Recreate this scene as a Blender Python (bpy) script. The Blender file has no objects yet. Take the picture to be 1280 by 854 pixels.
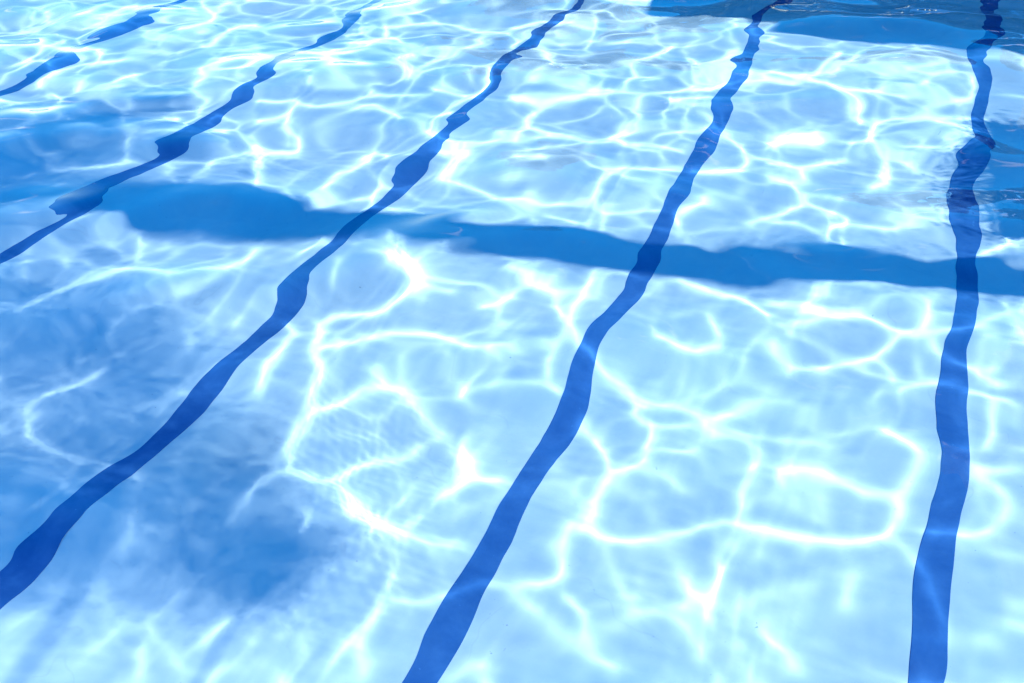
import bpy, bmesh, math, random
import numpy as np
from mathutils import Vector, Matrix

sc = bpy.context.scene
col = sc.collection
R = math.radians

# ------------------------------------------------------------ camera
cam = bpy.data.cameras.new('camera')
cam.sensor_width = 36.0
cam.lens = 36.0 * 1300.0 / 1280.0
cam.clip_start, cam.clip_end = 0.05, 2000.0
camo = bpy.data.objects.new('camera', cam); col.objects.link(camo)
camo.matrix_world = Matrix([[0.930626, -0.194669, 0.309901, 0.0], [0.365628, 0.531213, -0.764283, 0.0], [-0.015841, 0.82457, 0.565538, 2.853176], [0.0, 0.0, 0.0, 1.0]])
sc.camera = camo

# ------------------------------------------------------------ sky, sun, exposure
SUN_EL = R(48.0)
SUN_DIR = Vector((-0.97212, -0.23447, 0)).normalized() * math.cos(SUN_EL) + Vector((0, 0, -math.sin(SUN_EL)))   # the way the light travels
w = bpy.data.worlds.new('World'); sc.world = w; w.use_nodes = True
nt = w.node_tree
bg = nt.nodes['Background']; bg.inputs[1].default_value = 0.15
sky = nt.nodes.new('ShaderNodeTexSky'); sky.sky_type = 'NISHITA'; sky.sun_disc = False
sky.sun_elevation = SUN_EL
sky.sun_rotation = math.atan2(-SUN_DIR.x, -SUN_DIR.y)
sky.air_density = 1.0; sky.dust_density = 0.0; sky.ozone_density = 1.0
hs = nt.nodes.new('ShaderNodeHueSaturation'); hs.inputs['Saturation'].default_value = 1.65
nt.links.new(sky.outputs[0], hs.inputs['Color']); 
# a ring of small clouds low in the sky, added for pale reflections
def wmath(op, a, b=None):
    n = nt.nodes.new('ShaderNodeMath'); n.operation = op; n.use_clamp = False
    for k, s in ((0, a), (1, b)):
        if s is None: continue
        if hasattr(s, 'is_output'): nt.links.new(s, n.inputs[k])
        else: n.inputs[k].default_value = s
    return n.outputs[0]
wtc = nt.nodes.new('ShaderNodeTexCoord'); wsep = nt.nodes.new('ShaderNodeSeparateXYZ'); nt.links.new(wtc.outputs['Generated'], wsep.inputs[0])
wmap = nt.nodes.new('ShaderNodeMapping'); wmap.inputs['Scale'].default_value = (1, 1, 2.2); nt.links.new(wtc.outputs['Generated'], wmap.inputs[0])
wno = nt.nodes.new('ShaderNodeTexNoise'); wno.inputs['Scale'].default_value = 4.5; wno.inputs['Detail'].default_value = 6; wno.inputs['Roughness'].default_value = .55
nt.links.new(wmap.outputs[0], wno.inputs['Vector'])
band = wmath('MULTIPLY', wmath('SUBTRACT', wsep.outputs[2], .40), wmath('SUBTRACT', wsep.outputs[2], .40))      # clouds sit round 24 degrees up
cl = nt.nodes.new('ShaderNodeMapRange'); cl.inputs[1].default_value = .60; cl.inputs[2].default_value = .65
nt.links.new(wmath('SUBTRACT', wno.outputs[0], wmath('MULTIPLY', band, 2.6)), cl.inputs[0])
cmix = nt.nodes.new('ShaderNodeMix'); cmix.data_type = 'RGBA'; cmix.inputs[7].default_value = (6.0, 5.7, 6.3, 1)
nt.links.new(cl.outputs[0], cmix.inputs[0]); nt.links.new(hs.outputs[0], cmix.inputs[6])
nt.links.new(cmix.outputs[2], bg.inputs[0])
sun = bpy.data.lights.new('sun', 'SUN'); sun.energy = 3.0; sun.angle = R(0.53); sun.color = (1.0, 0.94, 0.87)
sun.cycles.is_caustics_light = True
suno = bpy.data.objects.new('sun', sun); col.objects.link(suno)
suno.rotation_euler = SUN_DIR.to_track_quat('-Z', 'Y').to_euler()
suno.location = -SUN_DIR * 40
sc.view_settings.view_transform = 'Standard'; sc.view_settings.look = 'None'
sc.view_settings.exposure = 1.32; sc.view_settings.gamma = 1.0
sc.cycles.use_denoising = True
sc.cycles.caustics_refractive = True; sc.cycles.caustics_reflective = False
sc.cycles.max_bounces = 8; sc.cycles.blur_glossy = 0.0

# ------------------------------------------------------------ helpers
def new_mat(name):
    m = bpy.data.materials.new(name); m.use_nodes = True
    return m, m.node_tree, m.node_tree.nodes['Principled BSDF']

def N(nt, typ, **kw):
    n = nt.nodes.new(typ)
    for k, v in kw.items():
        if isinstance(k, str) and hasattr(n, k): setattr(n, k, v)
        else: n.inputs[k].default_value = v
    return n

def mottled(name, c1, c2, scale, rough=0.6, detail=6, spec=0.3, bump=0.0, bscale=60, stretch=None):
    """two close tones mixed by noise, with optional fine relief"""
    m, nt, b = new_mat(name)
    tc = N(nt, 'ShaderNodeTexCoord')
    src = tc.outputs['Object']
    if stretch:
        mp = N(nt, 'ShaderNodeMapping'); mp.inputs['Scale'].default_value = stretch
        nt.links.new(src, mp.inputs[0]); src = mp.outputs[0]
    n = N(nt, 'ShaderNodeTexNoise'); n.inputs['Scale'].default_value = scale; n.inputs['Detail'].default_value = detail
    nt.links.new(src, n.inputs['Vector'])
    r = N(nt, 'ShaderNodeValToRGB'); r.color_ramp.elements[0].position = .35; r.color_ramp.elements[1].position = .65
    r.color_ramp.elements[0].color = (*c1, 1); r.color_ramp.elements[1].color = (*c2, 1)
    nt.links.new(n.outputs[0], r.inputs[0]); nt.links.new(r.outputs[0], b.inputs['Base Color'])
    b.inputs['Roughness'].default_value = rough; b.inputs['Specular IOR Level'].default_value = spec
    if bump:
        n2 = N(nt, 'ShaderNodeTexNoise'); n2.inputs['Scale'].default_value = bscale; n2.inputs['Detail'].default_value = 4
        nt.links.new(src, n2.inputs['Vector'])
        bp = N(nt, 'ShaderNodeBump'); bp.inputs['Strength'].default_value = bump; bp.inputs['Distance'].default_value = .01
        nt.links.new(n2.outputs[0], bp.inputs['Height']); nt.links.new(bp.outputs[0], b.inputs['Normal'])
    return m

def link(name, me, mat=None, parent=None, **props):
    o = bpy.data.objects.new(name, me); col.objects.link(o)
    if mat: me.materials.append(mat)
    if parent: o.parent = parent
    for k, v in props.items(): o[k] = v
    return o

def mesh_np(name, verts, quads, smooth=True):
    me = bpy.data.meshes.new(name)
    me.vertices.add(len(verts)); me.vertices.foreach_set('co', np.ascontiguousarray(verts, np.float32).ravel())
    me.loops.add(quads.size); me.loops.foreach_set('vertex_index', np.ascontiguousarray(quads, np.int32).ravel())
    me.polygons.add(len(quads)); me.polygons.foreach_set('loop_start', np.arange(0, quads.size, 4, dtype=np.int32))
    me.update(calc_edges=True)
    me.polygons.foreach_set('use_smooth', np.full(len(quads), smooth)); me.update()
    return me

def grid_mesh(name, xs, ys, Z):
    X, Y = np.meshgrid(xs, ys)
    v = np.stack([X, Y, Z], -1).reshape(-1, 3)
    n, m = len(xs), len(ys)
    i = np.arange(n * m).reshape(m, n)
    q = np.stack([i[:-1, :-1], i[:-1, 1:], i[1:, 1:], i[1:, :-1]], -1).reshape(-1, 4)
    return mesh_np(name, v, q)

def box_bm(bm, x0, x1, y0, y1, z0, z1):
    g = bmesh.ops.create_cube(bm, size=1.0)
    for v in g['verts']:
        v.co = Vector((x0 + (v.co.x + .5) * (x1 - x0), y0 + (v.co.y + .5) * (y1 - y0), z0 + (v.co.z + .5) * (z1 - z0)))

def box(name, b, mat, parent=None, bevel=0.0, **props):
    bm = bmesh.new(); box_bm(bm, *b)
    if bevel: bmesh.ops.bevel(bm, geom=bm.edges[:], offset=bevel, segments=2, affect='EDGES', profile=.6)
    me = bpy.data.meshes.new(name); bm.to_mesh(me); bm.free()
    return link(name, me, mat, parent, **props)

def tube(name, pts, rads, mat, parent=None, seg=14, **props):
    """a tapered tube through pts"""
    bm = bmesh.new(); rings = []
    for i, p in enumerate(pts):
        p = Vector(p); a = Vector(pts[max(0, i - 1)]); b = Vector(pts[min(len(pts) - 1, i + 1)])
        t = (b - a).normalized(); u = t.orthogonal().normalized() if i == 0 else (u - t * u.dot(t)).normalized(); v = t.cross(u)
        rings.append([bm.verts.new(p + (u * math.cos(k * 2 * math.pi / seg) + v * math.sin(k * 2 * math.pi / seg)) * rads[i]) for k in range(seg)])
    for r0, r1 in zip(rings, rings[1:]):
        for k in range(seg): bm.faces.new((r0[k], r0[(k + 1) % seg], r1[(k + 1) % seg], r1[k]))
    bm.faces.new(rings[0][::-1]); bm.faces.new(rings[-1])
    for f in bm.faces: f.smooth = True
    me = bpy.data.meshes.new(name); bm.to_mesh(me); bm.free()
    return link(name, me, mat, parent, **props)

def thing(name, loc, label, cat, **kw):
    o = bpy.data.objects.new(name, None); col.objects.link(o); o.location = loc
    o['label'] = label; o['category'] = cat
    for k, v in kw.items(): o[k] = v
    return o

# ------------------------------------------------------------ the pool (x across the lanes, y along them, z = 0 at the water)
DEPTH = 1.3
PX0, PX1, PY0, PY1 = -11.5, 2.45, 0.9, 14.5

# water: the height of its waves as a cosine series (rows along y, columns along x) over a 14.4 m square
WX, WY, WS, WM, WSTEP = -11.7, 0.4, 14.4, 680, 0.0035
# the series in quanta, from long waves to short; 1000 + n stands for n zeros
WAVES = [
0,-60,23,-65,-13,-17,0,27,10,-9,1,8,7,-49,5,-58,-32,0,92,19,-27,1,-31,8,-33,-41,-37,42,35,54,38,24,24,-8,-85,4,-42,-8,48,-54,-19,-50,-64,
-38,37,-20,73,31,-11,54,-20,-9,25,-75,13,6,-3,50,-20,8,35,5,-51,0,-63,78,32,96,-24,25,54,6,-43,14,-47,-51,-51,8,6,-14,27,-51,-11,39,60,91,
-10,1,-26,64,-11,6,40,27,-52,25,-26,13,-8,13,-46,-72,-37,16,9,21,-1,-34,18,1,16,-16,-6,-52,6,-19,-43,-8,-34,-75,10,37,71,-4,-16,8,-29,7,
-7,-53,19,-3,8,52,27,-27,21,-26,-61,11,-32,-38,38,-16,82,-31,18,-3,43,72,14,-22,-40,-29,-5,-12,28,-34,-54,-53,-16,51,-52,-53,-13,-1,11,8,10,
-30,-9,-22,23,7,48,2,8,61,-11,-39,4,18,47,18,7,17,20,61,14,23,39,-12,15,-14,12,3,43,-19,11,12,20,12,41,-3,45,-1,6,-34,-14,50,-2,-42,23,
-4,23,4,-4,33,-20,-23,24,3,-47,-18,7,64,-7,4,4,9,36,0,33,0,-12,34,16,-31,-1,-5,4,4,0,-18,-23,-7,7,20,-4,-31,-6,27,30,45,19,29,-41,22,
-4,-16,21,-6,10,12,8,1,-26,-1,-2,-22,21,-19,12,-21,-3,-14,8,-8,-3,13,-30,-16,16,5,-22,-1,-25,-31,1,-1,19,-28,-9,-37,-20,-14,-15,-3,-13,25,
30,22,-22,24,3,-2,4,20,6,40,-22,9,24,-6,0,-11,-16,-17,11,-5,21,-25,12,21,6,21,-15,-3,-3,4,3,12,14,4,-9,11,-38,13,9,-15,4,-7,24,1,45,1,
7,24,13,-6,22,-29,20,16,-20,12,4,18,26,-19,-22,0,4,18,7,-13,-13,4,-8,-8,9,-4,-4,-25,7,1,-14,-1,-36,5,-5,-1,-20,-12,25,-14,0,5,19,15,-5,
-1,-37,17,9,-39,-33,-10,-18,23,5,11,-13,-6,15,-22,4,-9,-16,-7,15,-5,3,-6,-23,-3,3,7,-19,-13,-11,0,6,11,2,6,-38,47,9,3,9,0,-26,8,16,14,
-1,-14,5,2,-1,5,-9,-14,4,-6,32,-6,-4,14,-9,-9,7,-19,-11,7,15,-19,11,8,7,18,1,-11,-13,28,22,8,13,27,-3,18,-5,-7,-1,-4,-16,18,-4,7,1,-8,
8,5,-5,-22,0,13,-3,-5,-13,-14,6,-7,-1,17,-24,-16,12,-46,-22,16,21,-3,18,-22,-30,-10,-12,4,16,-20,-7,-6,-2,-2,-16,4,7,3,-6,12,7,6,20,-3,
-8,12,-13,-12,6,2,3,7,-4,-6,1,12,-2,-4,-3,-18,-6,16,2,-4,6,-2,0,-20,-8,-9,7,4,4,-12,8,5,-7,-2,-14,-2,-11,14,6,-1,-6,1,-5,-14,-6,12,12,
11,13,-11,-24,5,5,-15,10,-1,-6,-13,-10,-20,10,-3,-3,8,-15,-7,14,1,-5,3,-26,12,13,-5,-7,-2,4,-1,32,-1,-3,6,12,1,11,2,2,19,-9,1,-4,17,9,
11,-5,4,10,-10,-15,0,-3,-2,-13,25,-7,12,-3,-19,15,19,7,-17,-1,-18,16,-8,12,-5,-20,5,0,14,3,-3,-9,-18,6,0,2,-16,0,4,3,-1,-4,-11,12,-16,
2,-7,-23,1,9,7,-3,4,-19,27,-1,-4,10,2,9,-8,7,-11,1,5,12,-3,1,-5,9,8,4,-1,1,-14,12,17,6,-4,8,12,2,11,3,-6,-5,-5,-3,4,-4,8,4,6,-7,10,
-12,-9,14,15,2,-16,-8,20,0,-7,-13,6,21,-12,-16,-12,24,-4,16,3,-14,-12,8,5,-3,-10,-5,-17,9,-8,-11,-5,-4,9,-8,-9,-8,9,4,-17,4,5,1,-3,-1,
5,-3,2,10,-13,6,8,-1,5,-19,3,22,-2,9,2,-9,-6,-1,2,-14,-6,15,-12,-3,-12,3,1,5,1,9,-1,2,14,19,0,-8,-3,-4,11,-1,2,-11,14,-4,-6,5,9,5,
-8,-4,12,13,0,-2,-3,-2,4,11,-14,2,-2,-3,5,12,4,-16,-6,17,5,-18,-6,-15,-11,-14,7,-8,-5,2,-5,-8,5,7,-22,-7,-6,9,-2,-1,0,-2,-4,-2,3,10,5,
5,10,9,-14,3,4,13,6,-9,-13,5,-25,0,-14,11,-13,3,-13,6,-11,9,0,-15,-6,-13,-10,-2,4,-4,-6,4,15,-1,-2,-16,10,1,-3,-2,-16,-1,-1,5,3,-9,6,
5,9,1,2,-7,-1,1,4,15,-4,9,-6,-4,-5,5,0,-4,7,-3,1,-12,3,-3,-23,-6,-1,-6,-1,-4,17,-14,0,-9,-3,19,3,15,-5,8,2,2,4,11,3,1,-4,-12,-8,16,
2,-1,-1,2,-8,4,-4,7,8,-3,-12,4,-9,-13,11,18,5,-1,13,2,-2,8,5,-18,-17,17,3,8,-3,1,9,-5,3,-11,8,15,-17,-1,5,23,-3,-6,-18,10,8,-15,1,6,
6,-1,3,-5,3,9,6,6,-5,-19,7,3,4,5,7,11,-9,-4,-1,-1,7,-11,6,-1,-2,-4,-17,4,16,9,3,0,18,-4,1,-11,-7,-6,-8,-7,-13,9,5,25,10,7,22,13,12,
-11,1,-3,-4,9,-2,-2,-4,-6,9,11,4,-2,14,12,2,1,5,5,-3,10,12,-13,-9,2,-2,-4,8,-8,-3,3,-4,-3,8,-3,15,-1,-2,-6,-9,-9,-1,14,21,-2,11,-19,
-1,3,14,15,-5,7,3,10,10,10,0,-3,15,8,1,-3,-19,11,-3,-12,7,7,-16,-6,-6,9,5,-7,-8,-9,-8,-1,-10,11,-5,3,8,2,-12,5,2,-2,-4,1,-5,3,1,-2,
10,10,7,-2,-12,0,-7,3,3,-8,1,10,15,3,6,0,8,-10,-14,13,13,0,8,2,2,2,-9,-3,-1,-16,2,0,-4,2,-6,-3,7,-6,1,2,-12,-6,7,-8,-4,-7,3,4,11,5,
-3,10,9,7,0,9,-6,-1,-4,-5,-4,6,13,1,8,-4,-1,1,-12,-1,18,-7,-7,1,-8,8,6,9,-1,-15,3,19,18,2,-2,-2,27,5,9,7,4,-5,12,7,-6,-2,3,-5,1,6,
-14,-12,9,7,-1,-1,0,8,-9,-7,-6,1,-9,8,-6,9,-3,5,10,0,6,11,0,-8,14,7,6,-3,4,8,3,-6,-10,13,10,2,-4,8,-2,15,2,-6,-1,-3,-3,9,8,-5,-9,
-6,6,9,7,-5,16,1,7,6,-6,5,-8,-4,2,10,14,4,2,-4,2,2,-8,8,-7,-5,6,3,2,8,6,-2,4,-11,-3,-7,4,-2,3,6,-2,-1,8,10,-8,-7,-16,3,7,-8,-3,7,
4,15,-5,-4,-5,-9,7,-2,2,12,10,-21,4,12,8,5,-9,8,8,-1,-2,-8,-2,5,-9,5,-18,-11,3,11,10,3,0,-8,1,-5,-3,-3,3,-10,-3,16,5,4,4,13,8,11,5,
-5,-7,-5,-2,5,-3,1,1,-5,2,2,3,-2,-1,-4,-9,10,-3,7,-1,-13,12,4,12,16,11,9,3,-5,5,9,-17,7,8,6,-2,1,-11,5,11,5,-7,3,4,0,-4,6,1,8,-11,
0,0,-4,15,7,-7,1,-4,12,-2,-8,-10,-3,4,1,-2,-10,-9,2,5,-3,6,-7,5,-5,9,8,4,11,-11,12,16,-8,-7,1,-1,8,6,-21,5,14,0,-11,1,8,8,11,4,7,
10,0,-7,4,-5,-8,4,-2,-2,-1,3,9,4,10,-6,4,-8,-6,-4,2,1,7,0,9,-2,-1,4,-3,2,-8,6,8,3,0,10,-6,9,6,1,1,8,-3,2,-5,-12,-4,-15,1,9,-10,3,
-10,-5,2,9,0,-5,-17,-3,6,2,10,11,-4,15,-3,-1,-7,-9,1,1,4,-2,-7,6,-4,-4,13,1,1,-20,8,2,10,16,1,-2,-5,-2,0,1,-2,1,3,5,-2,0,0,-7,-1,
-1,-1,-6,-8,-6,7,-6,-2,-4,-6,1,0,-11,2,-4,2,-5,-3,-3,4,-5,4,11,6,-6,1,-6,-5,6,1,-2,-14,-18,8,24,13,-6,10,4,8,-4,-1,-6,5,-5,-3,0,-1,
1,8,-2,-4,2,-3,-8,18,12,-5,-5,1,-4,10,12,9,1,6,-4,6,2,-1,-4,-1,5,10,2,-8,9,-6,-1,8,2,0,-9,-1,-14,-20,-7,-6,-4,1,-2,0,3,5,-12,3,-11,
-11,1,-1,-10,-11,-5,7,7,11,-2,-7,-4,-2,4,20,-1,2,4,6,-3,0,-3,0,-8,11,-2,12,5,10,5,-1,-15,-8,1,13,-11,-7,6,-4,2,-2,2,2,-1,3,-4,-7,7,
2,-9,-8,0,0,4,-2,2,-1,-6,-3,8,-4,-8,-3,-11,-15,9,14,1,0,16,-12,4,2,-14,-5,-2,-1,-6,0,-1,5,11,7,3,5,2,1,-11,-3,-7,6,3,-4,10,-1,5,4,
-2,-6,-6,-7,2,4,0,-2,3,-1,8,4,0,-3,-5,1,-3,2,-1,-5,4,-1,0,-4,-6,-4,-1,9,13,-4,2,7,-4,-6,-13,-14,3,-9,3,-4,1,3,-13,-6,-2,-8,16,-3,6,
1,-2,2,6,5,5,-6,-6,10,5,-15,-26,9,18,5,-2,0,11,10,7,-4,-7,-3,1,8,11,-15,5,10,12,0,-1,-7,1,1,-3,1,5,5,9,-3,-6,-8,1,-2,-1,-7,5,3,-2,
7,16,3,-11,-16,6,4,5,8,-5,-4,-7,-1,0,4,14,-8,-10,-6,10,3,11,7,13,5,-7,-9,-11,-10,-9,0,1,-6,-6,10,-1,-10,0,0,-8,-4,-5,-1,5,2,-5,6,15,
6,-11,-5,-4,-2,5,0,1,-1,-1,5,-4,-9,-8,5,-14,3,-1,-3,-4,-1,5,0,-12,0,1,-3,-3,6,-6,3,4,-1,1,3,4,-15,-1,-6,-8,2,-1,0,-5,2,-3,0,8,-9,3,
8,0,12,9,-8,-7,1,7,-2,-11,1,5,15,4,-13,-15,-3,6,4,-18,-7,-13,-9,-3,11,4,5,5,-2,-9,-2,-5,13,-8,-2,4,-3,-9,6,-1,-6,-7,-3,-1,-1,0,5,-7,
1,4,7,-3,-9,-7,-5,11,3,-3,-3,-7,1,1,1,-6,1,0,0,-5,-5,-4,10,2,7,0,-2,-4,-8,-12,-10,-4,4,9,5,12,2,-7,0,11,6,5,0,9,-4,-7,-12,10,3,-2,
6,-5,-5,-1,1,8,1,-9,2,-12,-12,-2,-8,6,10,-9,1,-2,-7,-4,-2,3,-4,-1,-9,-4,-8,-3,3,0,1,1,-9,1,4,2,-9,2,0,1,3,3,-3,-2,4,3,-7,-4,6,2,
-9,1,-3,8,-2,2,2,1,3,10,-2,-12,-1,1,-1,6,1,2,-2,7,1,-7,7,-7,-8,-7,-1,-7,0,-1,0,3,11,3,4,16,18,5,-6,0,1,0,1,7,4,1,-1,-6,-1,10,-5,
4,6,-5,6,7,4,4,0,-10,1,4,-2,-1,-10,1,4,-6,-4,-4,6,-2,1,-2,-14,1,-4,-3,0,12,-1,-5,1,-1,2,5,0,3,-12,-14,-13,-10,0,1,-1,2,-7,-10,-11,0,
1,7,11,-8,5,-4,-5,9,-10,2,-3,6,5,0,-9,-6,1,-2,-19,-8,-7,-14,-10,3,8,4,5,-4,-12,-4,1,0,2,-3,2,-6,6,3,0,-2,9,-13,14,-1,0,-11,-8,6,13,
-1,4,11,0,-3,-9,0,1,0,3,4,-4,2,-9,-5,0,6,9,-7,-3,-2,-5,0,-2,-3,14,-8,2,5,2,7,2,-10,-12,-1,-4,5,8,-7,0,0,7,10,2,-10,-13,9,7,8,7,8,
1,13,-5,-2,15,6,11,6,0,12,5,0,1,-2,0,-7,-5,-4,4,6,0,12,14,12,-4,-7,4,-3,4,14,-7,8,10,-3,6,2,2,7,-3,6,1,-1,0,2,-1,1,4,10,-6,4,7,
-4,7,4,-2,11,8,-4,-1,2,-2,-9,17,-1,6,3,-7,-12,-1,10,-1,-6,-10,-8,-3,-4,5,-2,-7,-16,-12,0,-6,3,10,0,1,12,5,20,10,1,6,3,-4,-3,-11,8,7,
-10,11,-9,-3,1,1,2,7,1,1,4,6,-5,-8,1,2,-3,-4,6,-2,8,5,-2,-14,-3,1,2,-6,6,-1,-2,-2,-1,-6,-4,14,3,-2,-7,3,6,-3,-3,0,-6,10,5,-4,0,3,
0,0,6,13,4,0,4,12,4,8,8,4,10,-3,-1,8,-2,-5,-1,5,-4,-9,-1,-1,2,-5,-10,-14,-6,7,-5,4,1,-10,4,-15,-14,19,3,3,-9,0,3,-2,3,5,1,8,-7,-8,
7,7,-2,5,8,7,-2,-9,1,-8,-1,5,2,-4,6,-5,7,9,4,2,-3,7,-6,-1,-4,-7,13,-2,0,5,6,6,-1,9,6,-5,-8,-3,-4,8,0,-7,-10,12,-3,-5,-9,-5,-1,-3,
-1,12,1,5,13,-11,7,-8,0,-3,1,-6,2,1,0,-5,9,4,-5,-4,0,7,11,-1,-1,0,2,-2,3,1,-3,-1,6,0,-2,-6,-4,5,7,4,0,-7,-5,-5,-2,3,9,-7,0,10,6,
-3,-11,1,-5,1,-4,-2,-10,8,-5,-2,-6,2,4,-1,3,-5,-8,-2,4,9,-6,0,-9,7,10,5,2,-6,2,-3,2,-8,3,-5,-9,-10,-3,-4,-8,5,1,8,1,-7,-12,-3,-6,-3,
-6,6,-3,-1,0,1,-3,12,10,-5,2,1,13,-9,-9,7,-12,-2,-5,-7,10,-1,-5,2,5,-5,-4,-3,4,1,7,0,-6,0,0,-8,0,2,-4,-3,-4,1,-8,1,1,-2,-3,5,-4,6,
3,-2,4,-7,5,2,-1,-2,8,11,7,3,3,-7,0,-3,4,-5,-9,14,6,-5,3,3,5,7,-3,-7,2,0,-7,2,-5,5,2,5,3,4,-14,7,12,8,-5,-4,3,-4,3,-16,4,8,-1,-3,
-2,4,-9,-1,-2,-1,10,3,13,-9,-7,5,-5,12,-8,-4,-5,0,4,0,5,-2,4,-2,0,-1,-2,-3,-4,8,-3,6,-7,1,2,-3,-4,4,-2,-1,4,-6,16,3,1,-5,4,-5,-3,7,
1,4,3,-4,-5,-14,0,-8,12,-4,-4,15,6,5,-9,-3,-6,-2,-1,10,-5,1,-5,-1,4,-4,9,-2,1,0,0,-4,3,-5,-1,3,-6,-2,-9,-5,-4,9,-2,2,6,7,-2,6,9,4,
5,0,15,8,-4,-7,7,-2,-8,2,-4,13,3,-9,-6,-3,2,-3,-3,-5,-4,2,0,-3,0,0,2,7,-9,7,-1,1,2,4,-4,6,2,-8,-1,2,3,-7,-7,-5,-5,6,-3,0,3,-1,-2,
-4,-2,-4,-7,-2,8,4,2,-11,-1,-2,7,9,-5,2,5,-8,-7,-5,2,1,-4,3,-9,-12,-4,-5,-4,0,1,0,10,2,-7,0,-2,0,-5,8,-6,3,-2,-8,-4,-7,-2,1,-10,8,
1,-3,-2,4,6,-2,3,-1,-6,9,3,-1,-7,-5,2,7,-1,10,4,3,1,4,-2,-3,7,-1,7,-2,0,4,1,6,-2,1,0,1,-8,-5,0,-4,-3,-11,-7,1,-4,-6,12,7,0,2,5,
-1,-4,-8,-2,2,6,5,5,-13,4,4,2,-1,3,2,2,1,-5,-4,2,4,3,-5,6,9,-11,10,-5,2,-3,-9,5,3,7,0,21,6,5,1,5,8,7,-4,2,3,-5,-1,5,-9,1,0,-3,
-6,0,1,-2,8,2,9,-5,4,-2,0,2,-2,7,1,-3,-4,-3,3,1,0,1,12,8,4,1,-8,2,4,4,0,-2,-7,1,2,3,-1,-11,-8,-1,9,-1,1,4,0,-6,3,-1,6,2,-3,2,14,
7,-6,0,5,5,4,2,4,7,11,4,7,13,8,7,-4,4,3,-2,12,1,3,-10,0,-5,-7,-2,-7,-1,7,5,-2,10,7,-2,0,3,-5,3,-8,8,-2,-1,-4,-3,-8,-4,4,5,-6,0,
-2,2,-1,-2,-2,1,2,6,-4,0,-5,-6,-2,9,-3,7,5,-5,0,-6,5,2,-2,-7,-7,-2,1,-5,-6,0,-2,-3,-4,2,-5,-4,-1,-2,1,-9,-3,-2,-4,-10,-3,0,3,3,-2,
11,-4,-7,5,1,-1,-3,1,-2,7,-3,0,7,-8,-5,1,-10,-9,0,1,7,-1,-5,1,-4,1,7,7,11,2,10,-1,-6,-13,-11,-1,0,-10,7,4,-4,4,0,-3,1,-2,3,1,-2,4,
5,-11,2,8,5,-5,7,10,-2,12,-4,-2,5,-3,15,-7,5,0,3,-1,-2,5,-3,1,2,-1,-8,-4,-2,4,-5,-2,1,-3,5,3,-2,2,-3,-4,1,6,3,-3,-8,1,0,2,-8,-6,
-2,-6,-1,-3,-1,-3,-6,-4,-2,9,-2,1,-3,4,1,5,1,-7,-6,-4,-2,-8,-7,-9,-3,-4,1,11,4,5,7,5,12,-5,2,3,0,-2,7,12,2,-11,-3,-3,1,6,1,-7,5,3,
9,-6,1,-2,0,4,-8,3,4,6,-1,-3,3,4,5,-6,-2,-1,-7,-2,2,-1,8,17,-5,-2,6,5,-3,1,4,3,0,0,-2,-5,2,2,0,1,4,-10,-6,3,1,6,-5,2,-6,0,1,-7,
-2,-2,6,-2,-7,-6,-3,10,3,5,1,-2,-6,4,7,10,-2,4,2,-2,12,2,-8,6,-3,-5,-4,-9,10,1,-2,10,-6,5,-1,10,8,-4,3,-6,4,10,9,8,-3,0,2,-8,-3,-3,
-8,0,5,5,-3,-1,6,-1,2,-2,-1,-7,6,0,-3,3,10,2,5,-3,11,1,-7,-1,-3,6,-2,-1,0,4,9,6,3,-3,0,-2,2,-1,10,-1,-1,0,1,-1,0,4,3,0,-3,-4,0,8,
3,1,1,4,5,5,2,-2,2,-1,-3,-3,4,-1,2,3,-2,-1,2,-1,-4,3,-3,-6,6,1,1,-10,-3,-22,-2,-4,-4,-4,-3,-2,7,5,0,4,6,-1,2,4,-1,6,6,-4,0,4,-3,
11,-4,-3,-3,1,5,-2,-3,2,-4,0,-7,4,-2,0,3,10,-7,2,6,-1,2,-5,2,-4,2,-3,1,2,2,0,-3,-1,0,-1,-1,-9,-5,5,-3,-3,-2,-2,1,3,-3,-2,6,8,2,7,
1,-2,-2,1,4,2,5,3,-7,6,0,-2,2,-1,15,2,-6,3,-1,3,7,-2,7,3,9,10,2,0,1,-11,5,-4,5,-7,-1,-6,5,-2,5,10,12,-7,-4,2,7,-1,12,-8,1,7,0,-2,
1,1,4,2,-2,5,-3,-5,-2,-7,3,-2,-3,5,2,3,3,1,3,2,1,3,-1,-7,-3,-1,-4,3,-2,1,-13,2,5,-5,2,1,7,-1,3,-1,-6,-8,-1,-1,4,-3,-3,0,3,3,6,-1,
-2,-5,8,-1,-1,5,3,-3,-6,-1,-2,0,3,-3,-3,-10,0,-3,-1,0,-16,2,-5,-9,0,-3,-5,-4,4,3,0,6,-5,1,-6,2,2,1,-8,7,0,-3,-9,0,3,3,-1,3,6,8,-1,
0,3,-2,-6,5,3,10,-3,3,8,8,-4,-3,7,-6,7,-7,-1,1,2,-3,-2,-1,1,1,-4,-2,10,0,-1,-1,4,-2,9,-5,5,-2,-5,-4,-7,2,8,0,-4,-5,-4,2,-4,1,-5,0,
4,0,0,-1,3,-2,2,-4,2,3,2,-1,-1,-1,-5,-1,-3,-6,-3,3,-3,4,-12,4,8,-3,-5,5,8,-1,2,-10,-3,3,4,1,1,-6,-4,-12,-6,6,-6,1,-2,5,2,-3,5,3,
-6,-7,4,0,-1,-2,0,3,6,0,9,-1,0,0,2,3,3,1,7,-4,-4,3,-3,-5,3,3,6,-13,1,2,4,2,-4,-2,1,-1,1,-2,11,0,0,-2,2,-2,1,4,-3,2,1,0,-3,8,-5,
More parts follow.
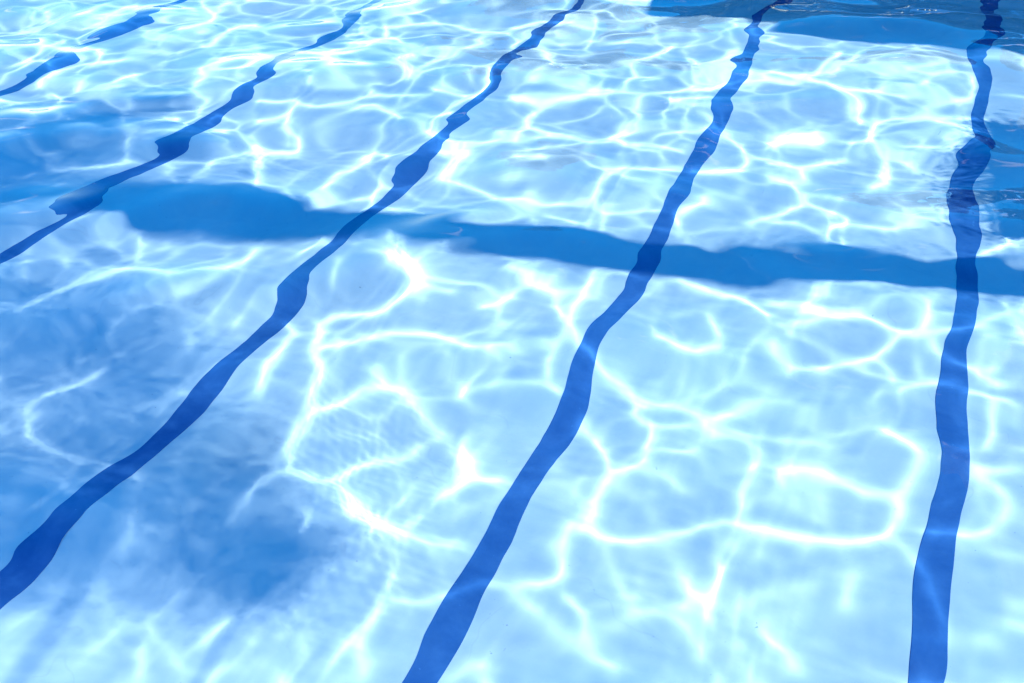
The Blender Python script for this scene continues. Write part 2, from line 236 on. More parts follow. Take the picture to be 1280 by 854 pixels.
6,7,-4,6,4,-3,2,1,0,-3,-8,-6,-6,-3,-5,1,-2,-7,-5,-1,4,1,-4,1,-8,1,-4,1,2,-1,-3,-7,2,-1,4,1,-8,-4,-2,-1,5,0,-3,0,-2,10,4,3,3,2,2,
1,1,-3,-2,-3,-8,3,-5,-11,-4,4,0,4,4,10,5,3,-1,-7,-4,0,0,6,7,-1,9,1,-1,1,2,-13,1,2,3,1,-1,0,1,-3,5,-2,-10,3,4,1,-3,-7,-2,-6,-6,2,
2,4,-3,1,6,-1,2,-2,6,4,0,-4,5,5,0,4,-4,-6,1,-3,0,-4,1,4,4,-4,4,5,2,4,-2,4,-4,6,-8,-3,4,-9,2,0,-2,1,-3,4,-6,2,2,-3,3,2,0,1,0,0,
-8,2,-2,-9,-3,-3,8,3,-5,-14,3,2,8,-12,3,2,0,0,10,4,-6,9,8,-2,-3,4,9,1,0,-1,3,1,4,-5,-2,1,3,7,9,-2,3,-4,-3,-3,-4,-5,0,-5,4,-7,-4,
-4,-1,8,-4,5,-2,0,6,1,-6,-4,-1,-3,-1,0,2,7,-1,-2,-5,-1,-2,2,4,4,-1,3,3,6,10,5,3,3,-3,2,1,2,7,6,1,-7,-3,3,1,-6,2,5,-4,-1,0,0,2,2,
3,2,-4,-6,5,0,2,-1,0,2,-5,1,1,-3,2,-1,-1,0,3,-2,1,11,-2,0,-6,-5,-1,-1,-1,-5,-8,-4,-1,-7,-6,-5,-6,-8,2,1,2,-6,8,8,0,3,3,-4,4,-3,-1,
-11,0,4,5,-6,5,-10,-3,-6,-5,5,-2,5,-2,-3,-1,0,3,-3,-1,-3,7,0,3,2,-4,-3,2,-4,-2,-9,1,-1,-4,1,1003,-2,1,-7,-3,8,4,1,0,3,-1,3,1,3,5,
-8,-2,-5,-2,1,1,5,1,1,-4,-9,4,-6,-1,3,5,7,8,1,1,0,2,-5,-4,0,-1,-3,-12,-1,-1,-16,-1,-8,1,-7,-1,7,8,3,-1,2,-1,0,-6,8,0,-2,4,0,-1,-6,
-3,5,-1,1,0,1,-1,3,2,-3,-5,-2,-3,-4,4,-1,-6,5,0,-4,-10,3,-4,-4,3,3,2,-4,-9,-2,3,1,0,12,0,-3,0,-1,-7,-2,0,-4,-1,-3,-1,-2,-7,1,-4,2,
-1,-2,3,2,-1,-5,2,-4,0,4,-1,-1,-2,-1,-8,-1,-3,3,-5,-1,-1,0,-5,0,1,-3,-3,-1,0,1,0,6,-10,1,-3,2,-5,5,-2,-3,-3,2,2,-4,1,4,-6,0,1,1,
-8,3,6,-3,-3,-2,-2,-5,0,4,7,1,-2,-2,6,7,-5,-1,-4,2,-7,1,6,2,0,-5,5,-7,5,1,-5,-1,-6,4,3,-1,-1,0,-4,1,-2,1,-11,2,3,-6,1,3,8,5,2,0,
0,3,1,3,5,2,4,-1,2,-4,2,-4,2,-3,-1,-2,4,7,-2,-2,-2,-1,-1,-5,0,1,-4,-6,1,-4,1,4,0,4,0,1,-1,-4,2,4,-2,0,-3,-2,-6,-11,-3,-12,2,-1,-6,
0,0,3,-1,3,0,12,-6,3,0,4,2,-7,-1,2,-7,-2,-1,-4,8,4,7,0,-1,-1,3,-7,9,2,-7,-8,-5,8,-4,-5,2,-8,-6,-11,2,-4,4,2,-5,1,-1,9,0,-3,-1,-1,
5,0,-5,3,1,1,2,3,-1,3,-2,-3,3,-5,0,-1,4,7,3,-1,-1,-1,1,-1,-3,1,-5,0,-5,-4,6,1,-5,1,2,6,-1,-1,-2,-3,-3,2,-6,-3,-4,-3,0,-5,0,4,4,0,
-3,4,-3,-2,2,-8,1,0,-4,-3,3,-3,7,-2,4,3,-7,-6,1,4,2,9,4,4,-1,3,6,-7,-1,-1,3,0,2,-6,0,9,3,-8,3,0,-6,5,0,8,4,7,11,7,15,10,4,-1,6,
0,-2,9,9,4,6,-7,-1,0,-6,7,5,-4,-5,-1,8,0,-4,-1,9,3,4,-2,-4,3,-2,1,-3,3,-1,-1,2,0,1,0,-6,7,1,-3,-3,-1,3,-6,4,4,-2,2,-1,3,-5,0,0,
2,0,7,4,5,-2,-1,1,9,1,0,-4,-3,5,-4,5,-1,-4,-2,-3,2,2,0,-2,4,-7,-3,9,3,-7,6,-3,-8,-3,1,-2,0,1,-2,0,-3,-4,1,3,-4,-5,1,-2,-2,7,7,1,
-1,-3,-6,0,5,-9,-5,-1,-3,1,6,-1,-8,7,6,0,4,-6,-1,-5,-2,3,-2,3,-6,1,0,2,2,-2,4,-1,0,-1,2,4,-1,-3,-3,0,3,5,-1,-4,-2,-3,6,-1,1,1,-2,
-1,-5,-5,3,4,0,5,1,-5,2,-1,1003,-7,-6,3,-2,-7,-2,-3,3,-5,8,8,-2,-6,-1,3,0,9,4,-2,-1,-2,3,-5,-5,4,2,1,5,4,-1,-2,4,2,-1,1,-5,0,-1,2,
1,-7,-2,2,3,-3,-3,-2,1,-5,5,1,-1,-2,1,-3,2,1,10,-1,-9,-5,-6,5,4,1,-3,-4,5,-2,9,8,-5,10,-4,-4,1,5,10,0,4,4,-2,1,-7,0,-2,7,0,1,0,5,
-1,7,-1,6,8,-1,9,2,2,2,2,3,0,-2,-3,3,0,5,-1,1,1,0,-5,-3,-6,-5,0,-2,1,-3,-4,-9,0,4,-2,7,-3,3,-2,0,-2,-6,4,-6,-3,0,-10,-3,7,1,3,0,
2,2,3,1,11,6,-5,1,-1,-3,-4,7,6,4,-1,-2,-3,0,4,-1,1,6,-1,4,-2,4,8,3,6,-2,-6,2,7,-1,-3,10,10,2,-7,-6,-11,-4,-6,2,3,3,2,-2,1,-6,5,
-1,-10,-1,-3,0,-7,-8,0,-8,-5,-10,-2,1,-4,2,-7,0,1,3,3,3,3,10,0,3,-4,4,2,2,-4,2,2,-8,2,-4,2,1,0,-3,-2,3,1,-6,-2,0,-1,2,-2,1,4,0,1,
0,-5,3,1,1,2,2,1,-2,-4,-4,2,1,-8,-2,-1,2,4,-6,-4,-4,6,-2,7,3,4,3,-2,7,1,3,1,2,4,-2,-10,1,4,3,4,2,-3,-4,4,0,-3,0,4,8,6,4,4,-2,
-5,-3,-3,0,5,4,-5,2,-4,-1,-1,0,-2,2,4,-5,0,-1,-1,-2,4,-5,1,0,-2,-5,-7,-3,0,-2,1,4,3,0,2,-3,-2,6,5,-6,-5,-8,2,1,7,1,-3,3,9,-2,4,3,
-2,-3,0,1,0,4,-1,3,4,1,1,-2,8,-1,2,-4,2,3,0,8,4,0,-3,3,0,1,1,-2,3,1,-1,-2,-4,4,8,-3,-1,5,-1,-3,-2,-2,-2,1,2,-1,-4,-1,-5,3,4,-1,
0,7,6,2,-3,0,2,1,-2,1,3,1,-4,-3,-3,-3,-4,5,7,-7,1,-1,-1,-3,-2,-3,-1,-2,1,-2,-5,5,0,-2,3,-6,3,-1,-2,3,-1,-7,2,-2,3,-6,-1,11,-4,1,
13,-1,7,4,1,9,0,-8,-7,4,-4,0,1,1,-5,5,-1,0,-4,4,2,2,0,-7,-3,0,-8,0,-1,-4,-3,0,1,6,3,3,-2,1,-5,-1,0,0,2,1,-3,-1,-3,-3,-2,-1,0,1,
2,1,3,-4,2,1,1,-3,4,-1,1,0,1,-5,0,-4,-1,6,2,3,-4,2,-3,1,2,1,-5,3,9,-3,-1,0,4,3,4,4,-3,3,2,3,2,-2,1,-6,1,0,-6,-4,-8,3,-2,7,-2,2,
3,1,0,-3,2,-1,-1,3,4,-2,-3,-2,7,1,-2,-5,-3,6,-3,-9,-4,-5,-3,8,-2,-6,-8,-2,5,-2,1,-1,1,-1,-4,1,0,-10,5,-2,-3,0,0,2,1,-3,-4,-1,-4,9,
11,3,-9,-5,-3,-3,2,0,1,-1,2,-4,3,0,0,-2,1,1,-2,-3,-6,-3,-3,-3,0,8,3,2,-2,-2,1,2,5,3,1,1,2,-1,3,3,-1,-1,4,-3,1,-2,0,-1,1,0,1,0,
-2,-2,-5,2,-7,-3,-3,-4,-5,-6,3,2,2,-4,-6,1,-6,-4,3,4,1,-2,-2,10,-4,-3,0,0,4,0,1,-5,1,-11,6,6,1,2,2,7,6,-3,2,4,-7,-8,-8,5,4,4,-6,
7,3,-8,-6,-6,7,-1,-3,11,5,-1,-4,1,1,-3,9,2,0,-4,0,0,5,0,3,0,-5,2,-9,-4,1,0,0,3,-6,-7,2,2,-1,1,-3,5,-4,5,-4,0,-2,1,-1,3,1,2,-4,9,
6,-3,-4,3,0,-1,1,-5,0,-1,-3,6,-1,-1,-2,6,4,2,-4,2,1,-3,2,2,-4,0,3,2,5,2,2,1,3,3,-4,1,-3,-2,3,-2,-3,1,2,5,1,-1,7,3,0,1,0,5,1,0,
-5,3,-2,-3,4,1,1,-7,5,6,1,3,6,-1,-5,7,-4,-1,6,3,3,-1,-3,-4,-6,-4,-2,6,-2,-10,-2,-3,-3,-7,-1,-7,-6,-4,-3,0,6,0,-3,-3,2,2,11,-5,-1,5,
-2,5,-3,-2,6,3,2,-1,0,-1,-2,-3,6,1,1,2,-1,7,4,-5,-4,-4,0,1,-1,-1,3,5,-4,4,-6,-1,-7,0,4,-2,-5,-2,-6,2,-2,6,-2,3,0,-2,4,-3,-1,-2,-1,
-3,-4,1,-4,0,-3,0,1,4,-1,-2,-2,2,-2,-5,-2,0,0,8,-3,3,-6,3,8,-1,0,0,4,-3,-3,-3,3,-4,0,-3,-2,1,2,-3,-2,-2,1,5,0,0,-7,3,4,4,3,-1,-1,
-1,-4,1,-8,5,4,9,1,4,6,0,0,14,8,-3,6,-3,4,1,2,4,-4,6,-2,-6,3,-1,4,-4,1,-1,-1,2,2,0,-2,3,0,0,-4,3,5,1,-2,0,-2,1,-1,-4,-1,0,-3,-1,
-3,3,4,0,4,0,1,-1,4,-3,0,-2,4,-4,-2,-3,0,-3,-2,-1,0,1,1,-2,-3,0,4,2,1,4,0,2,-1,-5,3,4,2,-3,-7,0,3,3,0,-5,2,-2,2,-1,-3,-2,-4,4,2,
0,2,-2,3,-1,-2,-2,-2,-4,6,0,-2,-4,-4,1,3,-4,0,1,1,-2,-5,-1,-4,1,2,0,-5,-2,6,7,1,4,-2,-3,-1,-6,-3,-1,2,4,3,5,4,3,3,2,8,5,-1,-1,-2,
-2,-4,-3,1,5,-1,-8,3,0,-7,1,5,-7,-1,1,3,6,1,1,0,2,2,7,5,0,0,5,1,4,4,1,1,-1,-4,-3,7,2,0,-3,-1,-5,0,3,4,-2,4,3,-3,-4,2,1,5,-1,2,
0,-1,3,-3,-1,-3,2,4,4,0,-1,0,-1,-4,1,4,-3,0,-4,-4,-2,-4,-2,2,-7,6,-2,4,0,-1,1,-2,0,-4,-6,-2,2,0,0,6,2,1,4,1,3,-1,-1,0,-2,9,0,7,
-5,-2,-5,-5,7,0,1,3,0,3,3,0,-1,3,1,-3,0,-1,2,3,3,5,1,-4,9,7,-6,-2,-6,3,-8,-3,3,-4,-5,-12,-5,1,1,-9,-2,0,1,-8,-1,0,1,-1,-4,-1,5,
-3,2,-1,1,8,1,-1,0,-4,-2,-3,1,0,2,-2,-1,1,3,0,2,1,2,0,-1,1,1,-1,0,-2,5,-3,-1,-2,0,-1,-1,-1,2,2,-1,-2,-3,1,0,-5,-6,-2,1,1,-1,-5,
-3,4,0,-2,-6,1,1,-2,2,3,5,-5,-2,-2,0,3,1,1,0,0,-3,1,2,0,-4,2,-1,3,0,-1,5,1,0,-1,0,-3,6,-1,5,2,-2,-5,1,-4,-2,3,-6,-4,1,-3,-2,1,
-1,5,3,8,2,-5,3,-8,-2,8,-3,-5,4,-5,-8,6,3,-6,1,-3,-1,4,-3,-1,-2,-1,5,5,-4,1,5,1,-2,1,-3,6,0,3,3,1,-1,-3,2,1,1003,2,-1,9,2,-3,1,1,
-2,-1,1,4,3,0,2,0,-2,-1,4,0,4,1,0,-3,2,3,1,2,0,1,-2,3,5,5,5,3,-1,-1,-4,-3,-1,0,-8,2,1,-1,-3,1,-1,3,3,2,-3,-2,-1,-3,-4,-1,2,0,6,
-4,-1,3,-1,-1,-1,-2,4,1,0,0,2,2,-2,2,1,2,-1,-1,3,2,1,3,1,0,6,1,-1,5,6,-1,-7,-3,3,0,5,-1,5,5,-4,-1,6,-3,-1,1,-4,11,2,-4,4,-4,3,1,
0,5,6,2,-6,0,-2,0,2,-4,-1,0,-2,3,1,-5,0,4,1,-2,-7,-1,4,0,3,2,6,-3,3,2,0,2,-2,-1,0,-1,0,-2,-4,4,1,-2,0,0,4,1,3,-1,-1,-3,0,-5,4,
-1,2,2,-1,-3,0,-2,1,2,-1,-1,-3,1,0,-1,0,-2,-1,-1,-2,-2,2,-4,4,2,2,1,1,0,-3,8,0,2,-3,-4,0,-4,4,2,2,1,2,2,3,0,2,-4,1,4,4,0,-7,1,
2,2,0,-4,-2,-5,-11,1,4,-4,1,1,5,-1,-3,2,-2,3,-1,3,1,-2,5,2,-4,-1,-3,1,0,-2,5,-1,-1,0,-1,1,-2,-1,4,5,4,-2,2,-1,1,5,-1,-4,-2,3,4,0,
-4,-2,-1,0,0,4,-3,0,5,-1,0,-3,-1,0,0,3,1,0,-6,1,-3,1,0,-1,3,0,-2,-2,-1,2,-1,0,-1,2,-1,-5,-3,5,5,1,-1,0,-2,7,4,2,-6,-2,0,1,1,-3,
0,5,-4,0,-1,4,-4,1,3,-3,3,-2,-2,-3,-2,1,-1,1,-6,1,-6,-1,-1,1,6,4,-3,4,-4,3,-3,1,0,-5,0,-2,1,3,0,-1,-2,-3,0,-4,0,-1,2,-4,0,-2,-3,
-3,-5,4,3,-6,0,0,3,-3,1,-5,-2,1,6,4,-7,12,2,-3,-2,-1,10,0,4,4,6,3,-4,-3,3,3,3,1,-1,-1,0,-4,0,-1,1,-1,-2,2,-3,-2,1,0,3,4,1,1,-3,
-1,4,2,-3,3,-3,-1,-2,-1,-1,2,-1,4,1,2,-3,0,-2,1,1,-2,6,0,-2,-8,0,5,0,-5,4,-1,-2,1,2,2,2,0,-1,-4,4,-1,1,-1,-5,-1,-3,7,-2,5,2,-3,
-2,1,1,-3,-2,-4,3,2,-2,-3,1,0,-1,-3,2,0,3,-3,-5,4,-4,-4,1,4,2,-3,2,0,5,-2,-3,1,0,0,-1,-3,-5,0,5,3,-3,-1,-1,-6,-2,5,-3,-1,2,4,0,0,
-2,-4,-4,6,-3,1,1,0,-7,-1,0,1,5,-3,3,2,-6,3,-6,-3,4,4,0,-1,1,-3,3,5,-4,-3,0,5,4,-2,1,-5,-4,0,1,-1,-5,1,1,-2,-1,0,0,1,-1,-1,1,2,
3,4,-1,-4,1,2,-3,-3,0,-1,3,-2,-1,6,-2,-1,0,1,1,1,-1,2,7,-2,-1,4,-2,2,-1,2,2,-1,-1,-2,1,1,3,2,-5,-1,-3,3,-2,-3,-1,-2,-4,1,5,3,-1,
-8,-5,0,-1,-1,-2,-1,2,0,-3,3,-4,-1,-3,-2,-1,-2,1,2,2,-3,-1,-1,1,4,-1,2,2,2,-1,-2,-3,0,-3,-1,-3,-5,6,1,-2,-4,3,4,1,0,2,4,-2,4,-3,
-4,11,1,-6,4,-5,3,2,-1,3,2,2,-3,-5,2,1,2,0,-3,-3,2,4,-1,1,0,-3,2,2,0,3,-1,-2,1,0,2,1,3,1,4,2,-1,1,-5,-1,2,0,1,-3,0,-2,-1,-4,0,
-2,-3,-2,-1,4,-2,0,3,2,-5,1003,-1,-2,-1,3,-2,5,3,2,-2,-3,-8,1,2,1003,-2,2,0,0,2,2,4,-2,1,3,-2,-1,3,2,3,1,0,-1,0,-1,-4,-2,-3,-2,-5,
-2,0,6,3,-5,-4,-3,2,5,-2,0,-4,2,1,0,-4,-2,-1,-4,7,-3,1,7,-2,-5,0,1,-2,2,-4,0,3,2,1,3,1,3,-3,2,-1,6,-6,-1,2,-4,0,2,0,-3,-2,-2,2,
0,8,1,2,2,2,6,1,6,4,-2,-1,4,-1,5,1,-5,-1,3,4,4,-5,-2,0,1,-2,-6,-1,-1,1,0,-5,2,-2,-2,1,-2,-1,2,-4,1,-1,1,-3,2,-1,0,-3,3,0,3,1,2,
0,3,0,-1,-1,0,0,-3,1,-2,-4,-1,-1,0,1,0,0,-1,1,-2,2,6,1003,-1,2,1,-2,1,-4,4,-2,4,0,0,2,-1,-2,-2,-2,2,-4,0,-2,-4,-2,1,2,-1,-1,2,
1003,1,-2,4,-2,-2,3,2,-1,0,1,1,4,0,0,2,4,-2,-1,-2,-4,-1,2,-1,3,-3,2,-5,2,-3,-9,-3,1,-5,4,0,-2,-2,-11,2,-12,-7,8,2,-6,-9,1,2,0,-1,
0,3,-3,3,0,-3,-1,-4,-3,6,-3,-3,3,-1,-1,-3,1,-2,1,-5,-1,2,-2,2,-1,3,1,3,2,0,0,2,-3,2,-4,-3,-4,-1,-1,-1,-2,1,0,-3,5,-3,-1,-3,-2,-4,
2,3,-1,-1,-1,2,0,2,-2,-4,-3,-1,-1,3,-1,-1,1,-2,-2,7,-4,0,-3,-1,2,0,-1,4,1,4,2,1,0,3,-3,-5,1,-5,0,7,3,0,-3,-1,1,-1,1,1,3,2,-4,-2,
-1,3,-1,-1,-4,0,-3,0,4,4,-1,0,-3,-1,-6,0,0,-1,4,1,4,2,1,-1,2,0,-3,-4,3,1,-2,1,-1,-2,-5,-4,2,1,-4,0,1,2,0,6,-3,-2,6,6,-5,1,4,1,1,
0,-1,-2,1,7,0,-1,1,1,2,1,4,-1,2,-2,-4,-1,-2,0,2,3,0,-2,2,-2,2,2,2,2,-5,2,1,-2,-1,-2,-4,0,0,-2,-4,-3,-1,-3,-4,1,-2,-2,0,-1,-2,-1,
5,-6,0,1,-2,6,-4,-1,-1,-4,0,1,2,2,3,-1,0,5,0,-3,2,2,-2,-1,0,1,0,2,3,3,-3,-4,-1,2,2,-1,-4,0,-6,0,-1,1,-1,0,4,-1,4,1,0,2,7,0,0,
-3,-1,-2,6,0,-3,0,-4,0,-1,3,-4,-1,3,0,-1,-6,-3,-2,0,-1,1,0,4,2,-2,-2,3,3,5,-1,1,2,2,-8,5,0,-3,1,-3,-1,-2,-2,7,-3,1,-6,-6,0,1,-2,
-3,-1,-4,2,0,1,2,1,0,2,3,-4,0,0,5,2,1,-2,-1,4,0,-3,0,-1,3,0,3,1,2,3,1,2,1,-1,2,-2,0,2,3,-2,-1,-3,-1,1,-1,0,0,3,-1,1,2,1,-2,3,
-4,-2,-3,-1,-1,-2,-1,-2,2,-2,1,-1,-3,2,0,-3,0,2,3,-1,-1,3,3,0,1,4,-2,0,-1,3,1,5,3,0,5,0,1,2,-1,-1,8,0,3,2,-2,-4,0,-3,4,1,-3,2,3,
-1,-5,3,0,-1,2,2,0,-1,3,4,-1,-4,-3,-1,2,0,1,-2,-1,-1,0,0,-4,0,-4,-1,-2,3,2,1,-3,1,2,1,1004,-3,-3,-2,0,4,2,-3,-1,1,2,5,2,-1,-5,2,
4,10,-2,-3,-3,1,-1,2,1,2,1003,2,-1,-1,1,1,4,2,3,1,6,1,-1,-3,-2,-2,2,-3,0,1,-5,-3,2,-4,-2,4,-1,1,0,-2,-2,2,-1,-2,-2,0,2,0,-3,2,3,
-1,3,-6,1,0,2,-1,0,-1,2,1,-2,0,0,-2,-1,4,-1,-2,3,0,1,1,6,-2,3,-1,0,3,2,-2,1,2,3,0,-3,-1,0,-2,3,1,3,0,-1,3,0,-2,3,4,-7,1,-2,-2,
-2,1003,-4,-3,-4,3,-3,-1,1,3,3,-2,4,4,6,3,-4,-6,-5,1,4,3,0,-4,2,1,-4,0,-4,6,2,-10,-2,-1,2,-6,2,4,-1,-2,-6,-4,-4,-1,-1,3,0,0,-3,0,
-1,2,-3,-1,1,-1,-2,-1,-1,-3,-1,0,-3,0,-1,1,2,2,0,-2,-1,3,-2,3,0,-3,-1,-2,1,1,-4,-1,-5,-4,0,-5,1,-3,5,-3,-3,4,2,2,1,1,-2,-3,0,-1,
-1,4,-2,3,0,2,3,0,-1,3,-1,1,2,0,5,-2,4,-1,0,-4,-1,-2,-1,1,-3,0,-3,-1,0,-1,3,3,0,1,3,5,1,-3,-1,0,-1,0,0,-1,5,0,-3,0,1,-2,4,-3,-3,
3,0,-3,0,-1,-1,1,3,2,2,1,-4,-2,-5,1,-5,5,7,2,3,-2,0,0,-1,-1,3,-5,2,3,0,2,1,1,-3,0,5,-3,-2,-3,2,1,1,1,7,1,-4,-1,0,-1,6,2,-7,-2,
6,3,3,0,0,1,0,2,-1,-2,0,-2,-2,-1,-2,3,-1,1,-1,0,-3,0,0,1,0,-2,3,2,-4,-2,3,-2,1,3,-1,2,-2,-1,3,-1,0,0,-2,4,-1,-1,-3,1,2,-6,0,3,2,
-1,1,1003,3,3,2,-2,-5,0,-1,1,4,0,-2,2,1,-2,4,2,4,2,-1,-1,1,2,1,4,1,-2,-4,2,-1,1,-3,3,-2,-2,-3,-1,-4,1,1,0,1,-2,1,-1,1,0,2,2,-1,
1,0,2,1,4,1,1,0,-1,-2,-1,0,-1,1,0,-1,2,4,5,0,1,1,3,-1,2,2,7,-1,6,0,-1,-2,-2,-5,2,-3,9,1,-2,-2,-3,5,-1,0,9,2,-2,-2,1,-4,3,1,0,0,
-1,0,0,-2,1,-3,-1,0,0,1,-1,1,0,0,1,0,1,-3,2,-1,0,0,1,2,-2,1,-1,0,4,-3,0,-1,-1,4,-2,-2,0,1,-2,-2,5,-1,2,-1,0,0,4,0,1,4,2,2,1,1,
3,-3,1,-2,1,0,-2,0,0,1,-2,-3,-1,-1,-3,0,4,2,-4,0,1,1,-3,1,-2,1,1,-4,1,2,-3,3,-1,-3,-2,-1,1,-4,-1,-2,-1,2,-3,-2,0,3,1,-1,4,4,3,4,
2,-1,3,-3,-3,3,-2,2,-1,1,-1,2,-2,-4,1,1,5,0,-2,-3,-1,-2,2,3,3,2,2,0,-1,1,0,-3,-4,2,-3,2,-3,2,4,6,0,3,2,1,-1,-2,2,-1,-3,4,-4,0,6,
4,0,2,-2,-1,0,2,-2,-3,-1,5,4,4,-3,0,0,1,1,1,0,1,2,-1,1,1,0,2,-1,2,3,-4,-5,0,3,0,-4,-1,-1,1,-2,1,2,4,1,3,1,2,0,-2,3,-2,2,2,-3,
1003,-2,2,1,1,-3,1,0,-1,-1,1,-3,-1,-2,1,-4,2,3,1,3,1,-1,-3,-2,1,-1,2,2,1,0,-1,1,3,0,2,1,5,-2,-2,-5,-2,-1,-1,-2,0,-1,-1,-1,-4,0,5,
0,1,-3,-3,0,2,0,0,-2,1,2,-1,-1,-1,-3,2,-1,3,2,-6,0,-1,2,-1,1,2,0,2,0,2,1,0,-4,1,-2,6,2,-4,0,-3,2,-3,-4,4,2,0,-4,-2,-1,1,-1,1,0,
0,-2,-1,-2,0,0,-2,-2,3,2,-3,-4,-2,2,3,-2,0,1,0,-2,0,-3,-2,-1,2,-1,-2,0,2,1,-3,0,-1,-1,1,1,0,-2,-1,3,1,-1,0,1,4,2,1,3,-4,-3,4,0,
3,-5,-2,-1,2,0,0,2,1,1,1,2,3,1,-1,-2,0,-6,-1,1,-1,1003,-3,-2,-1,-4,3,2,0,-1,1,-2,-3,-4,-1,3,2,0,-2,0,-1,0,0,-6,-1,1,1,-4,-2,-3,1,
3,-1,2,-2,0,-3,0,1,-1,3,-3,4,-3,2,-2,2,-2,2,2,-1,-1,0,1,-1,0,-3,-2,-2,-1,3,3,1,1,-1,3,-6,-5,-1,3,-5,0,4,-2,0,0,-2,3,-1,-1,-2,-4,
-6,-2,-2,1,0,0,1,1,-1,7,1,-4,0,-1,0,6,-1,-5,0,-2,6,2,1004,1,0,0,-1,1,0,-4,2,3,-3,-1,2,1,-2,0,2,1003,3,0,-1,2,-1,4,-2,2,1,-2,-2,1,
1,0,1,1003,1,2,2,-3,4,1,3,-1,3,1,-1,-1,-4,0,-2,0,3,1,2,2,-2,2,-3,-1,1,-2,2,-2,1,1,3,-1,-1,-1,2,2,3,3,2,3,-1,1,-2,-1,2,-2,0,0,-3,
-2,2,2,-2,0,0,2,1,0,-2,2,0,0,2,1,0,-1,-3,2,0,-1,0,-2,2,2,-6,-5,-2,1,3,0,0,-3,0,3,2,1,0,0,-1,3,-2,-1,2,-1,7,3,-1,-1,1,1,3,-1,7,
-1,-1,-6,-3,-1,1003,2,-1,2,-1,-1,-2,0,-3,-1,-1,0,2,0,1,-2,-1,0,1,1,-2,-2,-1,0,1,1,3,3,0,-1,-1,0,-1,-1,1,3,-3,-1,2,1,-3,1,-3,0,-2,
2,-2,-1,0,-1,1003,-1,-2,1,1,0,-2,-2,0,0,-2,0,-1,0,0,-2,1,-3,-3,0,-1,-3,2,-1,2,1,0,-4,-1,-1,-2,1,-1,-2,0,2,2,1,4,-2,-1,3,2,1,-1,2,
2,2,0,-1,1003,1,1,4,-2,-1,-2,1,-3,-2,3,-4,2,-1,-3,-1,0,-2,-3,2,-3,-3,4,1,-4,-1,0,2,4,0,-2,0,2,-1,-1,0,2,0,-1,0,-1,0,1,-1,1,1,-5,
-1,-1,-4,1,1,-1,0,2,-3,0,0,-4,-5,0,-3,-7,-2,2,2,-3,-1,2,6,4,-4,2,-2,-3,2,5,-5,-3,0,4,5,-3,-4,1,2,-1,0,0,-1,-2,2,1,0,0,1,0,1,0,2,
2,4,-3,0,-1,0,-2,2,0,-2,1,-2,0,4,3,-1,-2,1,-1,0,-1,0,1,-2,-3,-3,-1,0,-2,0,-2,-2,2,-1,1,0,-1,1,-2,0,-2,-1,1003,-1,0,-1,-1,1,1,1,-1,
0,-1,-2,3,-2,-3,1,1,-1,-2,3,2,0,-2,-3,0,3,-2,3,-4,0,-1,0,-3,0,-2,0,1,3,2,-1,4,1,-2,0,1,-1,1,2,4,4,4,-2,4,-2,0,-2,0,1,-2,4,-1,0,
0,2,4,-1,0,2,0,5,-1,3,3,-1,2,0,2,4,2,-2,13,3,-2,4,1,6,2,2,5,5,-4,-4,-1,1,2,-1,1,-2,1,-2,4,-2,3,1,1,2,-1,-2,-1,-3,1,1,0,-3,2,1,
3,2,-1,1,0,1,-1,2,-1,-1,1004,1,0,-2,2,1,2,-2,1,0,0,-3,-2,-1,-1,-1,-1,0,1,-1,-4,-2,1,0,1,2,2,-1,1,-1,-4,-1,-1,-1,0,-2,0,-1,1,4,0,
1,-4,-1,-1,0,-1,-3,1,-2,-1,2,3,-1,-1,1,0,0,-2,2,0,-4,4,2,3,0,-2,1,1,3,-1,-5,-2,4,2,-2,2,2,4,1,0,3,0,-1,-5,-2,-1,1,1,-1,2,2,2,-1,
0,-1,-1,0,0,2,0,4,3,1,2,0,1,0,-1,-1,2,-2,-3,3,-4,2,0,-1,0,-4,-2,-2,-3,-4,0,-1,-3,0,1,1,0,2,5,2,-6,0,2,2,3,1,-3,-2,-2,7,7,-4,-2,
-1,2,-3,1,0,0,1,1,-2,3,0,-3,0,-1,-3,1,0,-1,1,-4,-3,-3,1003,1,3,0,1,-2,4,3,0,1,1,0,-1,-2,2,2,1,2,1,0,0,3,0,2,1,0,-2,1,-1,0,-3,2,
-2,3,0,-5,0,-1,-3,-1,2,-2,0,2,-5,-2,-1,1,-3,2,0,3,-1,3,0,1,5,0,-2,1,-1,4,0,0,3,1,3,2,-1,1,4,-3,0,-2,-2,1,-2,3,-1,2,1,-1,2,0,-1,
-1,-4,-2,-3,3,1,-2,2,2,3,1,-1,1,2,1,0,1,-2,0,2,-2,1,-1,4,-2,0,-1,3,-2,2,5,1,-2,-2,10,5,-3,1,0,1,-2,4,7,0,1,-5,-6,-1,1,1,1,1,-2,
-2,0,2,-1,0,1,0,-1,3,1,2,-3,0,1,1,2,0,1,2,0,0,-2,1,3,-1,-1,3,1,1,-1,-1,0,2,-3,-2,1,-4,-1,1,-1,0,2,-1,1,-3,-1,1003,3,1,-1,0,3,2,
-3,0,1,2,1,0,-1,-2,2,3,0,2,1003,-3,1,2,0,1,-3,4,-2,2,-1,1,-1,-2,1,2,0,-3,0,0,2,0,2,-2,-1,1,0,2,2,-1,1,-1,2,-4,1,-1,1,2,3,1,-2,
-1,3,-3,1,3,-3,2,0,0,1,-2,1,1,0,-2,1,0,-2,-1,-1,-2,1,0,-3,0,3,2,-1,1,-2,2,-1,2,1,0,-2,-1,-3,-1,-1,0,0,-5,0,-1,3,3,-1,0,1,-1,-1,
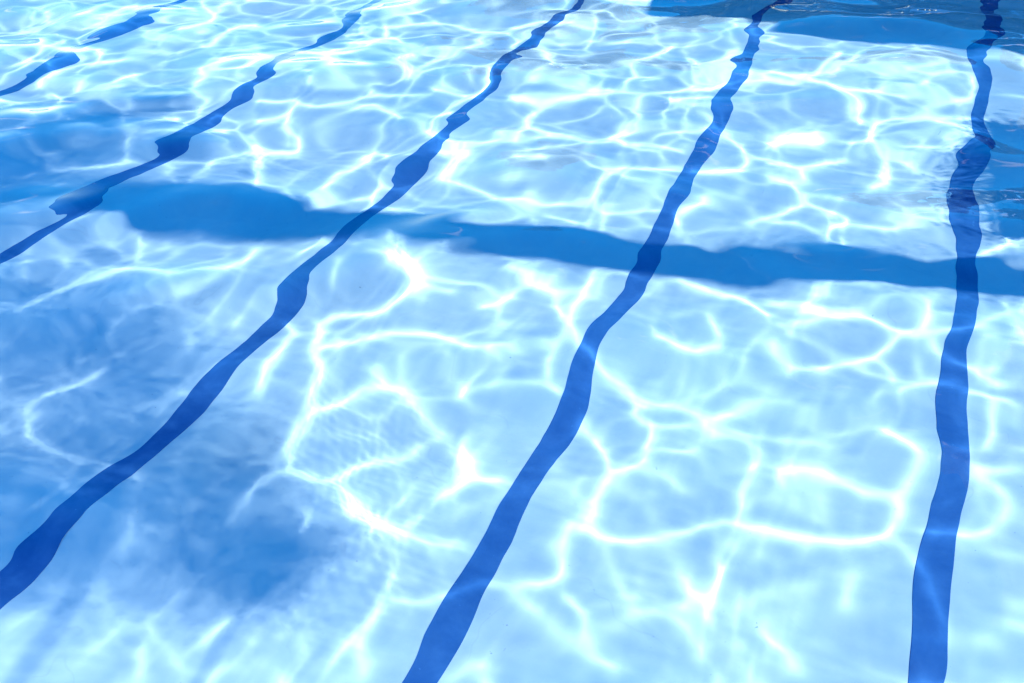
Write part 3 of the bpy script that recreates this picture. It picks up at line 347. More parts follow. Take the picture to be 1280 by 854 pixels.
0,0,-3,-3,-2,1,5,1,0,1,-4,-3,5,1,-1,-2,1,5,-2,0,-2,1,2,-2,0,-4,3,-3,1,1,-1,3,3,-2,1,0,1,-1,1,-1,-1,0,0,1,1,-1,-1,1004,-1,1003,-2,
-4,0,-1,0,1,-1,1,3,0,1,-3,1,2,-1,-1,0,-1,1,-1,0,0,1,-1,0,1,2,1,1,1,2,-1,2,4,1,-1,-1,-1,-1,-1,-2,1,1,1,1,-2,-2,2,1,2,0,1,-1,-2,
3,-1,-3,-1,2,-1,1,2,2,2,2,1,1,2,-2,2,2,0,3,-1,0,-1,-3,3,-1,-1,-5,-1,-1,1,0,1,3,0,2,-1,-4,-2,-1,2,-3,-1,1,0,0,2,-1,1,0,0,3,1,3,
-2,0,2,-1,2,2,-1,1,2,1,-2,11,5,-2,1,0,3,2,4,8,3,1,-3,-3,5,2,1,-1,-1,-1,0,0,-1,-2,-1,-1,3,-3,1,1004,2,0,0,-2,1,0,-1,3,1,-1,2,0,2,
0,0,-3,0,-3,-2,-1,0,-2,0,-3,2,-1,-2,1004,-1,3,0,0,-1,1,0,-1,-1,1,0,-1,-1,1,0,3,-1,1,-1,-4,1,1,-3,4,4,1,0,-3,-1,1,-2,3,-1,-1,0,-4,
1,1,-1,-2,1003,-2,1,0,0,2,-2,2,0,-2,1,-4,-1,2,-1,1,2,-1,1,-2,0,-2,-1,-1,0,1,0,1,-2,-5,-3,1,2,4,-2,1,1,-1,0,3,-1,1,0,0,-4,-1,2,2,
0,-4,1,1,2,2,-3,-1,0,0,3,2,2,-1,-1,-3,-2,-2,-7,-2,0,1,1,0,-1,-3,-3,-2,-7,-1,-6,3,-3,0,-2,-1,0,3,4,-1,-2,-2,0,1,1,-4,1,0,4,5,-2,
-2,-3,0,0,1,1,2,0,2,2,-3,3,-3,0,-3,0,0,1,0,3,0,0,1,1,-1,-1,0,2,-1,1,-3,-3,1,2,1,2,-1,3,0,-2,0,-1,0,1,1,0,-2,0,0,1,1,1,1,-2,-1,
1,2,-2,-1,1,0,-1,-1,2,2,3,0,1,1,1,-1,3,-3,0,-1,1,0,-2,2,-3,-2,0,1,-1,0,1,-1,-2,-2,0,-2,-2,0,-1,0,2,1,-2,0,0,-3,-1,-3,3,0,-3,0,1,
2,1,5,-1,0,-1,-2,0,-1,-4,2,-1,-4,1,1,0,0,2,-1,1,-2,1,-2,0,3,0,0,2,-1,1,0,-1,2,1,1,-5,0,3,0,0,1,-4,8,2,-4,-4,-5,-1,-3,-1,-1,-1,
-2,-5,-2,0,-4,1,0,-1,0,1,0,-1,0,0,-1,0,-1,0,-1,-1,2,1,0,3,-1,3,2,1,-1,-2,0,0,1,0,-4,-3,2,-1,0,0,-2,0,-1,-1,1,-1,0,1,-1,0,-2,1,
-2,2,0,1,1,-2,-1,2,-3,-3,0,-2,0,-1,1,1,2,1,1,1,0,-1,0,0,-1,0,-2,0,0,1,1,-1,1,5,1,-1,1,-3,2,2,1,0,-2,1,0,1,-2,0,1,-4,2,-2,-3,0,
0,2,1,-2,1,1,0,1,-1,0,-1,-1,0,0,-1,1,2,0,0,1,3,-1,2,-1,-2,-4,-2,2,3,-1,0,-2,2,4,-1,1,1,-2,-1,0,1,0,-3,2,-1,-3,-1,2,-2,0,4,0,-2,
3,-3,-2,1,-3,0,-1,-1,5,1,1,-3,2,-4,0,3,1,0,2,1,-2,2,1,-1,-6,0,1,-2,-3,-3,-4,-1,1,6,0,-5,-1,4,-1,4,7,-4,-2,1,4,5,-1,-2,1,1,0,-1,
0,0,-1,-1,-1,3,0,0,1,1,0,-1,0,1,1,0,-1,1,-2,2,0,-1,2,0,2,0,-2,3,-1,1,-1,-1,0,2,1,1,0,1,1,0,-1,0,-1,0,-1,-1,1,2,2,2,0,0,2,-1,0,
-1,1,-1,-1,-1,0,-1,-1,-1,-3,2,-2,0,-1,0,2,1,-1,-2,0,-2,1,1,-1,-2,-1,2,1,2,-2,1,-2,0,-2,1,1,2,-2,-2,-1,2,0,0,-3,1,-1,-2,0,2,1,1,2,
1,4,1003,2,-1,1,2,-2,1,-1,-2,0,-1,1,1,0,0,-1,-2,4,0,0,2,3,1,2,2,2,-1,0,-1,2,2,4,-1,0,-1,-2,7,-3,-1,-1,-3,4,-1,1,8,2,1,-2,-3,-2,
-4,0,-1,1,2,0,-1,-1,-2,0,3,1,-1,4,0,0,-2,-1,0,-1,1,1,0,0,1,1,1,-2,1,-1,2,1,-1,2,2,1,-1,0,0,2,2,2,0,-3,0,1,0,-2,1,1003,-1,2,-1,
0,-2,0,-1,0,0,-3,-1,-1,-1,1,0,-1,0,0,2,0,0,-1,-1,0,1,-1,-1,2,3,-2,2,1004,-2,0,0,-1,1,1,2,0,-1,-2,-1,1,2,1,0,0,-2,-1,0,-1,1,2,-1,
0,1,0,-1,0,1,-2,4,0,1,-2,-3,2,-3,0,4,-2,0,1,2,2,-1,1,-2,0,-2,0,0,-1,0,-2,0,-3,-2,1,1,3,2,1,1,0,2,1,0,2,-1,1,-1,-1,0,0,-3,-2,2,
3,0,3,3,0,1,0,-1,-1,-3,-1,-4,2,-1,-1,-2,-3,5,4,-4,-3,-1,1,3,1,-1,-3,1,3,4,-1,-4,-2,1,0,0,-1,1,0,2,-4,2,-1,1,0,-2,2,2,3,0,-2,3,
-2,2,-2,1,-2,0,-1,-1,-2,-1,0,-2,4,-1,-2,-3,0,0,1,0,1,-1,2,1,1,-1,0,-3,-3,1,0,0,2,3,0,0,-1,0,1,-3,-3,-2,0,0,1,2,0,3,0,0,1,2,3,2,
1,-2,0,-2,1,-1,-1,2,-1,-3,-1,0,-1,-2,1,0,1,-2,-1,1003,1,-2,-1,1,1,2,0,1,1,0,0,1,-1,1003,1,0,0,1,-1,-1,1,-1,1,1,2,1,-2,-1,0,0,-1,
1,-2,-1,0,-2,0,-1,-1,2,1,-2,2,-1,2,1,2,1,1,0,0,1,-1,1,-1,0,-2,11,4,-4,1,-2,6,-2,2,3,1,1,-6,-5,-1,-3,1,0,-2,0,-1,-2,-1,2,-1,0,1,
1,1,-1,0,1,2,1,1,-1,0,1,1,0,-2,2,0,2,2,0,-1,-2,1,1,1,-1,1,1,1,-2,0,-1,-1,0,1,1,-1,1,3,0,3,1,1,1,1,1,2,1,1003,-1,0,0,-1,0,-1,0,
0,1,1,-1,-1,3,0,4,-1,1,-1,0,-1,-1,-1,-1,0,1,0,0,-4,1,-1,1,0,0,2,0,2,-1,-1,-1,0,-1,0,2,-1,-1,2,-1,0,-2,-2,2,-2,-1,-2,0,-1,1,-1,1,
2,0,1,1,-1,1,-1,-4,0,-2,0,1,-2,0,-1,-1,-1,2,0,1,-2,-3,-2,2,0,-1,2,0,3,0,0,1,-1,0,2,0,0,1,2,-1,1,0,2,2,0,2,3,-3,-2,-2,2,2,1,
1003,2,4,2,1,0,0,7,2,1,0,1,-1,1,5,3,-2,2,-1,1,2,0,-2,-2,3,5,3,0,-1,-1,-2,0,0,1,2,1,3,-1,1,-3,1,0,1,-1,-1,0,1,1,0,-1,-2,1,-1,-1,
0,1,0,-1,-1,-3,1,-1,2,3,0,-1,-1,0,1,0,2,-2,0,-1,-1,1,-1,-1,1,-3,-1,-1,-1,-2,1,-1,1,0,-1,0,2,0,0,-2,1,0,-1,0,1,-1,0,1,2,0,1,-1,0,
3,1,-1,0,-2,1,2,0,-1,-3,0,0,1,0,1,1,-1,0,3,0,0,3,-2,0,1,0,2,-3,2,-2,-1,-2,-1,1003,-1,0,0,2,0,-1,2,1,-2,-2,0,1,0,-1,-1,-2,-2,-2,
-2,3,0,0,1,3,1,0,4,1,1,3,-1,-2,1,1,0,-1,1,1,2,2,-2,-2,-3,-1,1,-1,11,2,-5,-1,-1,1,2,1,7,-1,-2,-3,-2,-1,-3,0,-1,1004,2,1004,-1,0,1,
-1,-1,-1,-3,2,0,-1,2,0,1,0,-2,1,-1,0,1,0,2,0,-1,0,1,-2,-1,-1,-1,1,-1,0,0,-2,-1,1,0,-2,2,-2,2,-1,-2,1,-3,0,0,2,-1,-1,1,1,-2,0,1,
2,4,0,1,-2,1,1,-2,0,0,-1,0,0,-1,-2,1003,1,2,3,1003,3,-1,1,1,-1,2,1,1,0,0,1,0,-2,-1,0,-1,-2,-1,1,4,1,1,0,2,-1,-2,-1,1,2,-1,-2,2,
2,2,-1,2,-1,-2,1,-1,1,1,-2,3,1,2,-2,1,-1,-2,0,1,0,1,0,-3,1,3,-1,0,1,-4,1,-1,1,1,2,0,2,2,-3,-1,-2,-4,1,0,-4,-1,4,-3,2,-3,2,1,2,
2,0,1,0,-1,0,0,-1,-1,0,0,-3,1,2,4,3,-4,0,1,-1,3,2,-3,-3,-1,7,5,-2,-3,2,-2,1,1,0,-1,-1,0,-2,4,-1,2,0,-2,-1,0,-1,1,2,1,2,0,-2,-1,
-2,-1,-1,-1,-1,1,0,-1,-1,1,2,-2,-1,-3,-2,-2,-1,0,1,2,-3,0,0,-1,2,0,-1,-1,0,-1,-1,0,2,1,1,2,0,1,-3,1,-1,0,1,-1,0,-1,1,-2,0,-1,0,0,
-1,-1,-1,0,3,0,-1,-1,0,-1,-1,0,1,-2,-2,1,2,2,-3,-1,0,-3,1,-3,-1,2,-1,-1,1,-1,2,0,2,3,0,0,-1,-2,1,0,2,2,0,-2,1,0,0,-1,2,0,2,-4,
-3,3,-2,1,0,-1,1,-1,2,-1,0,0,1,0,-2,-2,0,0,-1,1,-2,-2,1,0,0,1,-1,10,7,-4,0,-2,3,0,-2,5,3,0,-3,-3,1,-1,1,1,1,-2,0,-1,-1,0,1,2,0,
-1,0,2,0,1,0,0,3,-2,-1,0,-2,-1,1,0,1,-1,-2,0,-2,-2,-1,1003,2,1,0,-1,0,-1,-1,1,-1,-1,0,1,1,0,1,1,1,-2,1,2,2,0,1,1004,1,0,0,1,1003,
-2,0,2,-1,0,2,-1,1,1004,2,1,-1,-2,0,-2,1,0,1,3,0,-2,-1,1003,1,-1,1,0,0,1,-1,-1,-1,3,-1,1,-1,1,3,1,0,-2,3,1,1,-1,2,1,1,2,-2,1,-2,
1,0,2,-1,-1,3,1,-1,0,-1,2,-1,0,1,2,1,0,0,2,1,2,-1,-1,0,0,-2,-1,1,0,-3,0,-1,2,-1,-2,2,-1,0,1,2,-2,-2,0,1,-1,-4,-3,1,0,1,1,0,4,1,
1,0,1,1,2,-2,2,3,1,-2,2,1,1,6,1,-3,1,1,-3,3,2,-3,-2,0,5,4,0,-4,1,1,1,1,0,0,-1,-2,-2,1,-1,0,0,1,1003,1,3,1,0,-1,-1,-1,-1,2,1,-1,
0,0,-1,0,-1,-2,-1,0,4,-2,1,-2,-1,2,0,1,-1,0,0,1,-2,-2,-1,-1,-2,-2,-1,-1,2,0,4,0,-1,-1,-1,0,0,2,-1,2,1,0,0,-1,-1,-1,-2,3,1,1,2,0,
0,1,2,0,1,1,0,0,1,0,2,0,2,-1,1,1,1,1,3,-1,1,2,-1,1,0,-1,-1,-2,-1,0,1,-1,-1,0,1,-2,2,1,1,2,-1,1,3,0,-1,-1,-1,1003,-2,2,-1,-1,-1,
1,-3,0,1,0,-2,0,-3,-3,-1,-3,-1,0,1,-4,-1,0,-3,0,0,-1,4,0,1,0,2,-1,0,1,-1,-3,2,0,-1,-1,1,-2,-3,0,-3,0,0,9,2,-2,1,-1,5,-1,3,7,0,
-2,-6,-1,1,-2,2,0,0,-2,-1,-1,1,-3,1,0,1,-2,0,1,-1,1,2,-1,1,-1,1,0,2,0,1,0,-2,0,-1,-1,0,-1,1,-1,-1,-2,-1,0,-3,1,1,-1,-1,-2,1,0,-2,
3,-1,1,-1,1,1,0,1,-1,1,1003,1,1,2,0,1,-2,1,-1,-1,0,0,-2,1,0,0,-1,-2,-2,-2,-2,-2,1,-1,1,2,-4,0,-1,-2,1,0,-1,0,0,-2,0,-1,0,-2,2,0,
-1,0,2,1,-1,-1,1,2,0,-1,-2,-1,3,-3,0,0,-1,-2,-1,-2,1,1,1,0,1,1,0,-1,0,2,0,1,0,-1,-1,-1,1,-1,0,-1,-1,1003,-3,-1,-1,0,2,1,-3,1003,
-2,-1,3,-1,0,2,0,3,-1,-1,0,-1,2,-2,-3,-1,2,2,1,1,1,1003,1,-2,-1,-2,0,-1,-3,-2,0,1,5,3,-2,-1,-1,-2,1,3,-3,-3,1,4,4,-1,-2,2,1,0,0,
-2,0,0,1,-1,-1,-1,-1,2,-1,0,-1,0,1,2,0,-1,-1,1,1,0,1,0,0,1,1,-1,-1,1,0,-1,-1,0,3,2,1004,-1,1,1,2,1,1,0,-1,1,1,-1,1,-1,-3,-1,-1,
1,1,0,1,1,-1,1,1,0,0,2,-2,0,0,1,0,0,-1,-1,0,0,1,-1,0,1,1,2,0,-1,2,3,-2,-1,0,2,1,-2,0,0,1,4,2,1,-2,0,0,2,1,-2,-1,1,2,2,-1,3,0,
1,1003,1,2,0,-2,1,-3,-2,-2,-1,1,0,1,1,-1,-2,-1,-2,1,0,1,0,3,-2,1,0,0,1,-1,0,1,-1,0,2,-1,1,3,-2,-3,4,-3,0,0,3,-1,-2,0,1,2,2,0,0,
2,1,-3,8,5,-3,0,0,4,1,0,5,1,0,-3,-3,-1,-1,1003,-1,-1,0,1,0,-1,-2,1,2,-1,1003,-1,-2,2,-1,1,0,-2,0,-1,3,1,0,-2,1,1,1,-1,0,0,1,0,-1,
0,1,2,0,1,2,-1,-1,-2,2,0,0,-1,1,1,-1,-2,2,0,1,0,-1,-1,-2,0,-2,-1,-1,1,-3,-1,0,1,2,-1,1003,1,0,0,-1,-1,0,2,-1,-1,3,1,0,-1,1,-1,0,
0,-2,1,-1,0,-2,1,1,1,-1,-1,0,-2,-1,0,-1,-1,-3,0,0,1,0,-1,0,-1,0,-1,-1,-3,-1,-1,-1,0,2,0,1,-2,1,2,0,1,0,-1,3,2,2,1003,-2,2,0,0,-1,
-1,-1,0,1,1,-2,-1,0,1,-1,0,0,-2,-1,-1,-1,0,-2,1,0,-1,-3,-1,-3,2,-1,-1,3,3,-1,1,1,-1,1,-1,1,-1,2,1,1,0,1,-1,-1,5,2,-3,2,-1,-2,4,
-2,-4,-1,-1,4,4,-1,-5,0,1,1,0,1,0,-1,-1,-2,2,-1,-2,1,-1,2,0,-1,1003,2,-2,0,0,-1,1,1003,1,-1,1,2,0,-2,1003,-2,1,-1,0,-1,2,-2,-1,1,
-1,0,1,-1,0,0,1,0,1,0,2,0,0,1,1,-1,-1,1003,-1,0,0,-1,0,0,1,-1,3,-1,0,-2,1,1,0,1,0,1,-1,0,0,1,-1,0,1,1,1,1,1,1,1003,1,1,0,-1,-1,
1,2,2,-2,-3,-2,-2,0,-2,-2,-1,-1,1,-1,0,0,2,-3,1003,-1,0,0,-1,-1,-1,1,0,0,2,-1,0,2,-1,1,0,-2,-1,1,1,1,2,0,1,-1,1003,2,-2,-2,0,3,0,
1,2,-2,0,2,1,0,2,0,0,-1,-1,1,1,-1,10,0,-2,-1,-4,2,-3,-3,3,-1,0,-6,-3,2,-4,0,0,1,1,-1,1,-2,0,-1,-1,1,0,1,-1,0,0,1,-1,1,1,0,1,-1,
1,-1,1,1,-2,0,2,-1,0,2,-1,0,2,-1,-1,-1,-1,0,0,-1,1,-2,0,-1,1,-1,1,1,-1,0,1,0,-1,0,-1,-1,2,-1,1,1,0,-1,1,1,1,2,1,2,-1,-1,-2,-1,0,
-2,3,2,1,0,-1,0,-3,-1,1,0,-1,-2,0,-1,0,-1,0,0,-1,3,-1,-1,1,1,0,-1,1,1,-1,1,0,0,3,1,-2,-1,1,-1,0,2,0,1,-1,0,-1,1,1,0,0,-1,3,-1,
-1,-1,1007,1,1,0,1,0,1,0,1,2,2,0,1,0,-1,0,-1,1,-2,0,-1,-2,-2,1,-1,2,-1,-1,0,-1,-1,1,0,0,-1,1,2,2,1,-1,0,2,0,-1,0,1,0,-1,-3,2,-1,
2,3,1,1,2,0,2,-1,1,2,2,2,-2,2,2,-2,0,0,-2,5,2,-4,1,0,-2,3,-1,-2,-2,1,6,2,-1,-3,-1,1,-1,0,1,1,1,-1,-1,2,-1,1,1,1,0,0,1,0,0,1,
-1,0,1,0,0,-2,-1,-1,1,-1,1003,2,0,0,-1,0,-3,-1,-1,0,1,-2,1,1,0,0,-1,3,0,-1,-1,-2,2,-2,0,2,0,2,-1,-1,-1,0,1,0,3,0,2,0,-2,1,0,2,0,
-1,1003,-1,1,1,0,-1,2,-1,0,-2,3,1003,3,1004,-2,0,-1,1003,1,-1,0,0,-2,-1,0,1,3,1,2,1,0,1,-1,0,0,-1,0,-1,-1,-1,1,0,0,3,-1,-1,-1,0,-1,
-1,0,1,-2,1,3,-3,-2,-1,-1,1,-1,-1,0,1,0,-1,0,-1,0,0,1,2,0,-1,1,0,-1,1,0,-1,2,-4,7,1,-4,1,-1,1,-4,-1,3,2,0,-6,-3,0,-5,-2,1,0,0,
-3,1,3,0,-1,-1,1,-1,-2,2,0,1,0,-2,-1,1,0,1,0,-1,1003,1,0,1,0,1,0,1,0,-1,1,0,-2,-1,-2,1,0,0,-1,1,1,1003,-1,1,0,1,0,2,1,3,0,1,-1,
0,-1,2,1,1,-1,-1,-1,2,-1,0,1,-1,-1,0,-1,-2,-1,0,-1,1003,-1,-1,-1,1,2,0,0,1,0,2,-2,1,1,1,-1,0,-3,0,-1,0,-3,-1,-1,-1,-1,1,0,3,0,-1,
0,0,2,-1,0,-1,1,0,0,-1,0,-1,1,-2,-2,0,0,-1,1,1,-1,1,0,0,1,-1,1,0,1,1,3,-1,-1,2,-1,1,3,-3,1,-1,1,1003,1,-1,0,0,-1,0,-1,2,-1,0,0,
-2,0,-1,0,0,-1,-1,1,-1,-1,0,-1,0,1,1,-2,0,0,-1,-2,-1,-3,-3,1,2,2,0,1,0,1,-1,3,1,-1,1,1,2,-2,-1,1,-2,1,0,5,2,-2,-1,-1,-2,4,1,-2,
-3,1,5,3,-1,-2,-2,0,1,-1,0,1,1,-1,-3,4,2,-2,0,-1,1,1,-2,0,0,-2,-2,2,-1,-1,1,-1,0,2,0,2,-1,2,-1,-1,1,0,0,1,-1,-1,-2,0,0,1,-1,2,0,
0,-1,-1,-2,-1,2,0,1,-1,1,-1,-1,1,1,3,0,1,1,1,0,-1,1,0,1,1,0,0,1,-2,1,-3,-1,1,-1,-2,1003,1,1,0,1,-1,1,-1,1,1,-2,0,2,-1,1,-1,0,1,
1,1,0,2,0,2,-1,-1,-1,-2,-2,-1,-1,1,2,0,1,-3,1,1,0,-2,0,0,1,-1,0,0,-4,3,-2,0,0,1,1,1,0,-1,0,1,2,0,0,2,-1,1,2,-1,1,1,1,1,-1,-2,
1,1,-1,1,-1,0,2,1,-1,3,1,-2,1,0,-1,-3,7,1,-1,-2,-3,3,-2,1,4,3,-2,-3,-4,-1,-3,-2,1,-1,0,3,-1,-3,0,0,1,-1,-1,0,-1,1004,-1,2,0,0,-1,
2,-1,0,0,3,-1,1,0,0,1,-1,0,1,0,-1,1,-1,-1,-2,1004,-1,-2,0,-1,2,1003,-1,-1,-1,0,-2,0,0,-1,0,0,-2,0,1,1,1,1,1,-1,-1,0,0,1,0,-1,0,1,
1,0,2,-1,0,0,-1,3,0,0,1,0,0,-1,1,-1,0,2,1,0,-2,0,-1,1003,1,-1,-1,-2,-2,0,0,1,0,0,1,0,0,1,1,0,2,0,-1,2,2,-1,1,0,1,-1,2,2,1,0,
-2,-1,0,3,1,1003,1,0,1,0,1,-1,0,-1,-1,1,2,0,1,-2,2,0,-1,1,0,1,0,-2,2,-1,-1,-1,-2,1,-2,2,2,-1,0,0,-1,3,-1,1,0,-1,2,2,-1,2,2,0,-1,
-1,-1,1003,-2,0,0,-2,3,2,-1,-1,-1,2,0,-1,-1,0,-1,-2,1,0,-2,-2,1,1,6,4,-3,0,1,-2,4,-1,-4,-2,-2,6,4,-1,-4,0,4,0,0,-1,0,1,1003,1,0,0,
2,-1,2,0,2,0,0,1,-1,-1,-1,1,-1,-1,0,0,1,2,2,2,0,1,0,1,-1,1003,1,0,-1,-1,-1,-1,1,-1,1,-1,-2,0,0,1,0,-1,-1,-1,-2,-1,1,-1,-2,2,0,0,
-1,-1,1,-1,-1,-1,1,0,-2,0,1,1,1,2,0,0,-2,2,2,1,1,-1,1,0,0,-3,-1,2,0,-3,1,-1,-2,0,-1,-1,2,-3,0,1,-1,0,0,2,1,2,-1,-2,-1,0,-1,-1,
-1,-1,1,0,0,-1,-1,0,1,0,0,3,1,1,-1,-2,-2,-1,-2,1,0,0,1,-1,0,-1,1,2,-1,1,0,-2,-1,0,1,-1,1,1,-1,-1,-1,1,-1,1,2,1004,2,2,-1,0,0,-1,
0,-1,0,-2,1,0,-1,12,3,-2,4,-1,5,1,1,9,3,2,-3,-3,1,-6,-1,1,2,1,-2,-1,2,1,0,1,-1,-1,1,1,-1,-1,0,0,-2,2,1,1,-1,1,-1,-1,0,-1,2,1,0,
1,0,0,-2,0,1,-1,-1,-3,-1,2,-1,-2,-1,0,0,-1,-1,-2,0,0,1,0,-2,-1,-1,1,-1,1,0,1,1,0,1,-2,1,2,1,1,0,1,1003,-1,2,2,0,2,1,-1,-1,0,0,1,
0,-1,-1,-1,-2,0,0,2,-2,0,0,-1,0,-1,0,1,-2,-2,-1,-2,1004,1,2,-2,-1,-1,-2,0,-1,-1,0,0,1,1,-2,-2,1003,-1,0,-1,0,-1,-1,2,-1,2,0,3,1,2,
-1,-1,0,0,-1,1,-2,1,-2,-1,0,2,1003,2,-2,1,0,1,1,1,3,0,1,-1,-1,1,-1,1004,-1,1,1,1,-1,-3,-2,-2,1,0,0,3,2,0,-1,-2,-1,1,1,1,0,-1,0,
-2,0,-2,-2,-1,5,3,-2,1,1,-1,3,1,-3,-1,-1,5,1,0,-2,-1,0,1,0,1,-1,0,1,-1,2,-1,1,0,0,-1,1004,-1,0,-1,1003,-1,0,1,1,2,-2,1,-1,1,1,1,
0,2,-2,1,-1,0,1,1,-1,1,-1,-1,0,2,0,-1,-1,0,-1,0,0,-2,1,0,0,-1,1,-1,1003,-1,-1,1,1,0,0,-1,0,1,0,1,1,0,-1,-1,-1,0,-1,1,1,1,-1,1,1,
1003,-1,2,-1,-1,0,1,-1,-1,1,-1,-1,2,2,0,2,3,-2,2,0,0,1,2,1,1003,2,1,1,-1,2,1003,-1,0,1,0,1,0,1,1,0,-1,0,-1,-1,2,-1,1,1004,1,0,-1,
-1,0,-1,0,1,1,-1,0,0,1,-2,-2,-1,0,0,-1,0,1,-1,0,-1,0,0,2,1,0,1,0,-2,1,-3,0,-3,0,0,2,1,-1,-4,10,5,-5,2,-1,3,2,0,5,1,-2,-5,-4,0,
-3,-1,1,1,-2,0,2,1,-1,2,0,0,1,-2,1,0,1,1,-1,0,0,-4,2,1,0,-1,-1,2,0,-1,-1,0,2,1,0,2,1,-1,-1,-1,0,0,-3,-1,1003,-1,-1,1004,-1,1,0,3,
1,-1,1,-1,1,1,2,1003,-1,1,0,2,1004,1,1,-1,0,-1,-2,-1,1,-1,0,-3,1,2,-1,-1,-1,-1,1,-1,0,0,1,-1,0,-1,2,-1,0,0,2,-1,-1,1,-1,0,0,-1,1,
0,-1,-1,2,0,-2,1,0,0,-1,-2,0,-2,-1,2,-1,-2,1,0,0,-2,1,0,-1,1,-2,-1,0,1,-1,-2,1,0,1,1,-2,0,-2,-1,-2,0,-1,0,1,1003,-1,0,1,-1,1,1,2,
-1,2,-3,0,1,-1,-1,0,0,1,0,1,3,-1,0,1,-2,-2,-1,-1,1,-1,1,1003,-2,1,1,0,0,-1,1,-2,3,0,1,2,0,2,1,2,0,-1,0,-1,0,0,-1,4,3,-1,0,-1,-2,
4,2,-3,-3,1,5,4,-2,-2,-2,0,2,0,-2,-1,-1,-1,-1,4,0,-2,2,1,1,1003,-1,1003,-1,-1,1005,-2,0,-1,1,0,-1,0,1,1,1,-1,1006,-2,-1,1,-1,-1,-1,
-1,1,1003,-1,1,0,1,-1,1,0,1,-1,0,-1,-1,0,1,1,0,0,1,1,0,2,0,2,-1,-1,1,-1,1004,-1,0,1,1,1,1,0,1,1,0,0,1,-2,0,1,0,-2,1,1003,2,-1,0,
-1,-2,1,-1,-1,1,-1,-1,0,2,-2,3,0,-2,1,-1,0,-1,-2,-3,0,-1,-2,2,0,0,-1,-1,1,-1,0,-2,2,-2,-2,0,1,0,-1,-2,1,0,0,1,0,0,1,-2,0,-1,0,0,
-1,-1,-1,-2,1,-1,0,2,-1,0,-1,1,2,1,-2,3,0,-1,-1,0,-1,1,0,-1,9,4,0,-1,0,5,-4,3,5,1,0,-4,-4,0,-1,-2,2,0,1,-1,-1,-1,0,-1,1,2,1,-1,
1,-1,-2,0,0,-2,1,0,0,-2,3,-1,1003,1,1003,1,1,1,-1,-1,-2,1,-1,-2,-1,1,0,-1,0,-1,0,1,0,1,1,1,-1,1,-2,-1,1,-1,-1,0,-1,2,0,2,-2,0,-1,
0,0,1,-1,1,0,1,1,2,-1,0,0,-2,-1,1,-1,1,-1,-2,1,0,2,1,0,-2,-2,0,1,0,-1,-2,1,-1,0,-1,0,0,1,-1,1,0,-1,-1,1,-2,0,-2,1,1,1,-2,2,0,
-1,0,-2,2,-2,-1,3,2,1004,1,-1,0,1,-1,1,-1,-1,0,-1,-1,-1,1,-1,2,-1,1,0,0,-1,0,-3,0,-2,-1,0,-1,-1,0,-2,0,1,0,1,-2,2,1,0,0,-1,0,-1,
0,-1,2,-2,0,-1,0,1,-1,1,-1,1,2,-3,0,-2,1,1003,-3,-1,-2,1,3,0,2,2,0,1,0,-1,1,-3,1003,1,-2,1,-1,0,1,5,3,-3,-2,-1,-1,2,1,-2,-4,-1,4,
4,-1,-1,0,0,-1,-1,1,-1,0,1,0,2,-1,1004,1,0,0,-1,0,-1,-1,2,1,-1,0,1,0,0,-1,1,0,1,0,-1,1,-1,-2,-1,1,0,-1,-1,0,-1,0,0,-1,-1,0,0,1,
-1,1,0,0,1,-1,1,1,0,-1,-1,-1,0,2,-1,1,0,2,-1,-1,1,-2,0,-1,0,0,-1,1,-1,0,1,1,2,2,1,0,-1,-1,-1,1003,1,1003,-1,1,-1,1,0,0,-1,2,1,-1,
-2,0,0,1,-1,-1,0,2,0,0,-1,-1,1,1,-1,-1,-2,1003,1,-1,-1,0,0,1,1,0,-2,0,-1,-1,0,0,1,0,0,-1,-1,0,0,-2,1,0,1,1,-1,1,0,1,1004,-1,0,-2,
-1,-1,-3,1,-2,2,1004,-2,0,0,1,2,1,-1,-4,9,4,-4,1,-3,3,0,-1,6,3,0,-4,-3,0,-5,-3,1,-2,0,1,0,0,1,-2,-1,-1,3,1003,-1,-2,1,0,1,-2,1,2,
0,0,-1,1003,1,1,0,0,3,1,2,0,0,-2,1,0,-1,2,-2,0,-1,0,0,-1,1,-2,0,0,1,1,0,0,2,0,1,0,0,2,0,1,2,1003,-2,-1,1,0,0,1,0,-1,1,0,-1,0,
0,1,-1,0,-1,-1,-2,1,1,1003,-1,0,1,1,0,-2,1,-1,0,0,-1,-1,-1,1,0,1,0,-1,1,1,0,0,2,1,1003,-2,0,-2,-1,1,0,0,1,0,0,2,0,0,1,1,0,0,-1,
0,-1,-2,-1,1,1,2,-1,1,0,-2,1,-1,1,0,3,1,-1,0,0,1,0,-1,-1,0,1,1,0,-1,0,0,3,0,-1,1,1,1005,-1,-2,0,-1,-2,2,-2,0,1,0,2,1,-1,0,0,-2,
1,-1,-1,1,1,-2,1,0,-2,0,0,-1,-1,-2,0,0,1,-1,1,1,1,-2,-1,1,-1,1,1,-2,-1,-1,-1,0,0,1,-1,6,1,-3,-1,-1,-2,3,2,-2,-2,-1,5,4,1,-2,-1,
-1,0,-1,0,0,1,0,-3,0,-2,1,1,0,-1,1,-2,3,1,1003,-1,1,0,1,-1,-2,1,0,1,0,-1,0,1,1,0,1,1,1,1003,-1,1,0,1,0,1,-1,0,-1,-1,0,1,1,0,0,
2,0,-1,0,1,-1,0,-1,1,1003,1,1,0,1,0,1,0,-1,1,0,-1,0,-1,-2,-1,-1,0,-2,-1,0,0,-1,0,2,0,1,1,-2,-1,1,-1,1,0,-1,1,0,0,1,1003,1,1003,1,
0,-2,-1,1,1,1,-1,-1,0,0,-1,1,3,2,1,0,2,1,0,-1,1,0,1,-1,-1,1,-1,0,1,0,-2,1006,-1,0,2,1003,-1,-1,1,-3,2,-1,1,-2,0,1,-1,1,1,-1,3,1,
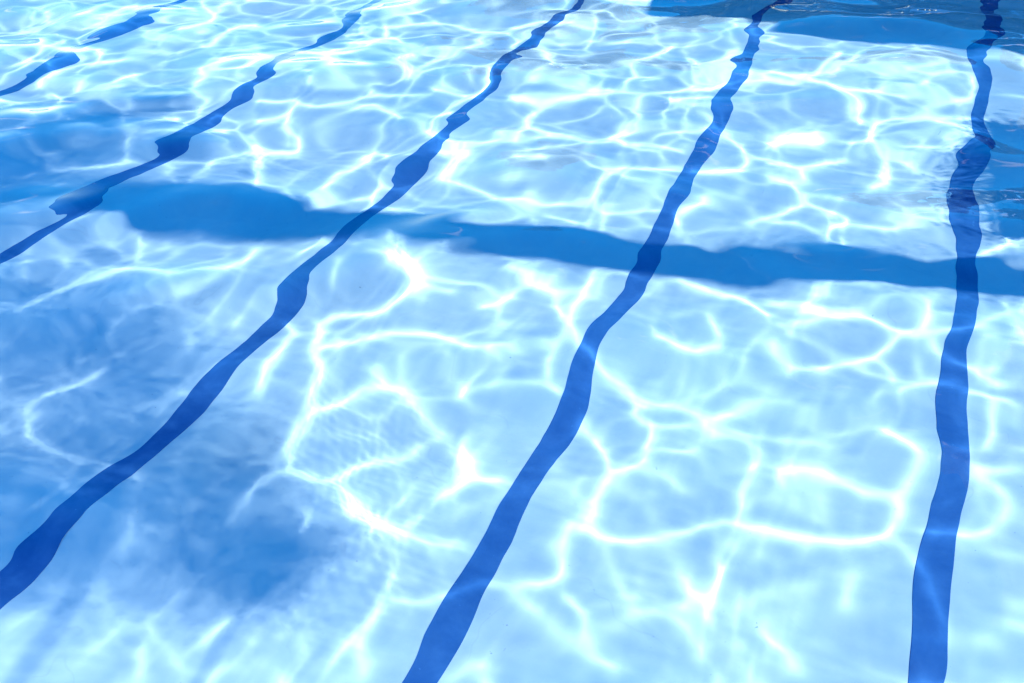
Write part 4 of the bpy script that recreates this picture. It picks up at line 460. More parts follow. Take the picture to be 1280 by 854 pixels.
1,-1,0,-1,-1,-1,2,1,-1,0,1,0,-1,9,4,-1,0,0,5,1,-1,7,1,1,-6,-3,0,-2,0,-1,1,0,0,1,0,-1,1,-1,-1,1,0,0,-1,0,2,0,0,3,-1,1,1003,1,0,
-1,0,-1,1,0,1,1006,-1,-1,1,-2,1,1,1007,1,1,-1,1005,1,1004,1,0,0,-1,-1,1,-2,0,1,-1,0,1,0,0,1,-1,-1,0,-1,0,2,-1,0,0,-2,1,0,1,0,0,1,
0,0,1,1,2,0,2,0,-1,1,1,-1,0,0,-1,2,2,1,0,0,1,1003,1,-1,0,0,-1,1,-1,-1,0,1,-1,1,-1,-1,-1,1,-1,1003,1,0,-1,0,1,0,1,0,0,-2,-2,-2,2,
2,-2,1,-2,2,1,1,1,-2,0,-1,1,1,0,2,0,-2,1003,1,1,1003,-1,0,1,0,0,2,-1,1,0,1,-1,-1,0,0,1,0,0,-1,0,1,1,-2,1,1,2,-3,-1,-3,0,-2,-1,1,
0,1,-1,-2,1,-1,-1,-1,1,-2,1,-1,-1,1,-1,0,5,3,-3,0,-2,-3,3,2,-4,-1,0,6,4,0,-1,-2,2,1,0,-1,1,0,-1,0,2,0,-1,1,0,0,1,-1,0,1,2,-1,
1003,1,1,0,1,-1,0,-1,1,0,0,1,-1,0,0,-1,1,0,1,1,1,2,0,1,1,-1,0,1,1,-2,1,-1,-1,0,1,0,2,1,1005,1,-2,-2,1003,-1,2,2,-1,-1,0,-1,-1,0,
-1,1,0,0,1,0,-1,-1,2,1,1,0,-2,1003,-1,1,-1,-1,0,0,1,1,-1,-2,1,1003,-1,0,0,1,2,0,0,1,0,0,2,0,1,-1,0,1,0,-1,1,2,2,0,1,0,2,0,-1,1,
0,1,0,0,-2,1,-1,0,-1,1,1,0,0,1,1,-2,0,-1,-1,0,-1,2,1,1,1,-1,-3,-1,0,-1,0,-1,-1,-1,1,-1,-2,1005,-1,-2,0,0,1,0,-1,0,0,2,1003,-2,9,
2,-5,0,-3,1,-4,0,3,2,-1,-4,-3,-2,-2,-1,0,1,-1,1003,1,0,0,1,-1,0,0,2,0,1,-1,-2,1,1,2,0,3,-1,1,0,1,0,-2,1,-1,0,-1,1,-2,1,-1,1,-1,
-2,0,0,-2,-1,1,1,-2,0,0,-2,0,-2,1003,-1,0,1,-1,0,0,1,-1,0,0,1,0,-1,0,1,1,1006,-1,0,-2,0,1,-1,0,1,-1,-1,-2,-1,-2,1,2,0,1,0,1,1,1,
0,1,0,0,1,-2,1,-1,1005,2,0,-1,0,0,2,-1,0,0,-1,1,0,-1,-1,1,1,-1,0,0,-1,-1,1,-2,0,-1,0,1,0,-1,0,0,-1,1004,-1,-1,-2,0,1,-1,1,-1,1,1,
1,0,-2,1,1,-1,0,0,-1,1003,-1,1,1003,-1,0,1,-2,0,1,1,2,-1,1,0,-1,1,2,1,-1,-1,-1,1,0,-2,0,-1,0,-1,1,1,2,0,0,1,-1,-1,-2,-1,1,2,0,2,
2,0,1,0,1,-1,0,-1,-3,1,0,-1,2,0,0,-1,4,2,-1,0,-1,-1,4,2,-3,-3,-1,6,4,-2,-3,2,2,0,-1,1,0,0,1,0,0,-1,0,-1,-1,2,1,-2,-1,0,1,1,0,0,
-1,0,1,-1,0,-1,0,-1,1,1005,-1,-1,0,0,1,0,-1,-1,1,-2,-1,1,-1,-2,1,-1,1,-1,0,-1,-1,1,-1,0,1,0,0,1,1,1,1003,1,1,0,1,-1,1,0,0,-1,0,1,
-1,1004,-1,0,0,2,1,2,1,0,0,1,-1,-1,1005,1,1,1003,1,0,0,1,1003,-2,0,0,-1,-1,1,1,0,0,-2,0,1,-1,-1,-1,0,0,-1,1,0,-1,0,1,0,-1,-1,-1,0,
-1,0,-1,1,2,1,1,1,-1,1,-1,1,1,0,0,-1,1,2,0,1,-1,-3,0,-1,-1,1,1,-1,1,0,-1,1,1,0,0,1,0,0,1,1,0,-2,0,0,1,1,1,-2,2,1004,1,1004,-1,
-4,8,2,-4,-2,-2,3,-2,-1,5,0,0,-5,-3,1,-1,0,2,2,0,-2,0,-1,1004,-1,2,-1,0,1,1,-1,0,0,2,-1,0,0,1,-3,2,1,0,0,-2,-1,0,1,0,-1,1003,-2,
-1,-2,1004,-1,1,-1,0,-1,-1,1,0,0,1,0,-1,0,0,-1,0,2,0,-1,1004,1,-1,1005,-1,2,1005,-1,1,0,-1,1003,1,1,-1,-1,0,1,1003,-1,0,-1,-1,-2,0,
-1,1,0,0,-1,1005,1,0,-1,1,0,1,1,1003,1,0,-1,2,1,0,2,1004,1,0,0,1,1,-2,0,-2,0,1,-2,1,1003,-1,0,2,0,-1,-1,0,1,-1,0,-1,1,-1,0,0,-1,
1,2,-2,2,1,1,1,1,-1,0,1,-1,-2,-2,0,0,-2,1,0,2,-1,1,0,-1,0,2,1,-1,1,1,0,0,2,1004,-2,-4,1,1,-2,2,-3,2,2,3,1,2,2,1,2,0,1,0,2,-1,
0,0,1,1003,5,2,-3,0,2,-1,3,1,-4,-1,1,4,4,0,-3,1004,-1,0,-1,0,1,1006,1,1,-1,-1,1,0,0,-1,-2,1,0,-1,0,-1,-3,-1,-1,1,1,1,-1,-2,0,0,-1,
1,0,0,-1,2,0,2,0,1,-1,0,0,1,-1,0,-1,0,0,1,1,1,-1,1,-1,0,1,0,1,0,1,1005,-1,-1,0,1,1003,-1,1003,2,1004,-2,0,-1,0,0,1,0,1,1,1,-1,0,
-3,0,0,-1,1003,1,0,-1,0,1,1003,1,0,-1,0,-1,0,1,-2,-2,0,-2,0,-1,1,0,1,0,0,-1,0,-1,0,-1,-1,0,1,-1,1,0,-1,0,-3,1,0,-1,-1,0,-1,1003,
-1,1,0,-1,-1,-1,1,0,2,-1,-1,0,1,1,1,-1,-2,1,0,0,1,-1,-1,-1,1,1,-2,1,1,1,1,-1,-1,-1,-2,-1,-1,-3,6,1,-4,-1,-2,2,-3,-1,5,0,-1,-5,-3,
0,-4,-1,-1,1,2,0,0,-1,-1,0,2,1,0,-1,0,-1,1,2,-1,1,0,3,-2,2,-1,0,-2,1,-1,-2,-1,1,1,0,0,2,0,0,1,-1,0,1,-1,1,0,-1,0,2,1,0,-1,1,-1,
1,1,1004,1,-1,1003,-1,0,1,-2,1,-1,1004,1,-1,-1,0,-2,0,1,1,-1,0,-1,-1,0,0,1,1003,-2,2,1,0,-1,0,0,1,1,1,1003,1,-1,2,2,1,0,-2,-1,0,0,
1,0,0,-2,0,1,0,1,1,0,0,1,0,-2,1,0,-1,1,1003,-2,1,0,1,2,0,-1,1,0,0,-2,-1,0,-1,1,0,1,1,-1,1003,1,0,3,1,1,1,1004,2,0,0,-1,0,1,1,0,
1,1008,1,1004,2,-1,-1,-1,0,1,2,-2,0,0,-1,1,-1,1,0,0,1,1,0,0,1,0,0,1,-1,1,0,-2,-1,-1,2,1,0,2,1,2,2,2,0,1,1,0,0,1,-2,2,0,0,2,0,
0,1,5,3,-2,0,-1,-1,3,-1,-3,-1,0,5,4,-2,-4,1,1,-2,-1,1004,-1,0,1,0,1,-1,0,0,-1,-1,0,0,-1,0,0,-1,1,1005,-1,0,-1,1003,1,-1,-2,0,-1,
1005,-1,1,-1,-1,1,-1,0,-2,-2,-1,-1,1,0,0,-1,-2,1,1,0,-2,1,-1,0,2,1,-1,-1,1,-1,1,1,-2,1004,-1,-1,1,0,0,1,-1,1,0,1,0,-1,0,-1,1,0,1,
0,-1,-1,-2,0,-1,1,1,-1,0,0,1,1,1,1,-1,2,-1,0,1,1,-1,0,-1,1,3,1,0,0,1,0,0,1,-1,-1,-1,1,1,1,0,0,-1,-1,1,-1,1,1,1,-1,0,-1,0,0,-1,
-2,1003,-1,1003,-1,1,0,0,1,0,-1,-1,1,-2,1006,1,0,-1,1,0,2,1,-2,1,2,-1,0,0,-1,0,2,1,1,1,2,-1,-2,1,-2,1,-3,-1,-2,9,2,-3,1,-2,2,0,1,
5,1,1,-4,-2,-1,-3,0,0,1,0,0,-1,2,1,-1,-1,1006,-1,-1,0,0,2,-1,0,0,1,-1,2,1003,1,0,1,0,1,1,-1,0,0,1,-1,-1,1,1,0,0,1,-1,0,0,2,0,2,
0,-2,-1,1,0,0,2,0,1,0,-1,-1,1,2,1003,1,-1,0,1,0,-1,1004,-1,0,-1,1003,1,-2,0,0,1,1,1004,-1,-1,-1,0,1,-1,0,-1,1005,1,0,0,-1,1003,-1,
-1,0,1,1,-1,1003,1,-1,-1,1003,1,-2,1,-1,-3,1003,-1,-1,1,1,0,-1,0,1,-2,0,0,-1,0,-1,1,0,0,-1,1,0,-1,-1,0,0,-1,-1,-1,1,0,1,-2,0,-1,0,
0,-1,1003,-1,0,-1,-1,2,0,0,-1,1004,-1,1,-1,-1,0,0,-1,0,1,-2,0,-2,-2,1,0,-2,0,2,-1,1,-2,-1,1003,-3,0,-1,-2,1,0,0,2,0,0,1,1,1,0,0,
-1,-1,0,-2,1,-2,-1,1,0,-1,5,2,-3,1,-3,-1,2,1,-4,-2,-1,5,3,0,-2,-1,-1,1,0,0,-2,1,0,1,0,0,-1,0,0,1,1,2,-1,0,0,-1,-2,0,-1,1004,1,1,
0,0,1,0,0,-1,1,1,1,-1,0,-1,0,-1,0,1,-1,0,-1,0,0,1,0,-1,1003,1,0,1,1,0,2,-2,0,1,1,0,2,0,1,0,0,-1,1004,1,0,1,1007,2,0,-2,0,0,-1,
-1,0,1,0,-1,1006,1,-1,1,0,0,1,1,1003,-2,1,0,1,1,0,1,1003,-1,-1,1,-1,1003,1,-2,-1,0,-1,1,0,2,-2,1,1,0,0,1,-1,2,0,-1,0,1,0,-2,1,0,
1,1,-1,-1,-2,-1,-1,1,1,1,0,1,1,1003,-1,0,1,-1,0,1,2,-1,-2,1,-2,1003,-1,0,-1,-2,-1,0,0,1,0,-1,1,0,-2,7,2,-3,0,0,4,-1,0,5,0,-2,-5,
-4,-1,-3,-2,1,1,-1,0,0,-2,0,-1,1,1003,1,1,1,1004,1,1003,1,-1,2,0,1,1003,-1,1,1,-1,1,2,1,0,-1,1,-1,0,-1,1,-1,1,0,2,0,0,1,1,1,-1,-1,
0,1,0,1,-1,1,0,-1,1003,-1,1,1,0,-1,1004,1,-1,-1,0,-1,0,0,1,-1,-1,-1,1004,1,-1,0,0,2,0,0,-1,1,-1,-1,0,1,0,-1,0,2,-1,1,-1,0,-1,-1,
-1,0,0,1,0,-1,1,0,0,-1,0,-1,0,-1,1,-1,1004,-1,0,1,0,0,-1,0,1,0,0,-1,0,0,1,0,1,-1,-1,0,1,-1,0,1,2,-1,0,1,0,-1,0,0,1,1,0,0,-1,-1,
0,1,0,2,-1,-1,1,1,1,0,1,0,0,-1,1,0,1,1,1,0,-1,1,-1,-1,1007,1,0,0,-2,0,-1,-2,-1,0,-1,1,0,1,-1,-1,1003,-1,-2,0,0,2,0,-2,1,0,0,2,1,
0,2,1004,-1,0,-1,1,-1,0,0,1,6,2,-3,-1,0,-2,4,1,-3,-2,2,4,3,-2,-1,0,1,1,-1,1,2,1,1,-2,0,0,1,0,1,1003,1,1,-1,-1,-3,1004,-1,-1,-1,-1,
2,1,-1,1,0,0,-2,0,0,-1,0,1,-1,1,1,1006,1,1,2,1005,-1,0,0,-1,0,0,1,-1,-1,0,0,-1,1,0,0,1,0,-1,1006,1,0,2,1,-1,1,0,1,1003,-1,2,-1,
-1,1,1,0,0,-1,1,-1,-1,1,1,1006,-1,1,-1,1003,1,0,-1,0,1,0,0,-1,-1,1,0,0,1,1,0,-1,0,1,1,1,0,0,-2,-1,1,1003,-2,1,1003,-1,-1,1,1,0,-1,
0,-1,0,0,-1,0,0,1,1,1,1,1,1,1,0,1,-1,1,1,-1,-2,-1,1,-2,-1,-1,1,0,1,-2,2,-1,0,1,-1,1,2,0,-1,1,1,-2,0,0,-3,0,-3,8,2,-4,2,-4,1,-1,
-1,5,1,0,-5,-3,1,-2,-2,1,0,-1,1,1,0,1,0,-1,-1,1,0,-1,1,0,0,1,0,0,2,-1,0,-1,1,-1,3,1005,1,0,1,0,0,-2,1,0,-1,1,0,1,-1,-1,1,1,1003,
-1,0,1,2,0,1,0,-1,0,-1,-1,1,1,0,0,-1,-1,0,-1,-1,1,1003,-1,0,1,1,0,1,1,-1,0,-1,-1,-1,2,0,0,1,0,-1,0,0,1,-2,0,0,-2,-1,0,0,1,-1,1,
0,0,-1,1003,1,0,1,-1,1006,-1,0,0,1,-1,1,0,0,-1,0,-1,1003,-1,-2,1,1004,-1,0,0,1,1,1,0,1,0,0,-2,0,1,-2,0,0,1,1,-1,1,-1,0,0,1,2,2,
-1,2,0,-1,1,-1,1,0,2,2,1,-2,0,-1,1,1,1,0,-1,0,0,-1,-1,0,-1,1003,1,1003,1,-1,1,2,1,1,-1,0,-1,0,1,-1,0,1,-1,1003,1,0,-1,0,1,-1,1,
-2,1,-3,0,1,0,3,0,1,1,2,0,0,1,-1,2,0,0,1,-1,2,-1,-1,1,-1,-1,-1,6,4,-4,-1,0,-1,4,0,-3,-2,-1,5,4,-1,-2,-1,1,-1,0,1,1003,1,0,0,-1,
1,0,1,1,0,-1,0,0,-1,0,-1,0,-2,-1,0,1,-1,1,-2,-1,0,1,0,-1,1006,1,-1,-1,-1,1003,1,0,0,-1,0,1,1007,-1,0,0,1,1,1,0,-1,0,0,-1,1003,1,
1007,1,0,-1,0,1,1003,1,1,-1,1,0,0,-1,0,-1,1009,-1,1004,-1,0,0,2,1,0,1,0,-2,0,1,1006,-1,-1,0,1,-1,0,1,-2,-1,-1,-1,1,-1,-1,1,-1,-1,1,
0,1,-1,0,0,1,-1,1,0,-1,1,0,0,-1,0,1,-1,-2,1,-1,-1,-2,3,-1,0,1,-1,1,0,2,0,0,-2,1,-1,1,1,-1,1,1,1,-3,1,1,-1,1,0,1,1,0,-1,-1,1004,
1,0,-3,9,1,-2,1,-1,2,-1,1,3,3,-1,-5,-2,0,-3,-1,1005,1,-1,1,0,0,-2,1003,-1,0,1,0,0,2,0,1,0,1,-1,2,1,1003,-1,-1,0,0,-1,-1,0,-1,0,0,
-1,-2,-1,0,-2,1,0,-1,1,1,0,-1,-1,1,-2,1,1,0,-1,-1,0,0,1,0,-1,1,1004,-1,0,0,1,-1,1003,-1,1003,-1,0,-1,-1,0,1,0,0,1,-1,1003,1,-1,0,0,
-1,-1,0,-1,1004,-1,-1,1,-1,0,2,-1,1003,1,1,1004,-1,-1,0,0,1,1003,2,0,-1,0,-1,1005,-1,0,-1,1,0,-1,1,0,2,0,1,0,1,1,1,-1,1,0,1,-1,0,
-1,1,0,0,-1,0,-1,0,1,-1,-1,0,-1,1,-1,0,1,1003,-1,-1,-1,0,-1,0,-1,-1,0,-1,1004,-1,-1,1003,1,-1,2,-3,2,0,1,-1,-1,0,2,-1,2,0,1,0,-1,0,
1,0,-1,1003,1,1003,-1,2,1,0,1,0,0,-2,-1,0,-1,0,1,-1,1,-1,2,5,3,-2,0,1,-3,3,1,-1,-2,0,5,3,-1,-3,-1,1004,-1,1,0,-1,0,0,1,0,1,0,-1,
-1,-1,0,1,-1,0,1,-1,-1,0,0,1,0,1,-1,-1,1,0,2,1,-1,0,-1,1,1,-1,1003,1,-1,-1,-1,0,-1,-2,1003,1,1005,1,0,0,1,-1,0,0,1,-1,1,0,-1,0,1,
-1,1008,1,-1,1,1003,1,1,0,-1,1,0,-1,1003,-2,1005,-1,2,-1,1003,1,0,1,1,-1,-1,-1,0,1,-1,1,0,-1,0,-1,0,-2,-2,-1,-1,-1,1,1004,-1,2,0,-1,
-1,1,-1,-1,1,0,-1,-1,1,1,0,0,-1,0,-1,-2,-1,0,1,-1,0,0,1,-1,1,-1,1,1,1,1,1,0,-1,1,1,1,1003,-1,1,0,1,1004,1,1,-1,1,-1,-1,-1,-1,0,1,
0,1,-1,1,-1,-1,1,0,-1,-1,0,0,2,1,0,-2,1,0,1,-1,0,0,1,-1,-2,8,2,-3,0,-1,3,-1,1,6,1,-2,-5,-4,-1,-4,1,1004,1,1004,-1,0,1,0,0,-1,-1,
-1,-1,0,1,-1,1003,-1,4,1003,1,1003,2,1,1,-1,0,-1,0,1,-1,0,-1,-1,0,1,1,0,1,1,0,1,2,1,1,-1,1,-2,0,0,-1,-1,2,0,0,1,0,1,-1,-1,-1,1003,
-1,-1,1,0,2,-2,-1,-1,0,1,0,1,0,0,1,2,-1,0,1,0,0,-1,-1,-1,0,1,2,1005,1,0,1,-2,-1,0,1,-1,0,1,0,2,-1,1,0,0,-1,-1,-1,1,1006,2,1,1003,
1,1,0,0,-1,-1,1,1,1,-2,0,0,-1,-1,-1,-1,1,-1,0,0,-1,0,0,-2,-1,1006,2,0,-1,1003,1,-1,0,1,1004,-1,1003,-1,0,1,0,-2,1,-1,-1,0,-1,2,-1,
0,-1,-1,0,0,-1,1,0,0,-2,3,0,1,2,1003,-3,0,-1,0,1,-1,2,2,1,-1,0,0,-1,1,-3,-1,0,-1,0,1,-1,-1,0,1,0,-1,5,2,-2,-1,0,0,2,1,-2,-3,0,5,
4,-1,-3,0,1,-1,0,1,1,-1,-1,1,0,0,-1,0,-1,1,1,0,-1,0,1,0,-1,0,-1,0,-1,-1,0,1,0,-1,-2,-1,-1,0,1,-1,0,0,-1,0,-1,2,-1,1,1,-1,1005,-1,
0,0,-1,-1,0,-2,2,-1,0,1,0,0,1,0,-1,0,-1,0,-1,1,-1,1,0,0,-1,0,0,2,1,-2,1,-1,1,1,-2,0,0,1,0,-1,0,0,1,-1,-1,1,0,-1,-1,1,-1,0,1,1,
0,0,1,1,-1,1,1,0,0,2,-1,-1,0,1,1,0,-1,-1,-1,1,2,0,0,-2,0,-1,2,0,-1,-1,1,-1,0,1,-1,1,-1,0,1,1,-2,0,1,1003,1,1003,1,1,2,0,-1,0,-1,
1,0,-1,1,1003,-1,1,0,0,1,0,1,1005,1,0,-1,1,1,1,0,0,-1,1004,-2,-1,1,0,1,-1,1,1003,1,2,0,1,1,1,-1,-1,0,0,1,0,-2,9,3,-3,0,-1,3,-2,0,
6,0,0,-4,-4,0,-3,-3,0,2,1003,-1,0,1,1004,-1,0,1,0,1,0,0,1,0,2,-1,0,-1,1,-1,0,0,-1,0,-1,1003,1,-2,-1,1,1,-1,1003,-1,-1,-1,1,2,1,1,
1,-1,1009,-1,1,-1,0,0,-1,1,1006,1,1,0,2,-2,1004,-1,0,1,0,1,1,-1,1003,-1,1,1003,1,0,-1,-1,-1,-1,0,1,0,0,-1,0,1,1005,-1,0,0,1,0,0,-1,
-1,1,-1,0,-1,0,0,-2,1,0,-1,1005,-1,1,1,0,-1,1,-1,-1,-1,1,1,0,0,1,1,0,-1,0,0,-1,1,1004,1,-2,1005,-1,-1,-1,1,-1,0,1,1003,1,-1,1,1,1,
-2,1,0,0,1,2,0,1,0,0,-1,0,1,0,-1,-1,0,2,1003,-1,-1,-2,0,0,1,-1,1,1,0,0,-1,0,-1,1,1004,-2,-1,-1,0,2,0,0,1,1003,-2,0,-1,-1,0,-2,0,
2,1,-2,-1,2,-1,0,2,4,2,-1,0,-1,-2,3,2,-2,-3,0,4,3,0,-3,1003,-1,0,-1,1,1004,1,1,0,1,0,1,0,1,1,0,-1,0,0,-2,1007,-1,1005,-1,0,0,1,0,
1,-1,0,0,-1,0,-1,0,0,1,1,0,0,1,0,1,1,1,-1,1003,-1,-1,0,-1,0,1,0,1,0,0,2,0,-1,-1,1,0,0,-1,-1,1,1,1,1003,-1,1,0,1,0,1,2,1003,1,0,
1,1,1003,-1,1003,1,-1,0,-1,0,1,0,0,2,0,-1,-2,0,-1,-1,0,-1,1,0,0,-1,0,0,1,1,1,0,-1,1,-1,-1,0,1,1004,1,0,0,1,0,0,-1,0,1,-1,-1,0,0,
2,1005,1,-1,0,0,-1,-1,1,1,0,0,1,-2,0,0,-1,1003,1,0,1,0,1,1003,-3,1,-1,1,0,1,-1,0,0,-2,-1,1,0,0,-1,-1,-1,1003,-2,1003,1,0,0,1,-1,0,
0,-2,-1,1003,-1,1,1,-4,8,2,-4,0,-2,2,-1,1,3,0,-1,-5,-4,-1,-2,-2,-1,0,1,0,-1,1003,1,1004,1,0,-1,0,-2,1,0,0,-1,0,0,1,-1,1,0,-1,1,0,
1,0,1,1,1,0,1,0,0,-1,1,-1,2,0,-1,0,0,-1,-1,0,0,-1,1,1005,-1,-1,0,1,0,-1,-1,1003,-1,1003,-1,-1,-1,0,0,1,1,1003,-1,0,1,0,0,1,0,0,-1,
1,0,1,-1,0,-1,1,0,-1,0,0,-1,1003,-2,-1,0,0,1,0,0,1,1005,-1,0,-1,1,1,0,0,1,1,1,1,0,-1,0,0,1,1,0,0,-1,-1,0,0,-1,0,0,1,0,1,-2,-1,
0,0,-1,-1,-1,1,0,-1,-1,0,0,1,1008,1,0,-1,1,0,0,1,-1,0,0,1,1004,-1,0,-1,-1,-1,-1,0,-1,0,-1,1,1,1,0,-1,1,1,1003,-1,1005,1,-1,1003,3,
-1,1003,1,1,1003,2,-1,1,1,0,0,1,1,1,-1,1,1,0,0,-1,-1,1,-1,1,0,-1,1,-2,1,-1,1003,1,1,2,5,1,-2,0,0,-1,2,0,-3,-1,1,4,4,-1,-2,1,0,-1,
2,1004,-1,0,1,-1,1,1003,1,0,-1,0,0,1,-2,-1,1,-1,0,0,-1,0,1,1,0,1,0,0,1,0,1,-1,0,-1,1,1003,-1,1006,1,-1,-1,1,0,1,1006,-1,0,-1,0,0,
1,0,1,0,1,0,1,-1,2,1,0,1,1004,1,0,0,1,-1,0,0,1,-1,0,-1,-1,1005,1,1,0,1,0,1,-1,1,-1,-1,-1,0,1,1003,1,-1,0,-1,1005,-1,-1,1,1,0,-1,
0,0,1,1,0,0,1,-1,1,1003,-1,0,-1,-1,1003,-1,1003,1,1003,-2,1,0,-1,1,0,1,1,-1,0,0,-1,1,0,-1,1,-1,0,0,2,1,1,1004,-1,1,0,-1,-1,-1,1003,
1,-1,0,-1,1,-1,0,2,0,0,1,-1,2,-1,0,1,0,0,1,-1,-3,8,0,-4,1,-1,5,-1,0,6,2,-2,-5,-3,1,-4,-1,2,-2,0,0,-1,-1,1005,-1,2,1006,1,-1,1004,
-2,2,0,0,-1,1003,-1,1,0,1,0,0,-2,0,2,-1,-1,1005,-1,1003,1,1004,1,-1,-1,1,-1,-1,-1,1005,-1,0,0,1,0,1,0,1,-1,1,1,0,0,-1,1013,1,1,1,-1,
0,-1,0,1,-1,0,2,0,-1,0,0,1,1,2,1005,-1,0,0,-1,-1,-1,1005,1,-1,0,0,-1,1003,-1,1,1004,1,1,1,1,1004,1,0,1,1,0,0,2,2,0,-1,1,1010,-1,-1,
0,1,1,-1,-1,-1,1,-1,0,1,1,0,0,-1,0,1,1,1,0,2,-1,-1,0,0,-1,0,-1,0,0,1,0,-1,1009,-1,0,1,1,1005,1,-1,1,0,-1,0,2,-1,1,-1,-1,-1,1,2,
2,0,2,2,0,0,2,2,0,1,0,0,-1,-1,1,-1,-1,0,0,1,0,2,0,5,3,-4,0,0,-2,4,2,-4,-1,2,5,4,0,-3,0,2,-1,2,-1,1,0,0,1,1003,1,0,-1,1,1003,1,
0,1,0,0,-1,1,1006,-1,0,1,0,-1,0,1,0,1,-1,1,1004,-1,-1,1004,1,1,-1,-1,0,-1,1,-1,-2,0,1,0,-1,0,-1,1,0,0,-1,1,-1,0,-1,1004,-1,1004,-2,
1004,1,1,-2,1003,-1,-1,1,0,1,-1,1003,-1,1,0,-2,1,1,-1,1,1,1,0,-1,0,-1,1004,-1,-1,-1,0,-1,2,1,0,1,-1,-1,1,0,1,1,-1,1004,1,-1,0,1,1,
0,0,-1,-1,-1,0,0,-1,0,1,1,0,0,-2,-1,-1,1,1,1,-1,1,0,0,-1,1003,-1,0,0,-1,0,-1,-1,-2,1003,-2,0,2,0,0,-1,-1,1,0,0,-1,-1,2,1,0,-1,1,
0,1,1,0,1,-1,0,0,1,-1,-1,2,0,-2,-1,0,1,0,0,-1,-1,0,-2,7,3,-2,-2,-3,3,0,0,5,1,0,-4,-3,-1,-2,-1,0,-1,0,-1,0,0,1,1,0,0,1,1007,-1,0,
1,-1,0,1,1,-1,1,1003,-1,1,-1,1,0,1,-1,-1,0,0,-1,0,1,0,1,1005,1,-1,1006,-1,0,0,-1,-1,0,0,-1,-1,1,1,1003,-1,0,-2,1005,1,1,1,0,0,-1,1,
0,-1,0,-1,0,0,-1,1004,-1,0,-1,1,1,1003,1,0,1,0,-1,-1,0,-1,1009,1,1,0,1,-1,-1,1,0,0,-1,0,1,-1,0,0,1,1,0,-1,1004,1,-1,1004,1,1,0,0,
1,1,0,0,-1,1,0,-1,0,-1,1005,1,0,2,1,0,1,1,-2,0,1,0,1,-1,0,-2,0,1,1003,-1,0,0,1,0,0,1,0,-1,1006,1,-2,-1,1,1,1,1,0,1,0,0,1,1,-1,
0,0,1,1,1,-1,1,0,1,-1,1003,1,0,0,1,0,1,0,1,0,-1,0,0,1,1003,1,2,-1,1,0,2,1,0,0,1,1,-1,0,0,-2,0,0,1,1003,1,1,-1,5,2,-2,-1,0,-1,3,
-1,-2,-2,0,5,3,-1,-3,-1,0,0,2,1,-1,0,-1,1005,1,1,1006,-1,1,-1,-1,1,-2,0,1,1,-1,0,1,0,0,-1,1003,-1,1,0,1,0,-1,1,2,-1,1003,-1,-1,1,0,
-2,1,-1,1,1,1,1,-1,-1,1007,1,1,-1,-1,1,0,1,1,1,0,-1,0,0,1,0,-1,0,0,1,0,1,1,1003,1,1004,1,1,0,-1,1,1,1,0,0,-1,-1,-1,-1,0,0,-1,0,
1,0,1,0,-1,1,0,-1,-1,0,1,0,0,-1,0,1,1003,1,0,0,-1,0,-1,1,0,-1,0,-1,0,0,-1,-1,1,0,2,1,0,1,0,-1,1,0,1,0,-1,0,0,-1,1,1004,1,-1,1,
-1,1,1,1,-1,1003,1,-1,-1,1003,-1,-1,1,0,1,-1,1,-1,0,-1,1004,1,0,0,1,0,0,-1,1,1,0,-2,-1,0,1,-2,-2,0,-1,0,-1,-1,9,2,-3,2,1,2,-1,0,5,
1,-1,-4,-2,0,-3,0,2,-2,0,1,0,0,-1,-1,0,0,-1,0,-1,-1,0,1,0,1,0,-1,0,-1,1,0,1,-2,2,1004,-1,1003,1,1,-2,-1,0,1,0,-2,1003,-1,0,0,-1,0,
0,-1,0,-1,0,-1,0,0,-1,1007,-1,1003,1,-1,-1,0,1,-1,0,0,-1,2,0,1,0,0,1,0,0,1,1,1006,-1,-1,-1,2,1007,1,-1,-2,-1,0,-1,0,-1,1,0,0,-1,0,
-1,-1,-1,-1,-1,-1,-1,0,1,0,1,1,-1,-1,-1,1,-1,0,1,0,0,-1,1,1,1006,-1,1003,-2,0,0,-1,0,-1,1,1,1,-1,1003,1,-1,0,-1,-1,0,0,1,-1,-1,1003,
-1,0,-2,-2,1009,-1,0,0,-1,1,-2,1,-1,2,0,0,-1,0,1,1,0,1,1,0,-1,0,-2,1003,1,-1,0,0,-1,0,1,-1,0,-1,0,0,1,0,-1,-2,1003,-1,0,0,-1,1,
1005,-1,0,1,1003,-1,1,1,1,-1,0,6,3,-3,-1,-1,-1,3,2,-3,-2,0,4,4,-1,-4,0,2,-1,1,1,1,-1,0,0,-1,0,0,1,1004,1,-1,0,-1,1,-1,-1,0,0,1,2,
-1,0,1,1,0,-1,0,0,-2,0,1,1003,1,1,0,0,1,-1,1,1,1003,1,0,1,1003,-1,0,-1,0,1,1004,-1,-1,0,-1,1,1,0,0,1,0,-1,0,-1,1006,-1,1004,-1,0,0,
-1,1,0,1,0,0,1,1,1003,1,1004,1,1003,1,0,0,-1,1,0,0,-1,1005,1,1004,1,1,0,-1,0,1,0,0,-1,1005,1,1006,-1,-1,1,0,1,0,-1,1,1,0,0,-1,0,-1,
0,-1,0,1,1003,-1,1,1004,-1,1,1005,1,-1,-1,-1,1007,-1,1,1003,-1,-1,0,0,1,0,-1,-1,0,1,-1,-1,0,-1,0,1,2,-1,1,2,0,-2,1004,1,0,-1,1003,1,
1004,-2,9,3,-3,-1,-3,4,-1,-1,5,0,0,-5,-2,0,-3,0,0,-3,0,1,1,0,0,-1,-1,0,0,1,-1,1,0,-1,1,-1,1003,-1,1,-1,1,-2,2,-1,1004,1,0,-1,1004,
